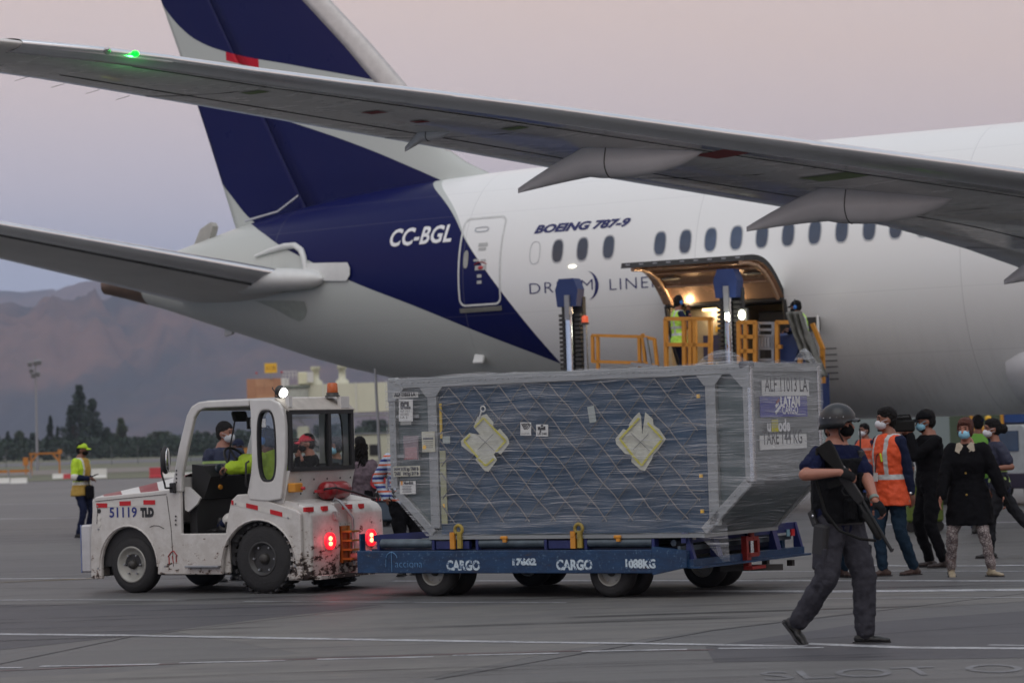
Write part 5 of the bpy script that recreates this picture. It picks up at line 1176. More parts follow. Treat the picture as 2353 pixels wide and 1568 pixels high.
# roof lamps
MB().tube([(-2.0, -.10, 2.13), (-2.03, -.06, 2.18), (-2.0, -.05, 2.22), (-1.97, -.1, 2.23)], .006, 5).build('lamp_cable', m_black, TUG)
MB().ell((-2.04, -.14, 2.19), .06, .065, .065).build('work_lamp_housing', m_dark, TUG); MB().lathe((-2.07, -.14, 2.175), (-.85, .25, -.4), [(0, .055), (.03, .05)], 20).build('work_lamp_lens', mat('lit_work_lamp', (1, .98, .9), .3, emit=4), TUG)
MB().box((-2.03, -.14, 2.12), (.06, .1, .03)).build('work_lamp_foot', m_dark, TUG)
MB().lathe((-2.1, -1.04, 2.12), (0, 0, 1), [(0, .085), (.02, .085), (.02, .07), (.05, .07)], 18).build('beacon_base', m_dark, TUG); MB().lathe((-2.1, -1.04, 2.17), (0, 0, 1), [(0, .06), (.02, .062), (.10, .058), (.11, .04)], 18).build('beacon_lens', mat('amber_lens', (.40, .085, .015), .25, emit=.04), TUG)
# reflective strips and side lettering
m_rst = mat('red_reflector', rgb(190, 24, 30), .35); m_wst = mat('white_reflector', rgb(206, 204, 198), .4)
def stripe(px0, px1, y0, y1, hh, m, off=.003):
    a, b_ = ts_(px0, y0), ts_(px1, y1); MB().add([(a[0], off, a[1] - hh / 2), (b_[0], off, b_[1] - hh / 2), (b_[0], off, b_[1] + hh / 2), (a[0], off, a[1] + hh / 2)], [(3, 2, 1, 0)]).build('reflective_strip', m, TUG)
stripe(221, 358, 1160, 1154, .052, m_wst)
for a, b_, c_, d_ in ((222, 247, 1160, 1160), (275, 301, 1156, 1155), (330, 357, 1153, 1153)): stripe(a, b_, c_, d_, .05, m_rst, .006)
stripe(532, 672, 1153, 1186, .05, m_wst)
for a, b_, c_, d_ in ((532, 537, 1153, 1154), (566, 593, 1160, 1166), (621, 649, 1174, 1181)): stripe(a, b_, c_, d_, .05, m_rst, .006)
def rstr(px0, px1, py, hh, m, off=.0):
    a, b_ = tr_(px0, py, -2.46), tr_(px1, py, -2.46); MB().box((-2.437, (a[0] + b_[0]) / 2, .905), (.03, abs(a[0] - b_[0]), .05)).build('reflective_strip', m, TUG)
for a, b_ in ((703, 722), (743, 755), (792, 811), (829, 838)): rstr(a, b_, 1168, .05, m_rst)
m_navy = mat('navy_numerals', rgb(34, 46, 120), .5); m_blk = mat('black_lettering', (.02, .02, .022), .5)
a, b_ = ts_(252, 1187), ts_(315, 1183); text_on('51119', 'lettering', (a[0], .004, a[1]), (-1, 0, 0), (0, 0, 1), .155, m_navy, TUG, width=a[0] - b_[0], offset=.003)
a, b_ = ts_(323, 1185), ts_(354, 1184); text_on('TLD', 'lettering', (a[0], .004, a[1]), (-1, 0, 0), (0, 0, 1), .125, m_blk, TUG, width=a[0] - b_[0], offset=.012)
text_on('TLD', 'lettering', (-2.478, -.43, .79), (0, -1, 0), (0, 0, 1), .10, mat('embossed_white', rgb(180, 178, 174), .4), TUG, width=.16, offset=.01, ext=.004)
c_ = ts_(398, 1282); P_ = [(-.055, -.06), (-.055, .02), (-.07, .02), (-.02, .075), (.01, .085), (.06, .03), (.045, .03), (.045, -.04)]
MB().tube([(c_[0] - u, .006, c_[1] + v) for u, v in P_], .006, 5).tube([(c_[0] + .01, .006, c_[1] + .03), (c_[0] - .005, .006, c_[1] - .05)], .005, 5).build('house_symbol', mat('red_paint_symbol', rgb(160, 40, 40), .5), TUG)
for py_, m_ in ((1173, m_black), (1189, m_wst), (1204, m_wst)):
    c_ = ts_(228, py_); MB().lathe((c_[0], .0, c_[1]), (0, 1, 0), [(0, .026), (.005, .026)], 16).build('round_decal', m_, TUG)
for px, ys in ((407, (1080, 1089, 1098, 1107)), (405, (1185, 1194, 1204))):
    for y_ in ys:
        c_ = ts_(px, y_); MB().lathe((c_[0], .01, c_[1]), (0, 1, 0), [(0, .011), (.008, .009)], 10).build('hinge_bolt', m_black, TUG)
# seams, scratches, handles and bolt heads
for pts in ([(-.30, .003, .74), (-.36, .003, .755), (-.43, .003, .75), (-.50, .003, .72)], [(.47, .003, 1.035), (.1, .003, 1.06), (-.55, .003, 1.10)], [(-.55, .003, 1.08), (-.60, .003, .72), (-.62, .003, .30)], [(-1.40, .003, .62), (-1.42, .003, .24)], [(.44, .003, 1.0), (.46, .003, .78)]):
    MB().tube(pts, .0035, 5).build('panel_seam', m_dark, TUG)
for x_, z_ in ((.44, .98), (.44, .72), (-.5, .30), (-.9, .30), (-1.2, .30), (-1.5, .98), (-2.2, .82), (-2.28, .30), (.46, .28)): MB().lathe((x_, 0, z_), (0, 1, 0), [(0, .012), (.008, .010)], 8).build('bolt', m_galv, TUG)
MB().tube([(-1.69, .02, 1.16), (-1.69, .06, 1.18), (-1.70, .06, 1.42), (-1.71, .02, 1.44)], .011, 7).build('grab_handle', m_black, TUG)
MB().box((-1.05, .03, .30), (.46, .07, .02), None, .004).build('step_tread', m_galv, TUG)
MB().tube([(.02 + .42 * math.cos(R(a)), .004, .30 + .455 * math.sin(R(a))) for a in range(0, 181, 12)], .010, 6).build('arch_lip', m_tug, TUG); MB().tube([(-1.79 + .515 * math.cos(R(a)), .004, .27 + .535 * math.sin(R(a))) for a in range(0, 181, 12)], .010, 6).build('arch_lip', m_tug, TUG)
# wheels
def wheel(x, y, r, w, parent, rim, hub, lug=False, s=1, rr=.55, dish=.03):
    W_ = bpy.data.objects.new('wheel', None)
    prof = [(-w / 2, r * rr), (-w / 2 - .004, r * .78), (-w / 2 + .015, r * .93), (-w / 2 + .045, r), (w / 2 - .045, r), (w / 2 - .015, r * .93), (w / 2 + .004, r * .78), (w / 2, r * rr)]
    mb = MB(); mb.lathe((x, y, r), (0, s, 0), prof, 44, cap=False)
    if lug:
        for i in range(30):
            for sd in (-1, 1):
                a = 2 * PI * (i + (.5 if sd > 0 else 0)) / 26; c_ = Vector((x + (r + .002) * math.cos(a), y + sd * w * .27, r + (r + .002) * math.sin(a)))
                M_ = Matrix.Rotation(-a, 3, 'Y'); mb.box(c_, (.022, w * .46, .045), M_)
    else:
        for k in (-.25, 0, .25): mb.lathe((x, y + w * k * .9, r), (0, 1, 0), [(-.006, r + .001), (0, r + .004), (.006, r + .001)], 44, cap=False)
    o = mb.build('wheel', m_tyre, parent)
    rm = MB(); yf = y + s * w / 2
    rm.lathe((x, yf, r), (0, s, 0), [(-.05, r * rr * 1.0), (-.0, r * rr * 1.0), (.008, r * rr * .97), (.002, r * rr * .88), (-dish, r * rr * .80), (-dish - .01, r * rr * .35), (-dish - .012, .01)], 36); rm.build('rim', rim, o)
    hb_ = MB(); hb_.lathe((x, yf - s * dish, r), (0, s, 0), [(-.02, r * .17), (.02, r * .16), (.05, r * .12), (.055, .01)], 20); hb_.build('hub', hub, o)
    for i in range(6):
        a = 2 * PI * i / 6; MB().cyl((x + r * .36 * math.cos(a), yf - s * (dish + .005), r + r * .36 * math.sin(a)), (x + r * .36 * math.cos(a), yf - s * (dish - .025), r + r * .36 * math.sin(a)), r * .032, None, 8).build('wheel_nut', m_galv if rim is not m_rimd else m_galv, o)
    return o
m_rimg = mat('pale_steel_rim', rgb(150, 150, 144), .45, .2, var=.15, scale=8); m_rimd = mat('dark_dirty_rim', (.03, .03, .03), .5)
wheel(0, -.13, .32, .20, TUG, m_rimg, m_dark, False, 1, .64); wheel(-1.82, -.16, .378, .27, TUG, m_rimd, m_dark, True, 1, .50, .05)
wheel(0, WD + .13, .32, .20, TUG, m_rimg, m_dark, False, -1); wheel(-1.82, WD + .16, .378, .27, TUG, m_rimd, m_dark, True, -1)
# ================================================================= DOLLY
CA = R(-32); CX = Vector((math.cos(CA), math.sin(CA), 0)); CY = Vector((-math.sin(CA), math.cos(CA), 0)); CM = Vector((0.519, 26.241, 0))
DOL = thing('cargo_dolly', 'low blue roller dolly lettered CARGO carrying the wrapped container', 'cargo dolly', CM, CA)
def ds(px, py, y=-.05): q = hit(px, py, CM + CY * y, CY) - CM; return q.dot(CX), q.z
def de(px, py, x=1.32): q = hit(px, py, CM + CX * x, CX) - CM; return q.dot(CY), q.z
m_dol, h, b, oc = newmat('worn_blue_paint')
n1 = h.noise(h.mapping(oc, (1, 1, 3)), 3.2, 9, .75); n2 = h.noise(oc, 30, 6, .7)
c = h.mix(h.step(n1, .5, .2), rgb(20, 60, 98), rgb(16, 40, 70)); c = h.mix(h.m('MULTIPLY', h.step(n1, .64, .02), .7), c, rgb(70, 58, 54)); c = h.mix(h.m('MULTIPLY', h.step(n2, .62, .05), .35), c, rgb(120, 150, 170))
h.l.new(c, b.inputs['Base Color']); b.inputs['Roughness'].default_value = .45
m_dol2 = mat('deep_blue_paint', rgb(30, 40, 92), .45, var=.25, scale=5); m_roll = mat('grey_blue_roller', rgb(86, 98, 106), .4, .4, var=.3, scale=6)
XL, XR = -2.57, .95
zb0, zb1 = ds(1200, 1316)[1], ds(1200, 1263)[1]
def beveled(o, w=.008): md = o.modifiers.new('bevel', 'BEVEL'); md.width = w; md.segments = 2; md.limit_method = 'ANGLE'; return o
beveled(MB().box(((XL + XR) / 2, -.02, (zb0 + zb1) / 2), (XR - XL, .07, zb1 - zb0)).build('side_beam', m_dol, DOL))
YF = 2.33
MB().box(((XL + 1.2) / 2, YF, (zb0 + zb1) / 2 + .02), (1.2 - XL, .07, zb1 - zb0)).build('side_beam', m_dol, DOL)
MB().box((XL + .04, YF / 2, (zb0 + zb1) / 2), (.07, YF, zb1 - zb0)).build('end_beam', m_dol, DOL)
MB().box((-.7, YF / 2, .44), (3.5, YF - .1, .10)).build('deck', mat('deck_dark_blue', rgb(24, 34, 60), .6), DOL)  # deck plate in its own dark blue
# angled corner and right end beam
MB().prism([(0, -.015), (.38, .06), (.38, .22), (0, .26)], (XR, -.055, zb0 + .0), (1, .0, 0), (0, 0, 1), (0, .07, 0)).build('corner_gusset', m_dol, DOL)
xe = 1.34; e0, e1 = -.02, YF + .1
MB().box((xe, (e0 + e1) / 2, .335), (.10, e1 - e0, .085)).build('end_beam', m_dol, DOL)
MB().box((xe + .02, (e0 + e1) / 2, .300), (.22, e1 - e0, .02)).build('end_flange', m_dol, DOL)
MB().box((xe - .06, (e0 + e1) / 2 - .0, .585), (.05, e1 - e0 - .02, .10)).build('end_rail', m_dol2, DOL)
MB().box((xe - .11, (e0 + e1) / 2, .48), (.03, e1 - e0 - .02, .05)).build('end_rail', m_roll, DOL)
for y_ in (.02, .52, 1.25, 1.82, 2.38):
    MB().prism([(0, 0), (.09, 0), (.02, .26), (0, .26)], (xe - .05, y_, .375), (1, 0, 0), (0, 0, 1), (0, .10 if y_ in (.52, 1.82) else .05, 0)).build('upright_plate', m_dol2, DOL)
MB().box((xe - .02, YF - .02, .53), (.012, .08, .07)).build('red_reflector', m_rst, DOL); MB().box((xe - .02, YF - .13, .53), (.012, .06, .07)).build('blue_reflector', mat('pale_cyan_sticker', rgb(120, 160, 170), .5), DOL); MB().box((xe - .02, .14, .60), (.012, .05, .08)).build('pale_sticker', m_wst, DOL)
rt = MB(); yy = 1.02
rt.box((xe + .07, yy + .02, .43), (.06, .05, .24)).box((xe + .07, yy + .26, .43), (.06, .05, .16)).box((xe + .07, yy + .14, .52), (.06, .26, .04)).box((xe + .07, yy + .14, .36), (.06, .26, .04)).box((xe + .07, yy + .06, .29), (.06, .06, .16)).box((xe + .12, yy + .12, .235), (.10, .30, .03))
rt.cyl((xe + .07, yy + .16, .52), (xe + .07, yy + .14, .72), .035); rt.build('red_latch', mat('chipped_red_paint', rgb(130, 30, 24), .45, var=.3, scale=14), DOL, kind='thing')
MB().cyl((xe + .07, yy + .15, .37), (xe + .07, yy + .15, .52), .03).build('latch_pin', m_chrome, DOL); MB().tube([(xe + .07, yy + .13, .72), (xe + .05, yy, .77), (xe + .03, yy - .06, .80)], .02, 6).build('latch_grip', mat('green_grip', rgb(40, 84, 60), .6), DOL)
MB().bar((xe - .3, 1.2, .22), (xe + .28, 1.45, .22), .06).build('rear_hitch_eye', m_dark, DOL)
# rollers and brackets
for a, b_ in ((868, 987), (1095, 1245), (1345, 1492)):
    x0, x1 = ds(a, 1255)[0], ds(b_, 1255)[0]; MB().cyl((x0, .03, .545), (x1, .03, .545), .048, None, 18).build('side_roller', m_roll, DOL)
    for x_ in (x0 - .02, x1 + .02): MB().box((x_, .03, .53), (.03, .09, .10)).build('roller_bracket', m_dol2, DOL)
for a, b_ in ((987, 1072), (1245, 1310)):
    x0, x1 = ds(a, 1255)[0] + .05, ds(b_, 1255)[0]; MB().box(((x0 + x1) / 2, .02, .53), (x1 - x0, .05, .08)).build('bracket_plate', m_dol2, DOL)
for i in range(11): MB().cyl((-2.3 + .34 * i, .12, .53), (-2.3 + .34 * i, YF - .1, .53), .032, None, 10).build('deck_roller', m_roll, DOL)
for px, tall in ((1040, 0), (1054, 1), (1317, 0), (1330, 1), (1157, 2), (1418, 2)):
    x_ = ds(px, 1240, -.03)[0]; mb = MB()
    if tall == 1:
        mb.tube([(x_ + .045 * math.cos(R(a)), -.03, .685 + .045 * math.sin(R(a))) for a in range(-60, 241, 20)], .018, 8); mb.box((x_ + .012, -.03, .58), (.05, .03, .17))
    elif tall == 0:
        mb.box((x_, -.03, .575), (.055, .03, .17)).cyl((x_, -.05, .63), (x_, -.01, .63), .026)
    else: mb.box((x_, -.02, .60), (.08, .05, .035), None, .01).box((x_ + .01, -.02, .575), (.04, .04, .04))
    mb.build('lock_hook', m_rail if tall != 1 else mat('greenish_amber_paint', rgb(150, 130, 56), .45, var=.35, scale=12), DOL)
a, b_ = ds(850, 1262), ds(1000, 1228)
MB().prism([(0, 0), (1.0, .05), (1.0, .12), (0, .07)], (XL - .02, .28, .555), (1, 0, 0), (0, 0, 1), (0, .03, 0)).build('front_guide_plate', m_dol2, DOL)
MB().box((XL, .05, .52), (.02, .08, .26)).build('front_corner_plate', m_dol, DOL)
# tow bar to the tractor
w0 = TUG.matrix_world if False else None
hp = TA + TX * (-2.52) + TY * (-.73); lp = Vector(((hp - CM).dot(CX), (hp - CM).dot(CY), .36)); midY = YF / 2
MB().tube([lp, (XL - .02, lp.y + .03, .36)], .045, 10).build('drawbar', mat('reddish_worn_drawbar', rgb(150, 96, 92), .5, var=.3, scale=10), DOL); MB().bar((XL + .1, .3, .32), (XL - .05, lp.y + .05, .34), .1, .08).build('drawbar_yoke', m_dol, DOL)
# stencils
m_sten, h, b, oc = newmat('worn_white_stencil'); n1 = h.noise(oc, 26, 6, .75); h.l.new(h.mix(h.step(n1, .45, .05), rgb(40, 76, 116), rgb(190, 205, 214)), b.inputs['Base Color']); b.inputs['Roughness'].default_value = .6
for txt, x0, x1, yb, sz in (('CARGO', 1026, 1103, 1308, .135), ('17662', 1177, 1232, 1296, .085), ('CARGO', 1278, 1361, 1307, .135), ('1088KG', 1437, 1506, 1303, .115)):
    a, b_ = ds(x0, yb, -.056), ds(x1, yb, -.056); text_on(txt, 'stencil_lettering', (a[0], -.057, a[1]), (1, 0, 0), (0, 0, 1), sz, m_sten, DOL, width=b_[0] - a[0], offset=.006)
a, b_ = ds(908, 1302, -.056), ds(970, 1302, -.056); text_on('acciona', 'stencil_lettering', (a[0], -.057, a[1]), (1, 0, 0), (0, 0, 1), .11, mat('faint_blue_lettering', rgb(96, 140, 180), .6), DOL, width=b_[0] - a[0], offset=-.002)
c_ = ds(900, 1290, -.056); lm = MB()
for i in range(9):
    lm.tube([(c_[0], -.06, c_[1] - .10), (c_[0], -.06, c_[1] + .10)], .004, 4) if i == 0 else None
lm.tube([(c_[0] + .07 * math.cos(R(a)), -.06, c_[1] + .03 + .07 * math.sin(R(a))) for a in range(10, 171, 16)], .004, 4).tube([(c_[0] - .07, -.06, c_[1] + .03), (c_[0] - .075, -.06, c_[1] - .05)], .004, 4).build('tree_emblem', MATS['faint_blue_lettering'], DOL)
def dwheel(px, py, y, r=.245):
    q = hit(px, py, CM + CY * y, CY) - CM; x = q.dot(CX); W_ = None
    o = wheel(x, y, r, .17, DOL, m_rimg, m_dark, False, -1, .55, .06); wheel(x + .02, y + .30, r, .17, DOL, m_rimg, m_dark, False, -1)
    MB().box((x, y + .14, .34), (.16, .1, .2)).build('axle_bracket', m_dark, DOL); return x
dwheel(1005, 1330, .12); dwheel(1410, 1335, .12); dwheel(1222, 1320, 1.72); dwheel(1622, 1320, 1.62)
for t_, px in ((1445, 1325),): q = ds(px, 1325); MB().box((.5, .15, .18), (.25, .06, .06)).build('brake_lever', m_dark, DOL)
for x_ in (XR + .1, xe): MB().box((x_, .1 if x_ < 1 else 2.2, .22), (.06, .06, .06)).build('stop_pad', m_dark, DOL)
# ================================================================= CONTAINER
CON = thing('air_cargo_container', 'big aluminium air cargo container wrapped in clear film, on the blue dolly', 'cargo container', CM, CA)
def cs(px, py, y=0.0): q = hit(px, py, CM + CY * y, CY) - CM; return q.dot(CX), q.z
CXL, CXR, CZT = -2.15, 2.05, 2.25; CD = 1.55
m_alu = mat('dull_aluminium', rgb(150, 154, 154), .42, .55, var=.14, scale=4, stretch=(.3, 1, 3)); m_alp = mat('grey_panel', rgb(84, 96, 98), .45, .4, var=.14, scale=3)
m_cur = mat('blue_curtain', rgb(30, 62, 90), .65, var=.28, scale=1.6, bump=.4, bscale=3)
outl = [(CXL + .03, .0 + 1.10), (-1.66, .62), (1.50, .62), (CXR - .03, 1.12), (CXR - .03, CZT - .03), (CXL + .03, CZT - .03)]
MB().prism(outl, (0, .05, 0), (1, 0, 0), (0, 0, 1), (0, CD - .1, 0)).build('body', m_alp, CON)
MB().box(((-1.66 + 1.50) / 2, CD / 2, .605), (3.2, CD + .04, .035)).build('base_plate', m_alu, CON)
def extr(a, b_, w, d=.06, name='frame_profile', y=0.03, m=None): 
    return beveled(MB().bar((a[0], y, a[1]), (b_[0], y, b_[1]), w, d, up=(0, 1, 0)).build(name, m or m_alu, CON), .006)
hw = .045
def fr_(a, b_, w=.085, d=.055, y=.028):
    a, b_ = Vector((a[0], y, a[1])), Vector((b_[0], y, b_[1])); x, yy, dd = basis(b_ - a, (0, 1, 0)); q = MB().box((a + b_) / 2, (w, d, (b_ - a).length), Matrix((x, yy, dd)).transposed()); return beveled(q.build('frame_profile', m_alu, CON), .006)
for Y_ in (.028, CD - .028):
    fr_((CXL + .05, CZT - .05), (CXR - .05, CZT - .05), .10, y=Y_); fr_((CXL + .04, 1.12), (CXL + .04, CZT - .10), .08, y=Y_); fr_((CXR - .04, 1.13), (CXR - .04, CZT - .10), .08, y=Y_)
    fr_((CXL + .06, 1.09), (-1.64, .65), .085, y=Y_); fr_((1.50, .65), (CXR - .06, 1.11), .085, y=Y_)
for x_, w in ((-1.61, .11), (1.62, .11)): fr_((x_, .70), (x_, CZT - .10), w)
for z_ in (1.86, 1.45): MB().box((CXL + .22, .025, z_), (.28, .02, .035)).build('panel_strip', m_alu, CON)
def quad(name, pts, y, m): return MB().prism(pts, (0, y, 0), (1, 0, 0), (0, 0, 1), (0, .012, 0)).build(name, m, CON)
# gusset plates at corners
quad('gusset_plate', [(CXL, CZT - .02), (CXL + .20, CZT - .10), (CXL + .09, CZT - .22), (CXL, CZT - .24)], -.012, m_alu); quad('gusset_plate', [(CXR, CZT - .02), (CXR - .20, CZT - .10), (CXR - .09, CZT - .22), (CXR, CZT - .24)], -.012, m_alu)
for x_ in (-1.61, 1.62): quad('gusset_plate', [(x_ - .14, CZT - .10), (x_ + .14, CZT - .10), (x_ + .06, CZT - .20), (x_ - .06, CZT - .20)], -.012, m_alu)
rv = MB()
def rivet(x, z, y=-.004): rv.ell((x, y, z), .0085, .005, .0085, None, 6, 4)
for i in range(58): rivet(CXL + .1 + i * .069, CZT - .045)
for i in range(15):
    for x_ in (CXL + .04, CXR - .04): rivet(x_, 1.15 + i * .07)
    for x_ in (-1.645, -1.575, 1.585, 1.655): rivet(x_, .75 + i * .093)
for i in range(8): rivet(CXL + .08 + i * .056, 1.07 - i * .051); rivet(CXR - .08 - i * .06, 1.09 - i * .053)
rv.build('rivets', m_alu, CON, kind='stuff')
# curtain, slightly billowing, with straps and net
G = []
for i in range(33):
    x = -1.555 + 3.12 * i / 32; G.append([(x, .035 + .012 * noise.noise(Vector((x * 2.2, j * .22, 0))) + .006 * math.sin(x * 9 + j * .3), .635 + 1.515 * j / 14) for j in range(15)])
MB().sheet(G, True).build('curtain', m_cur, CON)
m_rope = mat('grey_net_rope', rgb(112, 112, 114), .8, var=.25, scale=20, spec=.1); m_rope2 = mat('dark_net_rope', rgb(92, 94, 98), .8, spec=.1)
def clipseg(a, b_, x0, x1, z0, z1):
    t0, t1 = 0.0, 1.0; d = (b_[0] - a[0], b_[1] - a[1])
    for p, q in ((-d[0], a[0] - x0), (d[0], x1 - a[0]), (-d[1], a[1] - z0), (d[1], z1 - a[1])):
        if abs(p) < 1e-9:
            if q < 0: return None
        else:
            r_ = q / p
            if p < 0: t0 = max(t0, r_)
            else: t1 = min(t1, r_)
    if t0 >= t1: return None
    return (a[0] + d[0] * t0, a[1] + d[1] * t0), (a[0] + d[0] * t1, a[1] + d[1] * t1)
rnd = random.Random(5)
for k in range(-5, 14):
    xs0 = -1.40 + .30 * k
    for sgn, m_ in ((1, m_rope), (-1, m_rope2)):
        sg_ = clipseg((xs0, 2.14), (xs0 + sgn * 1.30, 2.14 - 1.46), -1.52, 1.47, .76, 2.14)
        if sg_:
            (xa, za), (xb, zb_) = sg_; n_ = max(2, int(math.hypot(xb - xa, zb_ - za) / .16)); pts = []
            for i in range(n_ + 1):
                u = i / n_; pts.append((xa + (xb - xa) * u + .008 * math.sin(i * 1.9 + k), .006 - (.004 if sgn > 0 else -.001), za + (zb_ - za) * u + .012 * math.sin(u * PI) * sgn * 0 - .006 * math.cos(i * 2.1 + k)))
            if math.hypot(xb - xa, zb_ - za) > .12: MB().tube(pts, .0068 if sgn > 0 else .0058, 5).build('net_rope', m_, CON)
for z_, dx in ((1.98, .25), (1.70, .22), (1.40, .2), (1.05, .18)):
    MB().tube([(-1.54, .01, z_ - .03), (-1.54 + dx, .012, z_)], .006, 5).build('net_rope', m_rope, CON); MB().tube([(1.52, .01, z_ - .02), (1.52 - dx, .012, z_)], .006, 5).build('net_rope', m_rope, CON)
for z_ in (.84, 1.18, 1.95): MB().box((1.49, .005, z_), (.03, .02, .035)).build('yellow_clip', m_ysign, CON)
MB().box((-1.51, .012, 1.80), (.028, .012, .36)).build('yellow_tape', mat('yellow_tape', rgb(190, 160, 50), .5), CON); MB().box((-1.50, .012, 1.12), (.07, .010, .75)).build('pale_edge_tape', mat('pale_tape', rgb(150, 152, 120), .5), CON); MB().box((-1.5, .004, .93), (.02, .01, .04)).build('yellow_clip', m_ysign, CON)
m_paper = mat('crumpled_paper', rgb(182, 184, 172), .7, var=.12, scale=9, bump=.5, bscale=14); m_ptape = mat('yellow_border_tape', rgb(186, 180, 70), .5, var=.2, scale=12)
m_lab = mat('white_label', rgb(206, 208, 206), .5, var=.04)
def dpoly(l): return [cs(845 + .4558 * a, 800 + .4558 * b_) for a, b_ in l]
def paper(pts, cx, cz, name='hazard_paper'):
    P_ = dpoly(pts); mb = MB(); V = [(a, -.012 + .010 * noise.noise(Vector((a * 9, b_ * 9, 1))), b_) for a, b_ in P_]; c0_ = (cx, -.010, cz); n_ = len(V)
    mid = [((v[0] + cx) / 2, -.010 + .010 * noise.noise(Vector((v[0] * 7, v[2] * 7, 4))), (v[2] + cz) / 2) for v in V]
    mb.add(V + mid + [c0_], [(i, (i + 1) % n_, n_ + (i + 1) % n_, n_ + i) for i in range(n_)] + [(n_ + i, n_ + (i + 1) % n_, 2 * n_) for i in range(n_)], False)
    return mb.build(name, m_paper, CON)
D1 = [(556, 345), (600, 330), (636, 372), (632, 398), (655, 412), (668, 403), (710, 452), (716, 478), (672, 535), (655, 515), (625, 545), (655, 560), (612, 620), (592, 615), (545, 560), (560, 545), (520, 525), (475, 490), (472, 465), (515, 425), (575, 435), (535, 395)]
D2 = [(1345, 345), (1370, 320), (1380, 340), (1385, 440), (1398, 440), (1400, 320), (1440, 355), (1442, 385), (1470, 405), (1505, 455), (1465, 510), (1440, 535), (1435, 555), (1400, 615), (1380, 612), (1330, 570), (1335, 535), (1300, 530), (1255, 480), (1250, 455), (1290, 405), (1315, 415), (1320, 380)]
for pts, cc_, lines in ((D1, (598, 470), [((545, 395), (588, 350)), ((588, 350), (700, 465)), ((700, 465), (650, 520)), ((560, 555), (600, 590)), ((600, 590), (640, 555)), ((490, 465), (560, 548)), ((490, 465), (520, 435))]),
                        (D2, (1380, 470), [((1275, 455), (1340, 385)), ((1415, 375), (1490, 455)), ((1490, 455), (1420, 540)), ((1275, 455), (1345, 545)), ((1345, 545), (1385, 590)), ((1420, 540), (1385, 590)), ((1340, 385), (1372, 350))])):
    c_ = dpoly([cc_])[0]; pp = paper(pts, c_[0], c_[1])
    for a, b_ in lines:
        (a, b_) = dpoly([a, b_]); MB().bar((a[0], -.022, a[1]), (b_[0], -.022, b_[1]), .022, .004, up=(0, 1, 0)).build('yellow_border', m_ptape, pp)
    for a, b_ in (((cc_[0] - 50, cc_[1] - 45), (cc_[0] + 45, cc_[1] + 45)), ((cc_[0] + 40, cc_[1] - 40), (cc_[0] - 40, cc_[1] + 40))):
        (a, b_) = dpoly([a, b_]); MB().bar((a[0], -.0215, a[1]), (b_[0], -.0215, b_[1]), .004, .003, up=(0, 1, 0)).build('fold_line', m_rope2, pp)
c_ = dpoly([(585, 305)])[0]; MB().tube([(c_[0] + .028 * math.cos(R(a)), -.02, c_[1] + .028 * math.sin(R(a))) for a in range(0, 361, 30)], .007, 6).tube([(c_[0] - .02, -.02, c_[1] - .02), (c_[0] - .045, -.02, c_[1] - .09)], .008, 6).build('white_tie', m_lab, CON)
def label(x0, y0, x1, y1, name='label', m=None, parent=CON, off=-.014, tilt=0):
    a, b_ = cs(x0, y1), cs(x1, y0); w, hh = b_[0] - a[0], b_[1] - a[1]
    return MB().box(((a[0] + b_[0]) / 2, off, (a[1] + b_[1]) / 2), (w, .006, hh), Matrix.Rotation(R(tilt), 3, 'Y')).build(name, m or m_lab, parent), a[0], a[1], w, hh
def ltxt(t, x, z, size, w, par, m=None, off=-.019, k=0.004): text_on(t, 'lettering', (x, off, z), (1, 0, 0), (0, 0, 1), size, m or m_blk, par, width=w, offset=k)
o, x, z, w, hh = label(904, 900, 962, 915, m=mat('scratched_label', rgb(170, 172, 168), .5, var=.15, scale=20)); ltxt('ALF 11013 LA', x + .02, z + .02, .05, w * .85, o)
o, x, z, w, hh = label(919, 916, 949, 968, tilt=2); ltxt('SCL', x + .02, z + hh * .60, .085, w * .75, o, k=.01)
for i, t in enumerate(('ALF 11013', 'UIO CARGO', 'LA 2')): ltxt(t, x + .02, z + hh * (.42 - .14 * i), .035, w * (.7 - .1 * i), o, k=0)
ltxt('LATAM', x + .015, z + hh * .88, .022, w * .4, o, k=0)
o, *_ = label(922, 966, 946, 976, m=mat('grey_label', rgb(140, 142, 138), .5))
o, x, z, w, hh = label(906, 1069, 966, 1094, m=mat('cream_label', rgb(186, 186, 168), .5)); ltxt('MGW 3175 kg / 7000 lb', x + .01, z + hh * .58, .045, w * .93, o); ltxt('TARE   144 kg / 317 lb', x + .01, z + hh * .14, .045, w * .93, o)
o, x, z, w, hh = label(921, 1104, 956, 1134); ltxt('Nordisk', x + .05, z + hh * .74, .042, w * .65, o); ltxt('N', x + .012, z + hh * .74, .042, .028, o, m_rail, k=.008)
for i in range(5): MB().box((x + w * .45, -.018, z + hh * (.6 - .11 * i)), (w * (.6 - .07 * (i % 2)), .002, .006)).build('print_line', m_rope2, o)
o, x, z, w, hh = label(972, 990, 1000, 1038, m=mat('cream_label', (1, 1, 1))); MB().box((x + w / 2, -.018, z + hh * .66), (w * .8, .002, hh * .1)).build('barcode', m_rope2, o)
for i in range(4): MB().box((x + w * .5, -.018, z + hh * (.52 - .1 * i)), (w * .7, .002, .005)).build('print_line', m_rope2, o)
MB().lathe((x + .03, -.018, z + .05), (0, -1, 0), [(0, .022), (.002, .022)], 14).build('yellow_dot', m_ysign, o)
o, x, z, w, hh = label(930, 1000, 962, 1056, m=mat('pinkish_pouch', rgb(128, 116, 122), .4, var=.2, scale=16)); MB().box((x + w / 2, -.018, z + hh * .28), (w * .8, .003, hh * .5)).build('airmail_slip', mat('airmail_slip', rgb(160, 130, 134), .6, var=.2, scale=40), o)
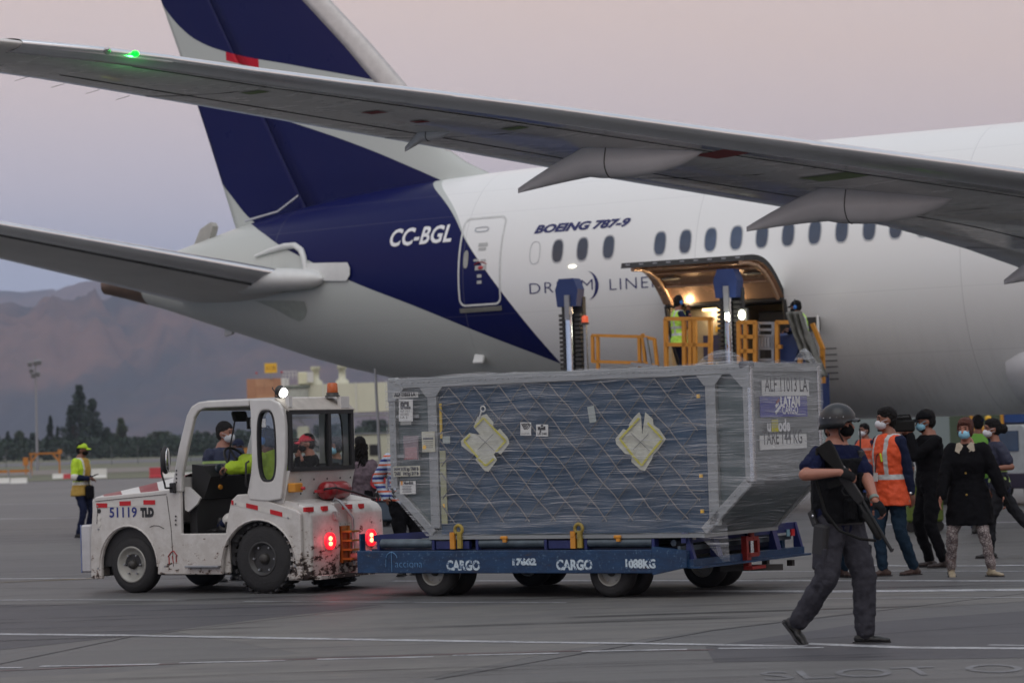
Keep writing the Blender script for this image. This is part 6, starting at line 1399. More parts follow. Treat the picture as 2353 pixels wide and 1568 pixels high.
for i in range(8): MB().box((x + w * .06 + i * w * .125, -.0205, z + .012), (.014, .002, .012), Matrix.Rotation(R(30), 3, 'Y')).build('red_edge_bar', m_redmark, o)
o, *_ = label(1019, 1001, 1035, 1018, m=mat('torn_label', rgb(150, 160, 158), .6)); o, *_ = label(1354, 932, 1368, 970, 'torn_label', MATS['torn_label'], tilt=-8)
o, x, z, w, hh = label(1198, 969, 1221, 1000, tilt=2)
for i in range(6): MB().bar((x + w * (.12 + .13 * i), -.018, z + hh * .93), (x + w * min(.97, .40 + .13 * i), -.018, z + hh * (.93 - min(.5, (.97 - .12 - .13 * i) * .9) if i > 2 else .45)), .011, .002, up=(0, 1, 0)).build('black_bar', m_blk, o)
ltxt('LITHIUM ION', x + .01, z + .012, .02, w * .75, o, k=0)
o, x, z, w, hh = label(1234, 974, 1260, 1002, tilt=2); q = MB()
for a, b_, c2, d2 in ((.02, .08, .03, .035), (.035, .06, .02, .05), (.06, .075, .03, .03), (.085, .08, .02, .04), (.055, .105, .03, .02)): q.box((x + a + .015, -.018, z + b_), (c2, .002, d2))
q.build('battery_symbol', m_blk, o, kind='stuff'); ltxt('UN 3481', x + .015, z + .015, .032, w * .8, o, k=.001)
# right end face (plane x = CXR)
def el(px, py, x=CXR + .01): q = hit(px, py, CM + CX * x, CX) - CM; return q.dot(CY), q.z
def elabel(x0, y0, x1, y1, m, name='label', off=.0):
    a, b_ = el(x0, y1), el(x1, y0); return MB().box((CXR + .008 + off, (a[0] + b_[0]) / 2, (a[1] + b_[1]) / 2), (.008, b_[0] - a[0], b_[1] - a[1])).build(name, m, CON), a[0], a[1], b_[0] - a[0], b_[1] - a[1]
def etxt(t, y, z, size, w, par, m, k=.004, off=.0): text_on(t, 'lettering', (CXR + .0135 + off, y, z), (0, 1, 0), (0, 0, 1), size, m, par, width=w, offset=k)
MB().box((CXR - .018, CD / 2, 1.68), (.02, CD - .1, 1.08)).build('end_panel', mat('bare_end_panel', rgb(120, 126, 126), .4, .5, var=.15, scale=3), CON)
for y_ in (.03, CD - .03): beveled(MB().box((CXR - .01, y_, 1.67), (.05, .06, 1.12)).build('corner_post', mat('bright_aluminium', rgb(200, 200, 200), .25, .9), CON), .01)
MB().box((CXR - .02, CD / 2, CZT - .04), (.06, CD, .08)).build('frame_profile', m_alu, CON); MB().box((CXR - .05, .04, CZT - .02), (.14, .10, .075), None, .02).build('corner_cap', mat('dark_corner_casting', rgb(50, 56, 66), .4, .5), CON)
MB().box((CXL + .05, .04, CZT - .015), (.12, .09, .06), None, .02).build('corner_cap', m_alu, CON)
o, y, z, w, hh = elabel(1751, 873, 1857, 911, m_lab); etxt('ALF 11013 LA', y + .05, z + .05, .20, w * .92, o, m_blk, .002)
o, y, z, w, hh = elabel(1747, 908, 1853, 958, mat('indigo_banner', rgb(38, 40, 140), .45)); m_wl2 = m_wl; etxt('LATAM', y + w * .42, z + hh * .52, .13, w * .42, o, m_wl2, .006); etxt('CARGO', y + w * .45, z + hh * .14, .11, w * .34, o, m_wl2, .002)
for i, (dy, dz, m_) in enumerate(((.36, .72, m_redmark), (.34, .55, m_wl2), (.38, .40, m_wl2), (.33, .25, m_wl2))): MB().bar((CXR + .016, y + w * dy - .03, z + hh * dz - .015), (CXR + .016, y + w * dy + .03, z + hh * dz + .02), .028, .006, up=(1, 0, 0)).build('emblem_bar', m_, o)
a = el(1762, 990); etxt('unilode', a[0], a[1], .16, .50, CON, m_wl2, .006)
a = el(1784, 977); MB().box((CXR + .02, a[0] - .06, a[1]), (.006, .14, .12)).build('yellow_sticker', mat('olive_sticker', rgb(170, 165, 50), .5), CON)
o, y, z, w, hh = elabel(1746, 996, 1852, 1033, m_lab); etxt('TARE 144 KG', y + .05, z + .05, .19, w * .85, o, m_blk, .002)
# shrink film: a thin, faintly wrinkled skin around the whole load
m_film = bpy.data.materials.new('shrink_film'); m_film.use_nodes = True; h = NT(m_film); bs = h.n['Principled BSDF']; tc = h.new('TexCoord'); oc = tc.outputs['Object']
wv = h.new('TexNoise'); wv.inputs['Scale'].default_value = 1.3; h.l.new(oc, wv.inputs['Vector']); wm_ = h.new('VectorMath'); wm_.operation = 'MULTIPLY_ADD'; h.l.new(wv.outputs['Color'], wm_.inputs[0]); wm_.inputs[1].default_value = (0, 0, .10); h.l.new(oc, wm_.inputs[2]); oc = wm_.outputs[0]
v1 = h.mapping(oc, (1.1, 1.1, 30), rot=(0, R(1.0), 0)); v2 = h.mapping(oc, (.9, .9, 80), rot=(0, R(-2.2), 0)); v3 = h.mapping(oc, (.5, .5, 9), rot=(0, R(2.5), 0))
s1 = h.noise(v1, 1.6, 4, .6); s2 = h.noise(v2, 1.4, 3, .6); s3 = h.noise(v3, 1.2, 3, .5)
f1 = h.step(s1, .62, .12); f2 = h.step(s2, .60, .06); f3 = h.step(s3, .56, .14)
fac = h.m('ADD', h.m('MULTIPLY', f1, .20), h.m('ADD', h.m('MULTIPLY', f2, .34), h.m('MULTIPLY', f3, .12)))
spx = h.new('SeparateXYZ'); h.l.new(tc.outputs['Object'], spx.inputs[0])
endm = h.new('MapRange'); h.l.new(spx.outputs[0], endm.inputs[0]); endm.inputs[1].default_value = 1.95; endm.inputs[2].default_value = 2.08; endm.inputs[3].default_value = .05; endm.inputs[4].default_value = .20
fac = h.m('ADD', fac, endm.outputs[0]); h.l.new(fac, bs.inputs['Alpha'])
bs.inputs['Base Color'].default_value = (.72, .74, .78, 1); bs.inputs['Roughness'].default_value = .22; bs.inputs['Specular IOR Level'].default_value = .9
bp = h.new('Bump'); bp.inputs['Strength'].default_value = .9; bp.inputs['Distance'].default_value = .02; h.l.new(h.m('ADD', s1, h.m('MULTIPLY', s2, .6)), bp.inputs['Height']); h.l.new(bp.outputs[0], bs.inputs['Normal'])
def wrk(p, n_, a=.006): 
    p = Vector(p); return p + Vector(n_) * (a * noise.noise(Vector((p.x * 2.5 + p.y * 2.5, p.z * 12, 3))) + a * .7 * noise.noise(Vector((p.x * 6, p.y * 7 + 2, p.z * 26))))
fl_ = MB(); prof = [(CXL - .012, 1.07), (CXL - .012, CZT - .02)]
loop = [(-1.67, .60), (1.52, .60)]
def zrow(z):  # horizontal extent of the load at height z
    if z >= 1.10: return CXL - .018, CXR + .022
    u = (1.10 - z) / .5; return CXL - .018 + .49 * u, CXR + .022 - .53 * u
G = []
for j in range(41):
    z = .62 + (CZT + .012 - .62) * j / 40; a, b_ = zrow(z); G.append([wrk((a + (b_ - a) * i / 60, -.030, z), (0, -1, 0)) for i in range(61)])
fl_.sheet(G, True, flip=True)
G2 = []
for j in range(41):
    z = .62 + (CZT + .012 - .62) * j / 40; a, b_ = zrow(z); G2.append([wrk((b_, -.030 + (CD + .05) * i / 24, z), (1, 0, 0), .014 if i else 0) for i in range(25)])
    G2[-1][0] = G[j][-1]
fl_.sheet(G2, True, flip=True)
G3 = [[wrk((zrow(z)[0], -.030 + (CD + .05) * i / 10, z), (-1, 0, 0), .008) for i in range(11)] for z in [.62 + (CZT + .012 - .62) * j / 20 for j in range(21)]]
fl_.sheet(G3, True)
fl_.sheet([[wrk((CXL - .018 + (CXR - CXL + .04) * i / 40, -.03 + (CD + .05) * j / 14, CZT + .014 + (.05 * max(0, noise.noise(Vector((i * .22, j * .4, 7)))) if j > 1 else 0)), (0, 0, 1), .008) for i in range(41)] for j in range(15)], True)
fl_.build('shrink_film', m_film, CON)
# loose tufts of film on top and at the lower corner
lt = MB()
for (cx, cy, w, hh) in ((1.25, 1.0, .62, .16), (1.95, 1.45, .22, .15)):
    lt.sheet([[(cx + w * (i / 12 - .5), cy - .1 + .18 * j / 6 * (1 if i % 2 else .8), CZT + .01 + hh * math.sin(PI * i / 12) ** .8 * math.sin(PI * (j + .5) / 7) + .012 * noise.noise(Vector((i, j, 2)))) for i in range(13)] for j in range(7)], True)
lt.build('loose_film', m_film, CON)
lt = MB(); p0_ = Vector((1.5, -.03, .72)); 
lt.sheet([[p0_ + Vector((.02 * i + .22 * j / 9, -.02 - .01 * (i % 2), -.0 - .36 * (j / 9) ** 1.3)) + Vector((.10 * (i - 2) * (1 - j / 9) + .0, .02 * noise.noise(Vector((i, j * .7, 1))), 0)) for i in range(5)] for j in range(10)], True)
lt.build('hanging_film', m_film, CON)
a, b_ = cs(1100, 1052), cs(1690, 1042); MB().tube([(a[0] + (b_[0] - a[0]) * i / 20, -.045, a[1] + (b_[1] - a[1]) * i / 20 + .006 * math.sin(i * 1.3)) for i in range(21)], .006, 5).build('twisted_film_band', m_film, CON)
# ================================================================= PEOPLE
def ik(a, b, l1, l2, pole):
    a, b = Vector(a), Vector(b); d = b - a; L = d.length
    if L > (l1 + l2) * .998: b = a + d * ((l1 + l2) * .998 / L); d = b - a; L = d.length
    x = (l1 * l1 - l2 * l2 + L * L) / (2 * L); hgt = math.sqrt(max(0, l1 * l1 - x * x)); dn = d.normalized(); pole = Vector(pole); pp = (pole - dn * pole.dot(dn))
    pp = pp.normalized() if pp.length > 1e-6 else Vector((1, 0, 0))
    return a + dn * x + pp * hgt, b
def sring(c, ax, ay, a, b_, p=2.3, n=20):
    return [c + ax * (a * math.copysign(abs(math.cos(q)) ** (2 / p), math.cos(q))) + ay * (b_ * math.copysign(abs(math.sin(q)) ** (2 / p), math.sin(q))) for q in [2 * PI * i / n for i in range(n)]]
_tex = {}
def fold_tex(size):
    if size not in _tex:
        t = bpy.data.textures.new('cloth_folds', 'CLOUDS'); t.noise_scale = size; t.noise_depth = 2; _tex[size] = t
    return _tex[size]
def skin(o, vox, sm=4, fold=0.0, fsize=.12):
    r_ = o.modifiers.new('remesh', 'REMESH'); r_.mode = 'VOXEL'; r_.voxel_size = vox; r_.use_smooth_shade = True
    s_ = o.modifiers.new('smooth', 'SMOOTH'); s_.factor = .5; s_.iterations = sm
    if fold:
        d = o.modifiers.new('folds', 'DISPLACE'); d.texture = fold_tex(fsize); d.strength = fold; d.mid_level = .5; d.texture_coords = 'LOCAL'
    return o
def cloth(name, col, rough=.85, var=.16, bump=.35, scale=9): return mat(name, col, rough, var=var, scale=scale, bump=bump, bscale=24, spec=.12)
SK1, SK2, SK3 = mat('skin_light', rgb(158, 108, 90), .5, var=.08, scale=14), mat('skin_tan', rgb(132, 88, 70), .5, var=.08, scale=14), mat('skin_brown', rgb(122, 82, 64), .5, var=.08, scale=14)
HAIRB, HAIRR, HAIRK = mat('black_hair', (.007, .006, .006), .75, var=.5, scale=50, bump=1.0, spec=.2), mat('auburn_hair', rgb(80, 48, 40), .7, var=.5, scale=50, bump=1.0, spec=.2), mat('brown_hair', (.03, .022, .018), .5, var=.4, scale=40, bump=.6)
m_eye = mat('dark_eye', (.01, .01, .01), .2)
m_mblue, m_mwhite, m_mblack = mat('pale_blue_mask', rgb(140, 196, 220), .7, bump=.3), mat('white_mask', rgb(206, 208, 214), .7, bump=.3), mat('black_mask', (.006, .006, .007), .85, spec=.15)
def person(label, loc, H=1.75, yaw=0, feet=None, hands=None, lean=0, twist=0, head=(0, 0), build=1.0, female=False, skinm=SK2, pelvis=(0, 0, 0), elbow=None, knee=None, vox=.010,
           top=None, topsleeve='long', topm=None, trm=None, shoem=None, hairm=HAIRB, hair='short', mask=None, vest=None, coat=None, loose=1.0, curl=(.5, .5), sit=False, group=None, toe=None, heelup=(0, 0), gloves=None, hemz=.50, root_z=0.0, handdir=(None, None), handn=(None, None), puff=.012):
    """feet / hands: [left, right] as world-axis offsets (dx, dy, z) from the root on the ground"""
    yr = R(yaw); T = thing('person', label, 'person', (loc[0], loc[1], loc[2] if len(loc) > 2 else 0), yr, group); T.location.z += root_z
    Ri = Matrix.Rotation(-yr, 3, 'Z'); k = H / 1.75; fw = .88 if female else 1.0
    def W2L(v): return Ri @ Vector(v)
    P = Vector((0, 0, .93 * k)) + W2L(pelvis)
    RL = Matrix.Rotation(R(lean), 3, 'Y'); 
    def sp(h):   # point on the spine, h metres above the pelvis joint (unscaled)
        u = min(1, max(0, h / .5)); a = R(lean) * (.4 + .6 * u); Rt = Matrix.Rotation(a, 3, 'Y') @ Matrix.Rotation(R(twist) * u, 3, 'Z')
        return P + Matrix.Rotation(R(lean) * .75, 3, 'Y') @ Vector((0, 0, h * k)), Rt
    def tor(off=0.0, z0=-.10, z1=.60, flare=0.0):
        prof = [(-.12, .125, .090), (-.04, .165, .112), (.04, .168, .112), (.14, .148, .102), (.24, .158, .112), (.34, .178, .120), (.43, .176, .110), (.50, .140, .090), (.545, .078, .066), (.60, .058, .058)]
        if female: prof = [(-.12, .135, .10), (-.04, .172, .118), (.04, .165, .112), (.14, .130, .096), (.24, .142, .105), (.33, .158, .122), (.43, .158, .100), (.50, .122, .08), (.54, .066, .058), (.60, .05, .052)]
        rs = []
        for h_, w, d in prof:
            if h_ < z0 - 1e-6 or h_ > z1 + 1e-6: continue
            c, Rt = sp(h_); bl = build * (1 if h_ < .45 else min(build, 1.05)); fx = .02 * bl if 0 < h_ < .4 else 0
            rs.append(sring(c + Rt @ Vector((fx * .4, 0, 0)), Rt @ Vector((0, 1, 0)), Rt @ Vector((1, 0, 0)), w * k * bl + off + flare * max(0, .2 - h_), d * k * bl + off + flare * max(0, .2 - h_)))
        return rs
    J = {}
    for s, nm in ((1, 'L'), (-1, 'R')):
        i = 0 if s > 0 else 1; c, Rt = sp(.465)
        J['sh' + nm] = c + Rt @ Vector((0, s * .175 * k * fw * (1 + (build - 1) * .6), 0)); ua, fa = .29 * k, .255 * k
        rootL = Vector((0, 0, 0))
        ht = W2L(hands[i]) if hands and hands[i] is not None else J['sh' + nm] + Rt @ Vector((.04, s * .06, -.52 * k))
        pe = W2L(elbow[i]) if elbow and elbow[i] is not None else Vector((-1, s * .35, -.2))
        J['el' + nm], J['wr' + nm] = ik(J['sh' + nm], ht, ua, fa, pe)
        J['hip' + nm] = P + Vector((0, s * .09 * k, -.03)); ft = W2L(feet[i]) if feet and feet[i] is not None else Vector((0, s * .11 * k, .085 * k))
        pk = W2L(knee[i]) if knee and knee[i] is not None else Vector((1, s * .1, 0))
        J['kn' + nm], J['an' + nm] = ik(J['hip' + nm], ft, .425 * k, .42 * k, pk)
    # head
    nc, nR = sp(.58); hR = Matrix.Rotation(R(head[0]), 3, 'Z') @ Matrix.Rotation(R(head[1]), 3, 'Y'); hb = nc + Vector((.015 * k, 0, 0)); hc = hb + hR @ Vector((.02, 0, .115 * k))
    def hp(x, y, z): return hc + hR @ (Vector((x, y, z)) * k)
    b_ = MB(); b_.rings(tor()); 
    for nm in 'LR':
        b_.cap(J['sh' + nm], J['el' + nm], .050 * k * build, .040 * k); b_.cap(J['el' + nm], J['wr' + nm], .043 * k * build, .029 * k); b_.cap(sp(.45)[0], J['sh' + nm], .06 * k, .052 * k)
        b_.cap(J['hip' + nm], J['kn' + nm], .085 * k * build, .055 * k); b_.cap(J['kn' + nm], J['an' + nm], .056 * k, .038 * k)
    b_.ell(hp(-.012, 0, .02), .098 * k, .078 * k, .105 * k, hR, 18, 12); b_.ell(hp(.030, 0, -.045), .068 * k, .056 * k, .07 * k, hR, 14, 9); b_.ell(hp(.055, 0, -.095), .03 * k, .03 * k, .022 * k, hR)
    b_.cap(hp(.082, 0, .005), hp(.104, 0, -.032), .011 * k, .015 * k, 8); b_.cap(hp(.082, -.032, .030), hp(.082, .032, .030), .011 * k, .011 * k, 8)
    b_.ell(hp(.084, 0, -.062), .014 * k, .024 * k, .010 * k, hR)
    for s in (1, -1): b_.ell(hp(-.005, s * .078, -.01), .020 * k, .010 * k, .032 * k, hR); b_.ell(hp(.06, s * .035, -.02), .025 * k, .02 * k, .02 * k, hR)
    b_.cap(sp(.48)[0], hp(-.02, 0, -.06), .055 * k * fw, .052 * k * fw)
    # hands with five fingers
    gl = MB(); 
    for nm, s, i in (('L', 1, 0), ('R', -1, 1)):
        w = J['wr' + nm]; d = (w - J['el' + nm]).normalized()
        if handdir[i] is not None: d = W2L(handdir[i]).normalized()
        nn = W2L(handn[i]) if handn[i] is not None else Vector((0, -s, 0)) if abs(d.z) > .6 else Vector((0, 0, -1))
        nn = (nn - d * nn.dot(d)).normalized(); sd = d.cross(nn) * (-s)          # sd points to the thumb side
        if sd.x < 0 and abs(d.z) > .6 and handn[i] is None: sd = -sd
        gl = MB() if gloves else gl; tg = gl if gloves else b_; pc = w + d * .045 * k; M_ = Matrix((d, sd, nn)).transposed()
        b_.ell(pc, .055 * k, .042 * k, .019 * k, M_, 12, 7); tg.ell(pc, .057 * k, .044 * k, .022 * k, M_, 12, 7); cu = curl[i]
        for f_, (o_, ln) in enumerate(((.030, .068), (.011, .078), (-.010, .072), (-.029, .056))):
            p0 = w + d * .082 * k + sd * o_ * k; a = 0; r0 = .0095 * k; dd = d
            for seg, q in enumerate((.45, .32, .23)):
                a += cu * (.75 if seg == 0 else 1.05); dv = d * math.cos(a) + nn * math.sin(a); p1 = p0 + dv * ln * q * 1.35 * k
                (tg if (not gloves or seg < 1 or gloves == 'full') else b_).cap(p0, p1, r0, r0 * .9, 7); p0 = p1; r0 *= .92
        p0 = w + d * .02 * k + sd * .035 * k; p1 = p0 + (d * .7 + sd * .6 + nn * .25 * cu * 2).normalized() * .045 * k; p2 = p1 + (d * .9 + sd * .1 + nn * .6 * cu * 2).normalized() * .035 * k
        tg.cap(p0, p1, .013 * k, .011 * k, 7); b_.cap(p1, p2, .011 * k, .0095 * k, 7)
        if gloves: skin(gl.build('glove', m_glove, T), min(vox, .0085), 2)
    body = skin(b_.build('body', skinm, T), min(vox, .0085) if vox < .011 else vox, 2)
    for s in (1, -1): MB().ell(hp(.079, s * .032, .012), .009 * k, .013 * k, .007 * k, hR, 8, 5).build('eye', m_eye, T); MB().cap(hp(.090, s * .018, .036), hp(.082, s * .048, .034), .005 * k, .004 * k, 6).build('eyebrow', hairm, T)
    # trousers
    t = MB(); t.rings(tor(.012, -.13, .15)); lo = loose
    for nm in 'LR':
        t.cap(J['hip' + nm], J['kn' + nm], .098 * k * build * min(lo, 1.12), .070 * k * lo); an = J['an' + nm]; kn = J['kn' + nm]; e = an + (kn - an) * .03; t.cap(kn, e, .071 * k * lo, .056 * k * lo)
    skin(t.build('trousers', trm, T), vox * 1.1, 3, .034, .075)
    # shoes
    for nm, i in (('L', 0), ('R', 1)):
        an = J['an' + nm]; ty = R(toe[i]) - yr if toe and toe[i] is not None else (R(8) if nm == 'L' else R(-8)); hu = R(heelup[i]); u = Matrix.Rotation(ty, 3, 'Z') @ Matrix.Rotation(hu, 3, 'Y')
        s_ = MB(); c0 = an + u @ Vector((-.045 * k, 0, -.055 * k)); 
        for (x, z, rx, ry, rz) in ((0, 0, .045, .038, .036), (.06, .002, .06, .038, .036), (.13, -.006, .065, .045, .028), (.19, -.012, .045, .040, .022)): s_.ell(c0 + u @ Vector((x * k, 0, z * k)), rx * k, ry * k, rz * k, u, 12, 7)
        s_.cap(c0 + u @ Vector((.03 * k, 0, .0)), an + Vector((0, 0, .05 * k)), .045 * k, .045 * k); so_ = skin(s_.build('shoe', shoem, T), .008, 2)
        MB().prism([(-.05, -.02), (-.03, -.042), (.08, -.038), (.14, -.050), (.20, -.046), (.235, -.01), (.235, .01), (.20, .046), (.14, .050), (.08, .038), (-.03, .042), (-.05, .02)], c0 + u @ Vector((0, 0, -.042 * k)), u @ Vector((k, 0, 0)), u @ Vector((0, k, 0)), u @ Vector((0, 0, .02 * k))).build('sole', m_black, T)
    # shirt / jacket
    def garment(name, m, off, sleeve, z0=-.10, flare=0.0, fold=.018, ext=None):
        g_ = MB(); g_.rings(tor(off, z0, .546, flare))
        if ext:   # skirt of a coat
            c, Rt = sp(z0 if z0 > -.11 else -.12); 
            g_.rings([sring(P + Vector((.0, 0, h_ * k)), Vector((0, 1, 0)), Vector((1, 0, 0)), w * k * build, d * k * build) for h_, w, d in ext])
        for nm in 'LR':
            g_.cap(sp(.455)[0], J['sh' + nm] if sleeve != 'none' else sp(.455)[0].lerp(J['sh' + nm], .80), .062 * k + off, (.054 if sleeve != 'none' else .034) * k + off)
            if sleeve == 'none': continue
            el, wr, sh = J['el' + nm], J['wr' + nm], J['sh' + nm]
            if sleeve == 'short': g_.cap(sh, sh + (el - sh) * .68, .062 * k + off, .064 * k + off)
            else: g_.cap(sh, el, .056 * k * build + off, .050 * k + off); g_.cap(el, wr - (wr - el) * .04, .051 * k + off, .036 * k + off)
        return skin(g_.build(name, m, T), vox * 1.1, 2, fold * 1.5, .07)
    if coat: garment('coat', coat[0], .026, 'long', -.12, ext=coat[1])
    elif topm: garment(top or 'shirt', topm, puff, topsleeve, -.12)
    if vest: garment('vest', vest[0], .030, 'none', -.12, ext=vest[1] if len(vest) > 1 else None, fold=.02)
    cl = MB(); cl.cap(sp(.52)[0], sp(.555)[0], .075 * k * fw, .066 * k * fw); skin(cl.build('collar', (coat or [topm])[0], T), vox, 2)
    # mask and hair
    if mask:
        q = MB(); q.ell(hp(.046, 0, -.048), .066 * k, .063 * k, .058 * k, hR, 16, 11)
        if mask is m_mwhite: q.ell(hp(.088, 0, -.045), .030 * k, .034 * k, .042 * k, hR)
        mk = q.build('face_mask', mask, T)
        for s in (1, -1): MB().tube([hp(.07, s * .058, -.02), hp(.03, s * .078, -.0), hp(-.01, s * .082, .005)], .0025, 4).tube([hp(.05, s * .058, -.075), hp(.02, s * .075, -.04), hp(-.01, s * .08, -.03)], .0025, 4).build('ear_loop', mask, mk)
    hr = MB()
    if hair in ('short', 'full', 'bun', 'curly', 'bob'):
        hr.ell(hp(-.024, 0, .045), .104 * k, .086 * k, .098 * k, hR, 18, 12)
        hr.ell(hp(-.045, 0, -.005), .080 * k, .080 * k, .085 * k, hR, 14, 9)
        if hair != 'short': hr.ell(hp(.0, 0, .085), .088 * k, .078 * k, .052 * k, hR)
    if hair == 'bob':
        for s in (1, -1): hr.ell(hp(.012, s * .068, -.0), .045 * k, .026 * k, .085 * k, hR)
        hr.ell(hp(.045, 0, .075), .055 * k, .070 * k, .038 * k, hR)
    if hair == 'bun': hr.ell(hp(-.15, 0, .0), .062 * k, .058 * k, .062 * k, hR); hr.cap(hp(-.09, 0, .03), hp(-.15, 0, 0), .04, .04)
    if hr.v: skin(hr.build('hair', hairm, T), vox, 2, .014, .03)
    if hair == 'curly':
        rr = random.Random(4)
        for i in range(34):
            a = rr.uniform(1.7, 4.6); x0, y0 = .085 * math.cos(a), .085 * math.sin(a); L_ = rr.uniform(.22, .36); ph = rr.random() * 6
            MB().tube([hp(x0 - .012 * math.cos(ph + j * .9) - .004 * j, y0 + .014 * math.sin(ph + j * .9), .03 - L_ * j / 14) for j in range(15)], [.014 * (1 - .5 * j / 14) for j in range(15)], 5).build('hair_lock', hairm, T)
    T['_k'] = k
    return T, J, hp, hR, sp, k
def capmesh(hp, hR, k, T, m, name='cap', bill=.075, r=1.0, helmet=False, billm=None):
    q = MB(); rs = []
    n = 22
    for i in range(9):
        a = PI / 2 * (1 - i / 8 * (1.0 if not helmet else 1.12)); z = math.sin(a); c = math.cos(a)
        rs.append([hp(-.012 + (.112 if not helmet else .132) * r * c * math.cos(2 * PI * j / n) + .001, (.092 if not helmet else .112) * r * c * math.sin(2 * PI * j / n), .035 + (.098 if not helmet else .118) * r * z) for j in range(n)])
    if helmet:   # flared skirt covering the ears
        rs.append([hp(-.012 + .140 * r * math.cos(2 * PI * j / n), .118 * r * math.sin(2 * PI * j / n), .035 - .012 - (.055 if math.cos(2 * PI * j / n) < .45 else .0)) for j in range(n)])
    rs.append([hp(-.012 + .102 * r * math.cos(2 * PI * j / n), .084 * r * math.sin(2 * PI * j / n), .034 - (.05 if helmet and math.cos(2 * PI * j / n) < .45 else 0)) for j in range(n)])
    rs[0] = [hp(-.012 + .004 * math.cos(2 * PI * j / n), .004 * math.sin(2 * PI * j / n), .035 + (.098 if not helmet else .118) * r) for j in range(n)]
    q.rings(rs); o = q.build(name, m, T)
    b_ = MB(); G = [[hp((.092 if not helmet else .112) + bill * t * math.cos(u) , .078 * math.sin(u) * (1 - .25 * t), .040 - .012 * t - .02 * abs(math.sin(u)) + dz) for u in [(-1 + 2 * j / 8) * 1.25 for j in range(9)]] for t, dz in ((0, .004), (.5, .004), (1, .002), (1, -.004), (.5, -.005), (0, -.005))]
    b_.sheet(G, True); b_.build('visor', billm or m, o); return o
def vestmat(name, base, stripe, bands, verts=True, second=None):
    m, h, b, oc = newmat(name); sp = h.new('SeparateXYZ'); h.l.new(oc, sp.inputs[0]); x, y, z = sp.outputs; f = None
    for lo, hi in bands: q = h.band(z, lo, hi); f = q if f is None else h.m('MAXIMUM', f, q)
    if verts:
        q = h.m('MULTIPLY', h.band(h.m('ABSOLUTE', y), .075, .125), h.m('GREATER_THAN', z, bands[0][0])); f = h.m('MAXIMUM', f, q)
    n1 = h.noise(oc, 7, 6, .6); c = h.mix(h.m('MULTIPLY', n1, .25), base, tuple(v * .6 for v in base[:3]))
    if second: c = h.mix(h.m('GREATER_THAN', z, second[1]), second[0], c)
    c = h.mix(f, c, stripe); h.l.new(c, b.inputs['Base Color']); b.inputs['Roughness'].default_value = .7
    bp = h.new('Bump'); bp.inputs['Strength'].default_value = .5; bp.inputs['Distance'].default_value = .02; h.l.new(h.noise(oc, 14, 4), bp.inputs['Height']); h.l.new(bp.outputs[0], b.inputs['Normal'])
    return m
m_glove = mat('black_glove', (.007, .007, .008), .8, spec=.2)
NEON = (.42, .62, .02, 1); ORG = (.72, .085, .02, 1); REFL = (.45, .47, .47, 1); NAVY = (.012, .017, .04, 1)
m_navyc = cloth('navy_cloth', (.013, .018, .045)); m_blackc = cloth('black_cloth', (.0045, .0045, .006)); m_greyt = cloth('charcoal_trousers', (.042, .042, .052)); m_jean = cloth('dark_blue_jeans', (.014, .030, .052)); m_bshirt = cloth('dark_blue_shirt', (.007, .010, .036))
m_bootb = mat('black_boot', (.010, .010, .010), .45); m_brown = mat('brown_leather_boot', rgb(62, 44, 38), .5, var=.2, scale=12); m_cream_s = mat('pale_gold_shoe', rgb(150, 138, 116), .5)
def headphones(hp, T, k, col):
    m_ = mat('blue_ear_muffs', rgb(40, 110, 190), .4); q = MB()
    for s in (1, -1): MB().ell(hp(-.005, s * .092, -.005), .036 * k, .022 * k, .045 * k).build('ear_muff', m_, T)
    MB().tube([hp(-.005, .10 * math.cos(R(a)), .0 + .16 * math.sin(R(a))) for a in range(0, 181, 20)], .008, 6).build('headband', m_black, T)
def G_(px, py): return gnd(px, py)
# ---- armed guard, foreground
gp = Vector((2.39, 19.66, 0))
T, J, hp, hR, sp, k = person('helmeted guard in dark tactical vest and grey trousers striding with a long black gun', gp, 1.74, yaw=-50, lean=1, twist=-4, head=(30, -2), build=1.13, skinm=SK1, vox=.009,
    feet=[(.165, -.04, .088), (-.32, .03, .165)], hands=[(.255, -.40, .985), (-.02, -.36, 1.275)], elbow=[(1.0, .25, -.55), (-1.0, -.30, -.25)], knee=[(.8, -.5, 0), (.6, -.8, 0)], pelvis=(.0, 0, .012),
    topm=m_bshirt, topsleeve='short', trm=m_greyt, shoem=m_bootb, hair=None, mask=m_mblack, loose=1.34, gloves='half', curl=(.75, .75), toe=(-12, -40), heelup=(0, 48), handdir=((.55, -.2, -.75), (1, -.1, -.35)), handn=((-.55, .75, -.2), (.2, .8, -.6)))
GT_ = T; m_helm = mat('black_helmet', (.009, .010, .012), .38, var=.15, scale=10, coat=.1)
hel = capmesh(hp, hR, k, T, m_helm, 'helmet', .05, 1.06, True)
for s in (1, -1): MB().tube([hp(.02, s * .095, .0), hp(.015, s * .085, -.07), hp(.03, s * .03, -.13)], .007, 5).build('chin_strap', m_black, hel)
for j in range(4): MB().ell(hp(.06 - .05 * j, -.112 + .0 * j, .05), .004, .004, .004).build('helmet_bolt', m_chrome, hel)
q = MB()
def torso_rings(z0, z1, w, d, n=6):
    out = []
    for i in range(n):
        h_ = z0 + (z1 - z0) * i / (n - 1); c, Rt = sp(h_); ww = w(i / (n - 1)); dd = d(i / (n - 1)); out.append(sring(c + Rt @ Vector((.01, 0, 0)), Rt @ Vector((0, 1, 0)), Rt @ Vector((1, 0, 0)), ww, dd, 3.2))
    return out
m_tac = cloth('black_tactical_nylon', (.005, .0055, .007), .7, bump=.7, scale=20)
q.rings(torso_rings(-.04, .44, lambda u: .205 - .015 * abs(u - .4), lambda u: .168 - .02 * u)); 
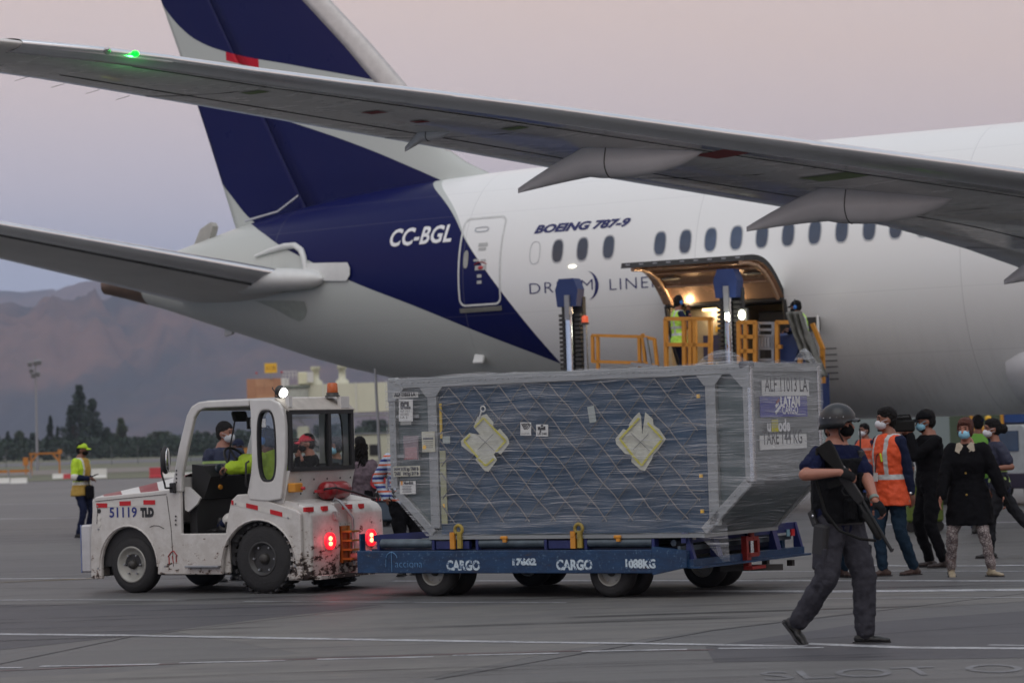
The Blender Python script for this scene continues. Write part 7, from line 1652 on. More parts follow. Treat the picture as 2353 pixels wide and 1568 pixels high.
for s in (1, -1): q.cap(sp(.36)[0] + sp(.36)[1] @ Vector((.09, s * .10, 0)), sp(.50)[0] + sp(.5)[1] @ Vector((0, s * .11, 0)), .045, .04); q.cap(sp(.50)[0] + sp(.5)[1] @ Vector((0, s * .11, 0)), sp(.36)[0] + sp(.36)[1] @ Vector((-.10, s * .10, 0)), .04, .045)
skin(q.build('tactical_vest', m_tac, T), .011, 2, .012, .06)
for (h_, y_, w, hh) in ((.06, .09, .12, .16), (.06, -.06, .12, .16), (.27, .11, .13, .13)):
    c, Rt = sp(h_); MB().box(c + Rt @ Vector((.175, y_, 0)), (.05, w, hh), Rt, .015).build('pouch', m_tac, T)
c, Rt = sp(.22); MB().box(c + Rt @ Vector((.178, .12, 0)), (.01, .06, .07), Rt).build('blue_badge', mat('blue_badge', rgb(40, 80, 160), .5), T)
c, Rt = sp(.36); MB().tube([c + Rt @ Vector((.16, -.10 + .03 * math.sin(R(a)), .03 * math.cos(R(a)))) for a in range(0, 200, 25)], .004, 5).build('steel_ring', m_chrome, T)
c, Rt = sp(.40); MB().box(c + Rt @ Vector((.10, .15, .03)), (.05, .06, .13), Rt, .01).build('radio', m_black, T); MB().cyl(c + Rt @ Vector((.10, .15, .09)), c + Rt @ Vector((.10, .15, .26)), .006).build('radio_antenna', m_black, T)
# belt and holster on the near hip
c, Rt = sp(-.02); MB().rings([sring(sp(h_)[0], Rt @ Vector((0, 1, 0)), Rt @ Vector((1, 0, 0)), .205, .15) for h_ in (-.055, -.01)]).build('belt', m_black, T)
hx = J['hipR'] + Vector((.02, -.13, -.02)); beveled(MB().box(hx + Vector((0, 0, -.11)), (.13, .06, .24), Matrix.Rotation(R(8), 3, 'Y'), .015).build('holster', m_black, T)); MB().box(hx + Vector((-.06, -.01, .05)), (.05, .04, .12), Matrix.Rotation(R(-25), 3, 'Y'), .01).build('pistol_grip', m_black, T); MB().ell(hx + Vector((-.03, -.04, .07)), .01, .01, .012).build('buckle', m_chrome, T)
for nm, s in (('L', 1), ('R', -1)):
    mp = (J['kn' + nm] + J['hip' + nm]) / 2; MB().box(mp + Vector((.0, s * .10, -.06)), (.13, .035, .17), Matrix.Rotation(R(6), 3, 'Y'), .012).build('cargo_pocket', m_greyt, T)
MB().lathe(J['wrL'], (J['wrL'] - J['elL']).normalized(), [(-.035, .038), (-.005, .036)], 16, cap=False).build('watch_band', mat('pale_watch_band', rgb(110, 120, 112), .4), T)
# shotgun: carried across the body, its own thing
ga, gb_ = atd(1898, 1014, 19.42), atd(2046, 1268, 19.15)
gd = (gb_ - ga); GL = gd.length; gdn = gd.normalized()
SG = thing('shotgun', 'long black pump action gun held by the helmeted guard, muzzle down', 'gun', ga); SG.rotation_mode = 'QUATERNION'
gx = gdn; gup = Vector((.55, -.25, .45)); gz = (gup - gx * gup.dot(gx)).normalized(); gy = gz.cross(gx); SG.rotation_quaternion = Matrix((gx, gy, gz)).transposed().to_quaternion()
m_gun = mat('matt_gunmetal', (.009, .009, .010), .5, var=.2, scale=14, spec=.3); m_poly = mat('black_polymer', (.006, .006, .006), .7, spec=.25)
beveled(MB().prism([(0, -.10), (0, .03), (.06, .035), (.26, .015), (.30, -.01), (.30, -.05), (.20, -.055), (.10, -.085)], (0, -.02, 0), (1, 0, 0), (0, 0, 1), (0, .04, 0)).build('stock', m_poly, SG), .008)
beveled(MB().prism([(.27, -.06), (.27, .02), (.50, .03), (.53, .015), (.53, -.03), (.40, -.05)], (0, -.021, 0), (1, 0, 0), (0, 0, 1), (0, .042, 0)).build('receiver', m_gun, SG), .006)
MB().prism([(.29, -.05), (.34, -.05), (.31, -.16), (.26, -.15)], (0, -.018, 0), (1, 0, 0), (0, 0, 1), (0, .036, 0)).build('grip', m_poly, SG)
MB().tube([(.35, 0, -.05), (.37, 0, -.085), (.41, 0, -.085), (.43, 0, -.05)], .005, 6).build('trigger_guard', m_gun, SG)
MB().cyl((.50, 0, .012), (GL, 0, .012), .0125).build('barrel', m_gun, SG); MB().cyl((.50, 0, -.020), (GL - .12, 0, -.020), .014).build('magazine_tube', m_gun, SG)
MB().lathe((.60, 0, -.020), (1, 0, 0), [(0, .020), (.01, .027), (.20, .027), (.22, .02)], 18).build('fore_end', m_poly, SG); MB().box((GL - .14, 0, -.004), (.03, .02, .05)).build('barrel_clamp', m_gun, SG); MB().ell((GL - .01, 0, .028), .006, .004, .006).build('front_sight', m_gun, SG)
MB().tube([(.02, -.02, -.09), (.20, -.05, -.20), (.45, -.06, -.26), (.62, -.05, -.24), (.75, -.03, -.14), (GL - .13, 0, -.05)], .011, 6).build('sling', m_poly, SG)
# ---- man in orange vest
m_ov = vestmat('orange_vest_cloth', ORG, REFL, [(1.03, 1.085)], True)
T, J, hp, hR, sp, k = person('dark haired man in orange reflective vest, jeans and brown boots, facing left', (4.02, 28.4, 0), 1.80, yaw=-148, lean=-2, head=(-22, 0), build=1.02, skinm=SK2, vox=.012,
    feet=[(.22, -.05, .09), (-.12, -.10, .09)], hands=[(.22, -.10, .86), None], elbow=[(.6, .6, 0), None], topm=m_navyc, trm=m_jean, shoem=m_brown, hair='full', mask=m_mwhite, vest=(m_ov, [(-.20, .235, .175), (-.10, .225, .165), (.05, .19, .145)]), loose=1.02, toe=(-150, -178), curl=(.4, .3))
for s in (1,): MB().box(hp(.03, 0, -.12), (.02, .02, .02)).build('chin', SK2, T) if False else None
c, Rt = sp(.06); MB().box(c + Rt @ Vector((.178, -.02, .04)), (.008, .06, .09), Rt).build('id_badge', m_lab, T); MB().tube([sp(.46)[0] + Vector((.08, .05, 0)), c + Rt @ Vector((.18, -.0, .26)), c + Rt @ Vector((.182, -.02, .09))], .006, 5).build('lanyard', m_black, T)
c, Rt = sp(.30); MB().box(c + Rt @ Vector((.165, .06, 0)), (.012, .015, .09), Rt @ Matrix.Rotation(R(15), 3, 'X')).build('pen', mat('lime_pen', rgb(190, 230, 60), .4), T)
MB().lathe(J['wrL'], (J['wrL'] - J['elL']).normalized(), [(-.03, .040), (.0, .040)], 14, cap=False).build('watch', m_black, T); MB().ell(J['wrL'] + Vector((.03, .02, -.01)), .02, .02, .02).build('watch_face', m_chrome, T)
ph = thing('smartphone', 'phone with a pale case in the hand of the man in the orange vest', 'phone', T.matrix_world @ Vector((0, 0, 0)) if False else Vector((4.13, 28.22, .80)), R(20)); MB().box((0, 0, 0), (.15, .012, .075), Matrix.Rotation(R(25), 3, 'Y'), .004).build('case', mat('pale_phone_case', rgb(120, 134, 128), .4), ph)
# ---- cameraman in black
T, J, hp, hR, sp, k = person('bearded cameraman in black jacket and black cap with glasses and blue mask', (4.66, 29.7, 0), 1.77, yaw=-165, lean=-1, head=(-10, 4), build=1.12, skinm=SK2, vox=.012,
    feet=[(.10, -.15, .09), (-.02, .12, .09)], hands=[(-.22, -.12, 1.50), (-.24, .1, 1.48)], elbow=[(0, -.3, -1), (0, .3, -1)], topm=m_blackc, top='jacket', trm=m_blackc, shoem=mat('dark_brown_shoe', rgb(44, 34, 32), .5), hair='short', mask=m_mblue, loose=1.05, toe=(170, 175), curl=(.8, .8))
capmesh(hp, hR, k, T, m_blackc, 'cap', .07); MB().ell(hp(.02, 0, -.085), .055, .05, .04).build('beard', HAIRB, T)
for s in (1, -1): MB().tube([hp(.10, s * .032 + .022 * math.cos(R(a)), .012 + .016 * math.sin(R(a))) for a in range(0, 361, 45)], .0025, 4).tube([hp(.10, s * .055, .015), hp(.0, s * .082, .01)], .0025, 4).build('glasses', m_black, T)
vc = thing('video_camera', 'black shoulder video camera held up by the bearded cameraman', 'camera', Vector((4.36, 29.6, 1.60)), R(180))
beveled(MB().box((0, 0, 0), (.26, .11, .13), None, .015).build('camera_body', m_poly, vc)); MB().lathe((.13, 0, 0), (1, 0, 0), [(0, .04), (.08, .04), (.09, .055), (.15, .055), (.15, .045)], 18).build('lens', m_poly, vc); MB().box((-.02, -.07, .08), (.16, .03, .04)).build('viewfinder', m_poly, vc); MB().tube([(-.1, 0, .06), (-.08, 0, .12), (.08, 0, .12), (.1, 0, .06)], .012, 6).build('top_handle', m_poly, vc); MB().cyl((.0, .05, .09), (.26, .06, .09), .014).build('microphone', m_poly, vc)
# ---- woman in black coat
m_snake, h, b, oc = newmat('snake_print_trousers'); vr = h.new('TexVoronoi'); vr.inputs['Scale'].default_value = 38; vr.feature = 'DISTANCE_TO_EDGE'; h.l.new(oc, vr.inputs['Vector'])
c = h.mix(h.step(vr.outputs['Distance'], .10, .05), rgb(92, 82, 84), rgb(150, 142, 140)); c = h.mix(h.m('MULTIPLY', h.step(h.noise(oc, 9, 4), .55, .06), .6), c, rgb(104, 86, 82)); h.l.new(c, b.inputs['Base Color']); b.inputs['Roughness'].default_value = .8
T, J, hp, hR, sp, k = person('auburn haired woman in black coat with pale collar and patterned trousers', (4.76, 27.75, 0), 1.66, yaw=-112, lean=2, head=(-8, 2), build=1.16, female=True, skinm=SK1, vox=.012,
    feet=[(.19, -.12, .085), (-.20, .10, .10)], hands=[(.34, -.16, .83), (-.33, -.12, .80)], elbow=[(.7, .5, 0), (-.7, .5, 0)], trm=m_snake, shoem=m_cream_s, hair='bob', hairm=HAIRR, mask=m_mblue, loose=.98, coat=(m_blackc, [(-.36, .235, .19), (-.20, .222, .175), (-.05, .205, .155), (.10, .165, .13)]), toe=(-62, -95), heelup=(0, 14), curl=(.5, .28))
m_coll = cloth('cream_collar', rgb(176, 166, 150))
for s in (1, -1):
    c, Rt = sp(.46); mb = MB(); mb.prism([(0, 0), (.04, .04), (.07, .03), (.085, -.05), (.035, -.08)], c + Rt @ Vector((.092, s * .02, .055)), Rt @ Vector((.0, s * 1.0, .0)), Rt @ Vector((-.25, 0, 1)), Rt @ Vector((.018, 0, 0))); mb.build('collar_flap', m_coll, T)
c, Rt = sp(.42); MB().prism([(-.045, .10), (.045, .10), (0, -.06)], c + Rt @ Vector((.112, 0, .0)), Rt @ Vector((0, 1, 0)), Rt @ Vector((-.35, 0, 1)), Rt @ Vector((.012, 0, 0))).build('neckline', SK1, T)
MB().tube([hp(-.0, .06, -.12), c + Rt @ Vector((.11, .05, .04)), c + Rt @ Vector((.138, .01, -.07))], .005, 4).tube([hp(-.0, -.06, -.12), c + Rt @ Vector((.11, -.05, .04)), c + Rt @ Vector((.138, .01, -.07))], .003, 4).build('lanyard', m_navyc, T)
for h_ in (.22, -.02): c, Rt = sp(h_); MB().ell(c + Rt @ Vector((.175, .01, 0)), .008, .012, .012).build('gold_button', mat('brass', rgb(170, 140, 70), .35, .8), T)
ph = thing('smartphone', 'dark phone in the left hand of the woman in the black coat', 'phone', Vector((5.10, 27.54, .79)), R(-60)); MB().box((0, 0, 0), (.075, .010, .15), Matrix.Rotation(R(-35), 3, 'Y'), .004).build('case', m_poly, ph)
# ---- running woman with hair bun
m_nv = vestmat('navy_top_reflective', (.014, .018, .045, 1), (.30, .42, .12, 1), [(.90, .96), (1.02, 1.07)], False)
T, J, hp, hR, sp, k = person('woman with dark hair bun and white mask hurrying left, reflective waist band', (5.74, 31.3, 0), 1.65, yaw=-172, lean=6, head=(0, 0), female=True, skinm=SK2, vox=.012,
    feet=[(-.14, .05, .085), (.46, .0, .20)], hands=[(-.14, -.20, 1.06), None], elbow=[(1, -.3, -.5), None], topm=m_nv, topsleeve='short', trm=cloth('dark_grey_trousers', (.02, .021, .025)), shoem=m_bootb, hair='bun', mask=m_mwhite, toe=(178, -160), heelup=(0, 55), knee=[(-1, 0, 0), (-1, 0, -.6)])
c, Rt = sp(.36); MB().bar(c + Rt @ Vector((.12, -.03, .08)), c + Rt @ Vector((.14, .12, -.04)), .05, .01).build('reflective_band', mat('lime_reflective', (.32, .46, .12), .5), T)
MB().tube([hp(.10, .05, .012), hp(.03, .08, .012)], .003, 4).build('glasses', m_black, T)
# ---- officer in cap and yellow-green vest
m_gv = vestmat('lime_vest_cloth', (.16, .42, .06, 1), REFL, [(1.0, 1.05), (1.2, 1.25)], False)
T, J, hp, hR, sp, k = person('officer in dark blue cap and lime vest, seen from behind between the two women', (6.75, 38.4, 0), 1.72, yaw=60, head=(20, 0), skinm=SK2, vox=.016, topm=m_navyc, trm=m_navyc, shoem=m_bootb, hair='short', vest=(m_gv,)); capmesh(hp, hR, k, T, m_navyc, 'cap', .06)
# ---- background people between guard and orange vest man
T, J, hp, hR, sp, k = person('worker in orange vest with dark hair, standing far back between guard and vested man', (6.05, 45.5, 0), 1.66, yaw=-140, skinm=SK2, vox=.016, topm=m_navyc, trm=m_jean, shoem=m_bootb, hair='full', mask=m_mwhite, vest=(vestmat('far_orange_vest', (.6, .09, .03, 1), (.35, .2, .18, 1), [(1.0, 1.05), (1.2, 1.24)], False),))
T, J, hp, hR, sp, k = person('dark haired bystander in grey jacket, second figure far back beside the guard', (6.85, 47.0, 0), 1.74, yaw=-60, skinm=SK2, vox=.016, topm=cloth('grey_jacket', (.06, .065, .075)), trm=m_jean, shoem=m_bootb, hair='full')
m_ov2 = vestmat('bright_orange_vest', ORG, REFL, [(1.02, 1.07)], False)
T, J, hp, hR, sp, k = person('worker in orange vest almost wholly hidden behind the helmeted guard', (3.40, 28.3, 0), 1.70, yaw=-70, skinm=SK2, vox=.016, feet=[(.08, 0, .09), (-.12, -.1, .09)], topm=m_blackc, trm=m_jean, shoem=m_brown, hair='short', vest=(m_ov2,), mask=m_mblack)
# ---- marshaller at left
m_hv, h, b, oc = newmat('neon_amber_jacket'); spx = h.new('SeparateXYZ'); h.l.new(oc, spx.inputs[0]); x_, y_, z_ = spx.outputs
c = h.mix(h.m('LESS_THAN', h.m('ABSOLUTE', y_), .13), NEON, (.42, .26, .04, 1)); c = h.mix(h.m('LESS_THAN', z_, 1.02), c, (.42, .27, .05, 1)); ay = h.m('ABSOLUTE', y_); st_ = h.m('MAXIMUM', h.band(z_, .98, 1.04), h.m('MULTIPLY', h.band(ay, .10, .135), h.m('GREATER_THAN', z_, 1.04)))
c = h.mix(st_, c, (.55, .56, .5, 1)); h.l.new(c, b.inputs['Base Color']); b.inputs['Roughness'].default_value = .7
T, J, hp, hR, sp, k = person('apron marshaller in lime cap and hi-vis vest looking at a phone, far left', (-8.14, 49.3, 0), 1.76, yaw=-22, head=(12, 4), skinm=SK3, vox=.014, feet=[(.10, .1, .09), (-.06, -.08, .09)], hands=[(.17, .0, 1.11), (.16, -.16, 1.10)], elbow=[(-.4, .6, -1), (-.8, -.6, -1)], topm=m_navyc, top='jacket', trm=m_navyc, shoem=m_bootb, hair='short', mask=m_mblack, vest=(m_hv, [(-.16, .215, .16), (-.02, .20, .15)]), build=1.08)
for nm in 'LR': sh, el = J['sh' + nm], J['el' + nm]; skin(MB().cap(sh, el + (sh - el) * .15, .082, .074).build('neon_sleeve', mat('neon_cloth', NEON, .7, bump=.4), T), .014, 2, .015, .07); MB().cap(el + (sh - el) * .12, el + (sh - el) * .02, .074, .074, 14).build('reflective_cuff', m_wst, T)
capmesh(hp, hR, k, T, MATS['neon_cloth'], 'cap', .08)
ph = thing('smartphone', 'dark phone in the hands of the marshaller at far left', 'phone', Vector((-7.86, 49.12, 1.15)), R(-20)); MB().box((0, 0, 0), (.15, .08, .012), Matrix.Rotation(R(-20), 3, 'Y'), .004).build('case', m_poly, ph)
sb = thing('shoulder_bag', 'small dark bag hanging at the hip of the marshaller', 'bag', Vector((-7.96, 49.15, .84))); MB().box((0, 0, 0), (.16, .12, .26), None, .03).build('bag_body', m_blackc, sb); MB().tube([(0, 0, .13), (-.1, .05, .4), (-.14, .08, .60)], .012, 6).build('strap', m_blackc, sb)
# ---- driver of the tug (seated)
tz = TA + TX * (-1.84) + TY * (-.42)
def tw(x, y, z): v = TX * x + TY * y; return (v.x, v.y, z)
m_nj = mat('neon_jacket', (.44, .64, .03), .7, var=.12, scale=7, bump=.8, bscale=9); m_njs = vestmat('neon_jacket_banded', (.44, .64, .03, 1), (.45, .60, .50, 1), [(.95, 1.02), (.86, .92)], False)
T, J, hp, hR, sp, k = person('tug driver in neon yellow jacket and dark cap, leaning over the wheel', tz, 1.76, yaw=149 + 6, lean=26, head=(8, -10), skinm=SK3, vox=.011, pelvis=(0, 0, .06), puff=.038, build=1.2,
    feet=[tw(.72, -.10, .74), tw(.78, .12, .74)], hands=[tw(.62, -.10, 1.45), tw(.60, .16, 1.37)], elbow=[(0, 0, -1), tw(.2, .6, -1)], knee=[tw(.6, 0, 1), tw(.6, 0, 1)], topm=m_njs, top='jacket', trm=m_navyc, shoem=m_bootb, hair='short', curl=(1.0, 1.0), root_z=0.0)
capmesh(hp, hR, k, T, m_navyc, 'cap', .05); headphones(hp, T, k, 0)
for nm in 'LR':
    an, kn = J['an' + nm], J['kn' + nm]
    for u in (.25, .40): MB().cap(an + (kn - an) * u, an + (kn - an) * (u + .05), .075, .077, 14).build('reflective_band', m_wst, T)
    MB().cap(J['wr' + nm] + (J['el' + nm] - J['wr' + nm]) * .08, J['wr' + nm] + (J['el' + nm] - J['wr' + nm]) * .16, .054, .055, 14).build('reflective_cuff', m_wst, T)
c, Rt = sp(.28); back = c + Rt @ Vector((-.158, -.02, 0)); text_on('ANDES', 'lettering', c + Rt @ Vector((-.168, .10, 0)), Rt @ Vector((0, -1, 0)), Rt @ Vector((0, 0, 1)), .09, m_navy, T, width=.26)
# ---- standing men seen through the cab
m_nvt = vestmat('navy_vest_lime_band', (.014, .02, .06, 1), (.34, .46, .16, 1), [(1.36, 1.44)], False)
T, J, hp, hR, sp, k = person('man with white cup mask in navy top with lime chest band, beyond the tug cab', (atd(514, 1010, 31.6).x, 31.6, 0), 1.90, yaw=-52, head=(20, 2), skinm=SK1, vox=.012, topm=m_nvt, trm=m_navyc, shoem=m_bootb, hair='short', mask=m_mwhite, build=1.1)
T, J, hp, hR, sp, k = person('man in dark cap and black mask further back, just behind the steering wheel', (atd(546, 1010, 40).x, 40, 0), 1.72, yaw=-70, skinm=SK3, vox=.014, topm=m_navyc, trm=m_navyc, shoem=m_bootb, hair='short', mask=m_mblack); capmesh(hp, hR, k, T, m_navyc, 'cap', .05)
pr = Vector((atd(718, 1010, 35).x, 35, 0))
T, J, hp, hR, sp, k = person('cameraman in bright red cap filming, seen through the tug rear window', pr, 1.74, yaw=-160, lean=6, head=(-4, 4), skinm=SK1, vox=.012, topm=m_blackc, trm=m_jean, shoem=m_bootb, hair='short', hands=[(-.12, -.22, 1.36), (-.20, .02, 1.42)], elbow=[(0, -.4, -1), (0, .3, -1)], mask=m_mblack, curl=(.15, .9), handdir=((-.2, .1, 1), None), handn=((-1, 0, 0), None))
capmesh(hp, hR, k, T, mat('red_cap_cloth', rgb(196, 26, 52), .7), 'cap', .07)
vc2 = copy_tree(vc); vc2.name = 'video_camera'; vc2.location = pr + Vector((-.26, .06, 1.56)); vc2['label'] = 'black video camera raised by the cameraman in the red cap'
T, J, hp, hR, sp, k = person('woman with dark hair and blue mask, seen through the tug rear window at right', (atd(772, 1010, 34).x, 34, 0), 1.68, yaw=-125, skinm=SK1, vox=.012, female=True, topm=cloth('slate_top', (.05, .055, .07)), trm=m_jean, shoem=m_bootb, hair='bob', hairm=HAIRB, mask=m_mblue)
pc_ = Vector((atd(826, 1010, 32.4).x, 32.4, 0))
T, J, hp, hR, sp, k = person('woman with long black curls pointing with her arm, just behind the tug', pc_, 1.67, yaw=100, female=True, skinm=SK2, vox=.012, topm=cloth('mottled_top', rgb(104, 92, 100), var=.4, scale=16), trm=m_blackc, shoem=m_bootb, hair='curly', hands=[None, (.30, .02, 1.24)], elbow=[None, (.4, 0, -1)], handdir=(None, (1, 0, -.1)), curl=(.3, .12))
rp = thing('red_paddle', 'round red signal paddle held low beside the curly haired woman', 'paddle', pc_ + Vector((.21, -.05, 1.13))); MB().lathe((0, 0, 0), (0, 1, 0), [(0, .10), (.015, .10)], 22).build('disc', m_redp, rp); MB().cyl((0, .007, -.10), (0, .007, -.24), .014).build('handle', m_black, rp)
m_strp, h, b, oc = newmat('striped_shirt_cloth'); spx = h.new('SeparateXYZ'); h.l.new(oc, spx.inputs[0]); fr_z = h.m('FRACT', h.m('MULTIPLY', spx.outputs[2], 9.5)); c = h.mix(h.m('LESS_THAN', fr_z, .28), rgb(186, 200, 218), rgb(44, 60, 130)); c = h.mix(h.band(fr_z, .52, .74), c, rgb(206, 96, 60)); h.l.new(c, b.inputs['Base Color']); b.inputs['Roughness'].default_value = .8
ps = Vector((atd(925, 1010, 31.5).x, 31.5, 0))
T, J, hp, hR, sp, k = person('man in blue and orange striped shirt and black trousers, half hidden behind the container', ps, 1.76, yaw=-80, skinm=SK2, vox=.013, feet=[(.10, .1, .09), (-.05, .0, .09)], hands=[(.24, 0, .86), (-.22, -.02, .93)], elbow=[(.5, .5, 0), (-.9, .5, 0)], topm=m_strp, trm=m_blackc, shoem=m_bootb, hair='short', loose=1.08, build=1.05, toe=(-60, -100))
# ---- workers on the loader
def onload(px, y): p = aloc(hit(px, 850, AO + AS * y, AS)); w = AO + AF * p.x + AS * y; return Vector((w.x, w.y, 0))
m_lv = vestmat('lime_worker_vest', (.50, .85, .10, 1), (.5, .53, .52, 1), [(1.02, 1.07), (1.16, 1.21)], True)
p5 = onload(1562, 4.7); p5.z = PZ + .10
T, J, hp, hR, sp, k = person('loader crewman in lime vest with blue ear muffs beside the warm lit hold', p5, 1.82, yaw=15, head=(10, 0), skinm=SK2, vox=.014, hands=[(.20, .05, 1.52), (.22, -.12, 1.38)], elbow=[(0, .5, -1), (.3, -.6, -1)], topm=m_navyc, trm=m_navyc, shoem=m_bootb, hair='short', mask=m_mblack, vest=(m_lv, [(-.14, .21, .16), (0, .19, .145)])); headphones(hp, T, k, 0)
p6 = onload(1850, 5.2); p6.z = PZ - .05
T, J, hp, hR, sp, k = person('loader operator in black cap and blue ear muffs at the control console', p6, 1.72, yaw=165, lean=14, head=(0, 6), skinm=SK3, vox=.014, hands=[(-.28, -.1, 1.15), (-.30, .1, 1.12)], elbow=[(0, -.3, -1), (0, .3, -1)], topm=m_navyc, top='jacket', trm=m_navyc, shoem=m_bootb, hair='short', mask=m_mblack, vest=(m_lv,)); capmesh(hp, hR, k, T, m_blackc, 'cap', .08); headphones(hp, T, k, 0)
tp = thing('grey_tarpaulin', 'crumpled grey tarpaulin hanging over the railing in front of the loader operator', 'tarpaulin', p6 + AS * .50 + Vector((0, 0, 0)), -TH)
G = []
for j in range(22):
    v = j / 21
    G.append([(-.10 + .30 * i / 14 + .50 * v ** 1.2 + .03 * noise.noise(Vector((i * .5, v * 3, 1))), -.04 - .16 * math.sin(i * 1.1 + v * 3) * .5 + .07 * noise.noise(Vector((i * .7, v * 5, 4))), 1.48 - 1.28 * v + .03 * noise.noise(Vector((i * .6, v * 4, 9)))) for i in range(15)])
tq = MB().sheet(G, True).build('cloth', mat('wet_grey_tarpaulin', rgb(96, 96, 90), .45, var=.35, scale=7, bump=.8, bscale=7), tp); md = tq.modifiers.new('thick', 'SOLIDIFY'); md.thickness = .012
# ================================================================= VEHICLES AND CARTS IN THE BACKGROUND
m_vw = mat('white_vehicle_paint', rgb(170, 176, 178), .35, coat=.3); m_vy = mat('yellow_machine_paint', rgb(196, 140, 44), .45); m_vb = mat('blue_machine_paint', rgb(36, 70, 130), .45); m_head = mat('lit_headlight', (1, .93, .62), .3, emit=16)
def bg_wheel(p, r, T, w=.22, axis=(0, 1, 0)):
    o = MB().lathe(p, axis, [(-w / 2, r * .6), (-w / 2, r * .92), (-w / 2 + .03, r), (w / 2 - .03, r), (w / 2, r * .92), (w / 2, r * .6)], 26).build('wheel', m_tyre, T)
    MB().lathe(p, axis, [(-w / 2 - .01, r * .56), (-w / 2 + .02, r * .5), (w / 2 + .01, r * .56)], 20).build('rim', m_rimg, o)
# white truck at the right edge, nose towards the camera
p = atd(2425, 1010, 51); TR_ = thing('white_truck', 'white airport service truck with lit headlight at the right picture edge', 'truck', (p.x, p.y, 0), R(-62)); TR_.scale = (.8, .85, .78)
def vb(name, prof, y0, y1, m, T=TR_): return beveled(MB().prism(prof, (0, y0, 0), (1, 0, 0), (0, 0, 1), (0, y1 - y0, 0)).build(name, m, T), .03)
vb('cab', [(-1.2, .75), (.9, .75), (.98, 1.15), (.35, 1.28), (.05, 1.95), (-.05, 2.0), (-1.2, 2.0)], -.95, .95, m_vw)
vb('chassis', [(-4.2, .5), (.95, .5), (.95, .75), (-4.2, .75)], -.9, .9, m_wood); vb('side_skirt', [(-1.1, .42), (.7, .42), (.7, .8), (-1.1, .8)], -.99, .99, mat('dark_purple_skirt', rgb(46, 40, 58), .5))
MB().prism([(.37, 1.32), (.075, 1.90), (.09, 1.92), (.40, 1.34)], (0, -.85, 0), (1, 0, 0), (0, 0, 1), (0, 1.7, 0)).build('windscreen', m_pane, TR_)
for s in (-.965, .965): MB().box((-.55, s, 1.6), (.8, .02, .5)).build('side_window', m_pane, TR_)
for s in (-.68, .68): MB().lathe((.97, s, .98), (1, 0, 0), [(0, .11), (.03, .10)], 18).build('headlight', m_head, TR_)
for x in (.35, -3.3):
    for s in (-.85, .85): bg_wheel((x, s, .40), .40, TR_)
MB().box((-2.7, 0, .95), (2.8, 1.9, .3)).build('load_bed', m_vw, TR_); MB().bar((-.0, 1.05, 1.5), (-.0, 1.05, 1.8), .12, .05).build('door_mirror', m_black, TR_)
# yellow and blue loader behind it
p = atd(2362, 1010, 78); Y_ = thing('yellow_lift_truck', 'yellow and blue high lift vehicle behind the white truck', 'lift truck', (p.x, p.y, 0), R(-20))
beveled(MB().box((0, 0, 1.35), (3.6, 2.0, .35), None, .04).build('platform', m_vy, Y_)); beveled(MB().box((.2, 0, 2.1), (1.7, 1.7, 1.15), None, .08).build('cab', m_vb, Y_)); MB().box((.25, -.87, 2.2), (1.2, .03, .6)).build('window', m_pane, Y_)
beveled(MB().box((0, 0, .75), (3.2, 1.6, .5), None, .04).build('chassis', m_wood, Y_)); MB().bar((-1.5, -.9, 1.5), (-1.5, -.9, 2.6), .09).bar((-1.5, -.9, 2.6), (-.6, -.9, 2.6), .09).bar((-.6, -.9, 1.5), (-.6, -.9, 2.6), .09).build('guard_rail', m_vy, Y_)
for x in (-1.2, 1.2):
    for s in (-.8, .8): bg_wheel((x, s, .42), .42, Y_)
for x, z in ((-1.0, 1.75), (.9, 2.9)): MB().ell((x, -.95, z), .10, .05, .08).build('lamp', m_ysign, Y_)
p = atd(2300, 1010, 92); GV = thing('service_van', 'small grey green vehicle far back under the wing root', 'van', (p.x, p.y, 0), R(-30))
vb('body', [(-1.6, .4), (1.6, .4), (1.7, 1.1), (1.2, 1.3), (.7, 2.0), (-1.6, 2.05)], -.8, .8, mat('grey_green_paint', rgb(66, 80, 60), .55), GV); MB().prism([(1.22, 1.33), (.74, 1.95), (.78, 1.97), (1.27, 1.34)], (0, -.7, 0), (1, 0, 0), (0, 0, 1), (0, 1.4, 0)).build('windscreen', m_pane, GV)
for x in (-1, 1):
    for s in (-.75, .75): bg_wheel((x, s, .33), .33, GV, .18)
MB().ell((1.66, -.5, .85), .05, .12, .10).build('headlight', m_rimg, GV)
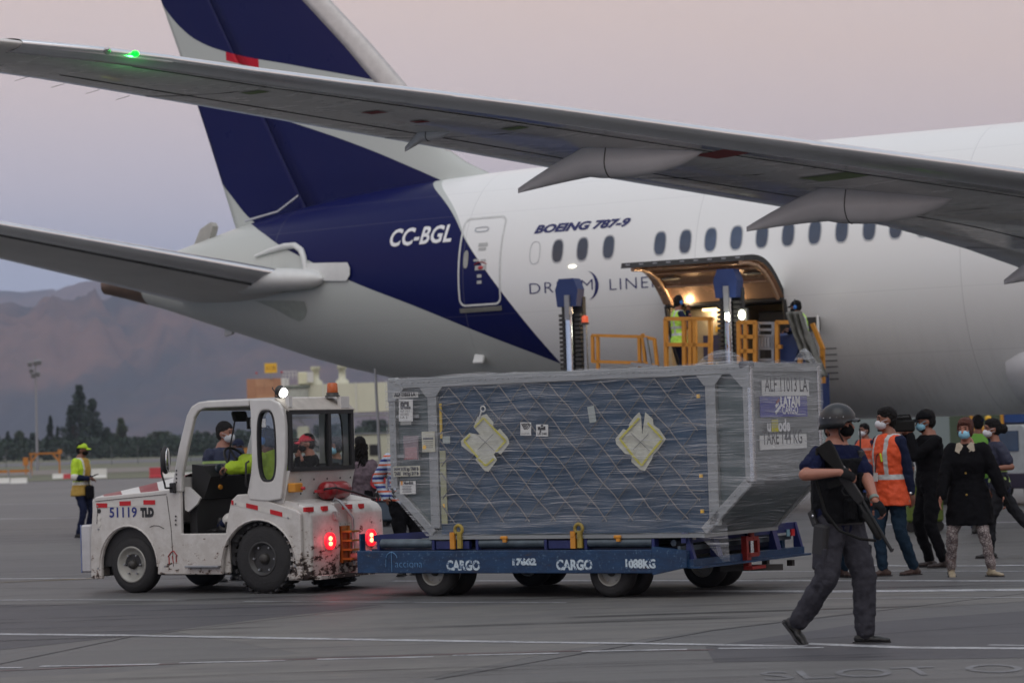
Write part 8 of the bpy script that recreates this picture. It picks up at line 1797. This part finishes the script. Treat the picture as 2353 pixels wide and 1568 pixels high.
# grey van far left of the right group (dark shape under the belly)
p = atd(2112, 1010, 60); LB = thing('lime_equipment_bin', 'lime green equipment bin standing behind the man in the orange vest', 'bin', (atd(2114, 1010, 40).x, 40, 0)); beveled(MB().box((0, 0, .42), (.55, .5, .55), None, .03).build('bin_body', mat('lime_bin', rgb(92, 112, 40), .6), LB)); MB().box((0, 0, .73), (.6, .55, .06), None, .02).build('lid', mat('pale_lid', rgb(130, 136, 130), .5), LB); MB().box((0, 0, .85), (.2, .3, .2), None, .03).build('pouch', mat('pale_lid', (1, 1, 1)), LB)
for x in (-.2, .2): MB().cyl((x, -.2, .08), (x, .2, .08), .08).build('wheel', m_tyre, LB)
# baggage cart and chock box between tug and container
p = gnd(850, 1172); BC = thing('baggage_trolley', 'empty grey baggage trolley with pale hubbed wheels behind the tug', 'trolley', (p.x, p.y, 0), R(8)); s_ = 1
beveled(MB().box((.5, .5, .78), (2.4, 1.2, .07), None, .02).build('deck', m_dark, BC)); 
for x in (-.4, 0, .5, 1.0, 1.5): MB().bar((x, -.1, .74), (x + .12, -.1, .40), .04).build('frame_strut', m_dark, BC)
MB().bar((-.6, -.1, .40), (1.6, -.1, .40), .05).build('frame_rail', m_dark, BC)
for x in (.08, 1.3):
    o = MB().lathe((x, -.12, .21), (0, 1, 0), [(-.05, .12), (-.05, .19), (-.03, .21), (.03, .21), (.05, .19), (.05, .12)], 24).build('wheel', m_tyre, BC); MB().lathe((x, -.18, .21), (0, 1, 0), [(0, .115), (.02, .05), (.05, .03)], 20).build('hub', m_whitep, o)
p = gnd(915, 1208); BX = thing('equipment_cart', 'low blue grey equipment cart with red and white reflective edge behind the container', 'cart', (p.x, p.y, 0), R(-6))
beveled(MB().box((.2, .3, .30), (1.5, .8, .38), None, .03).build('body', mat('blue_grey_cart', rgb(66, 80, 94), .5), BX)); MB().box((.2, .3, .52), (1.54, .84, .05)).build('edge_trim', m_dark, BX)
for i in range(6): MB().box((-.42 + .24 * i, -.128, .525), (.22, .012, .045)).build('reflective_edge', m_rst if i % 2 == 0 else m_wst, BX)
for x in (-.3, .7):
    for y in (0, .6): MB().cyl((x, y - .04, .08), (x, y + .04, .08), .08).build('wheel', m_tyre, BX)
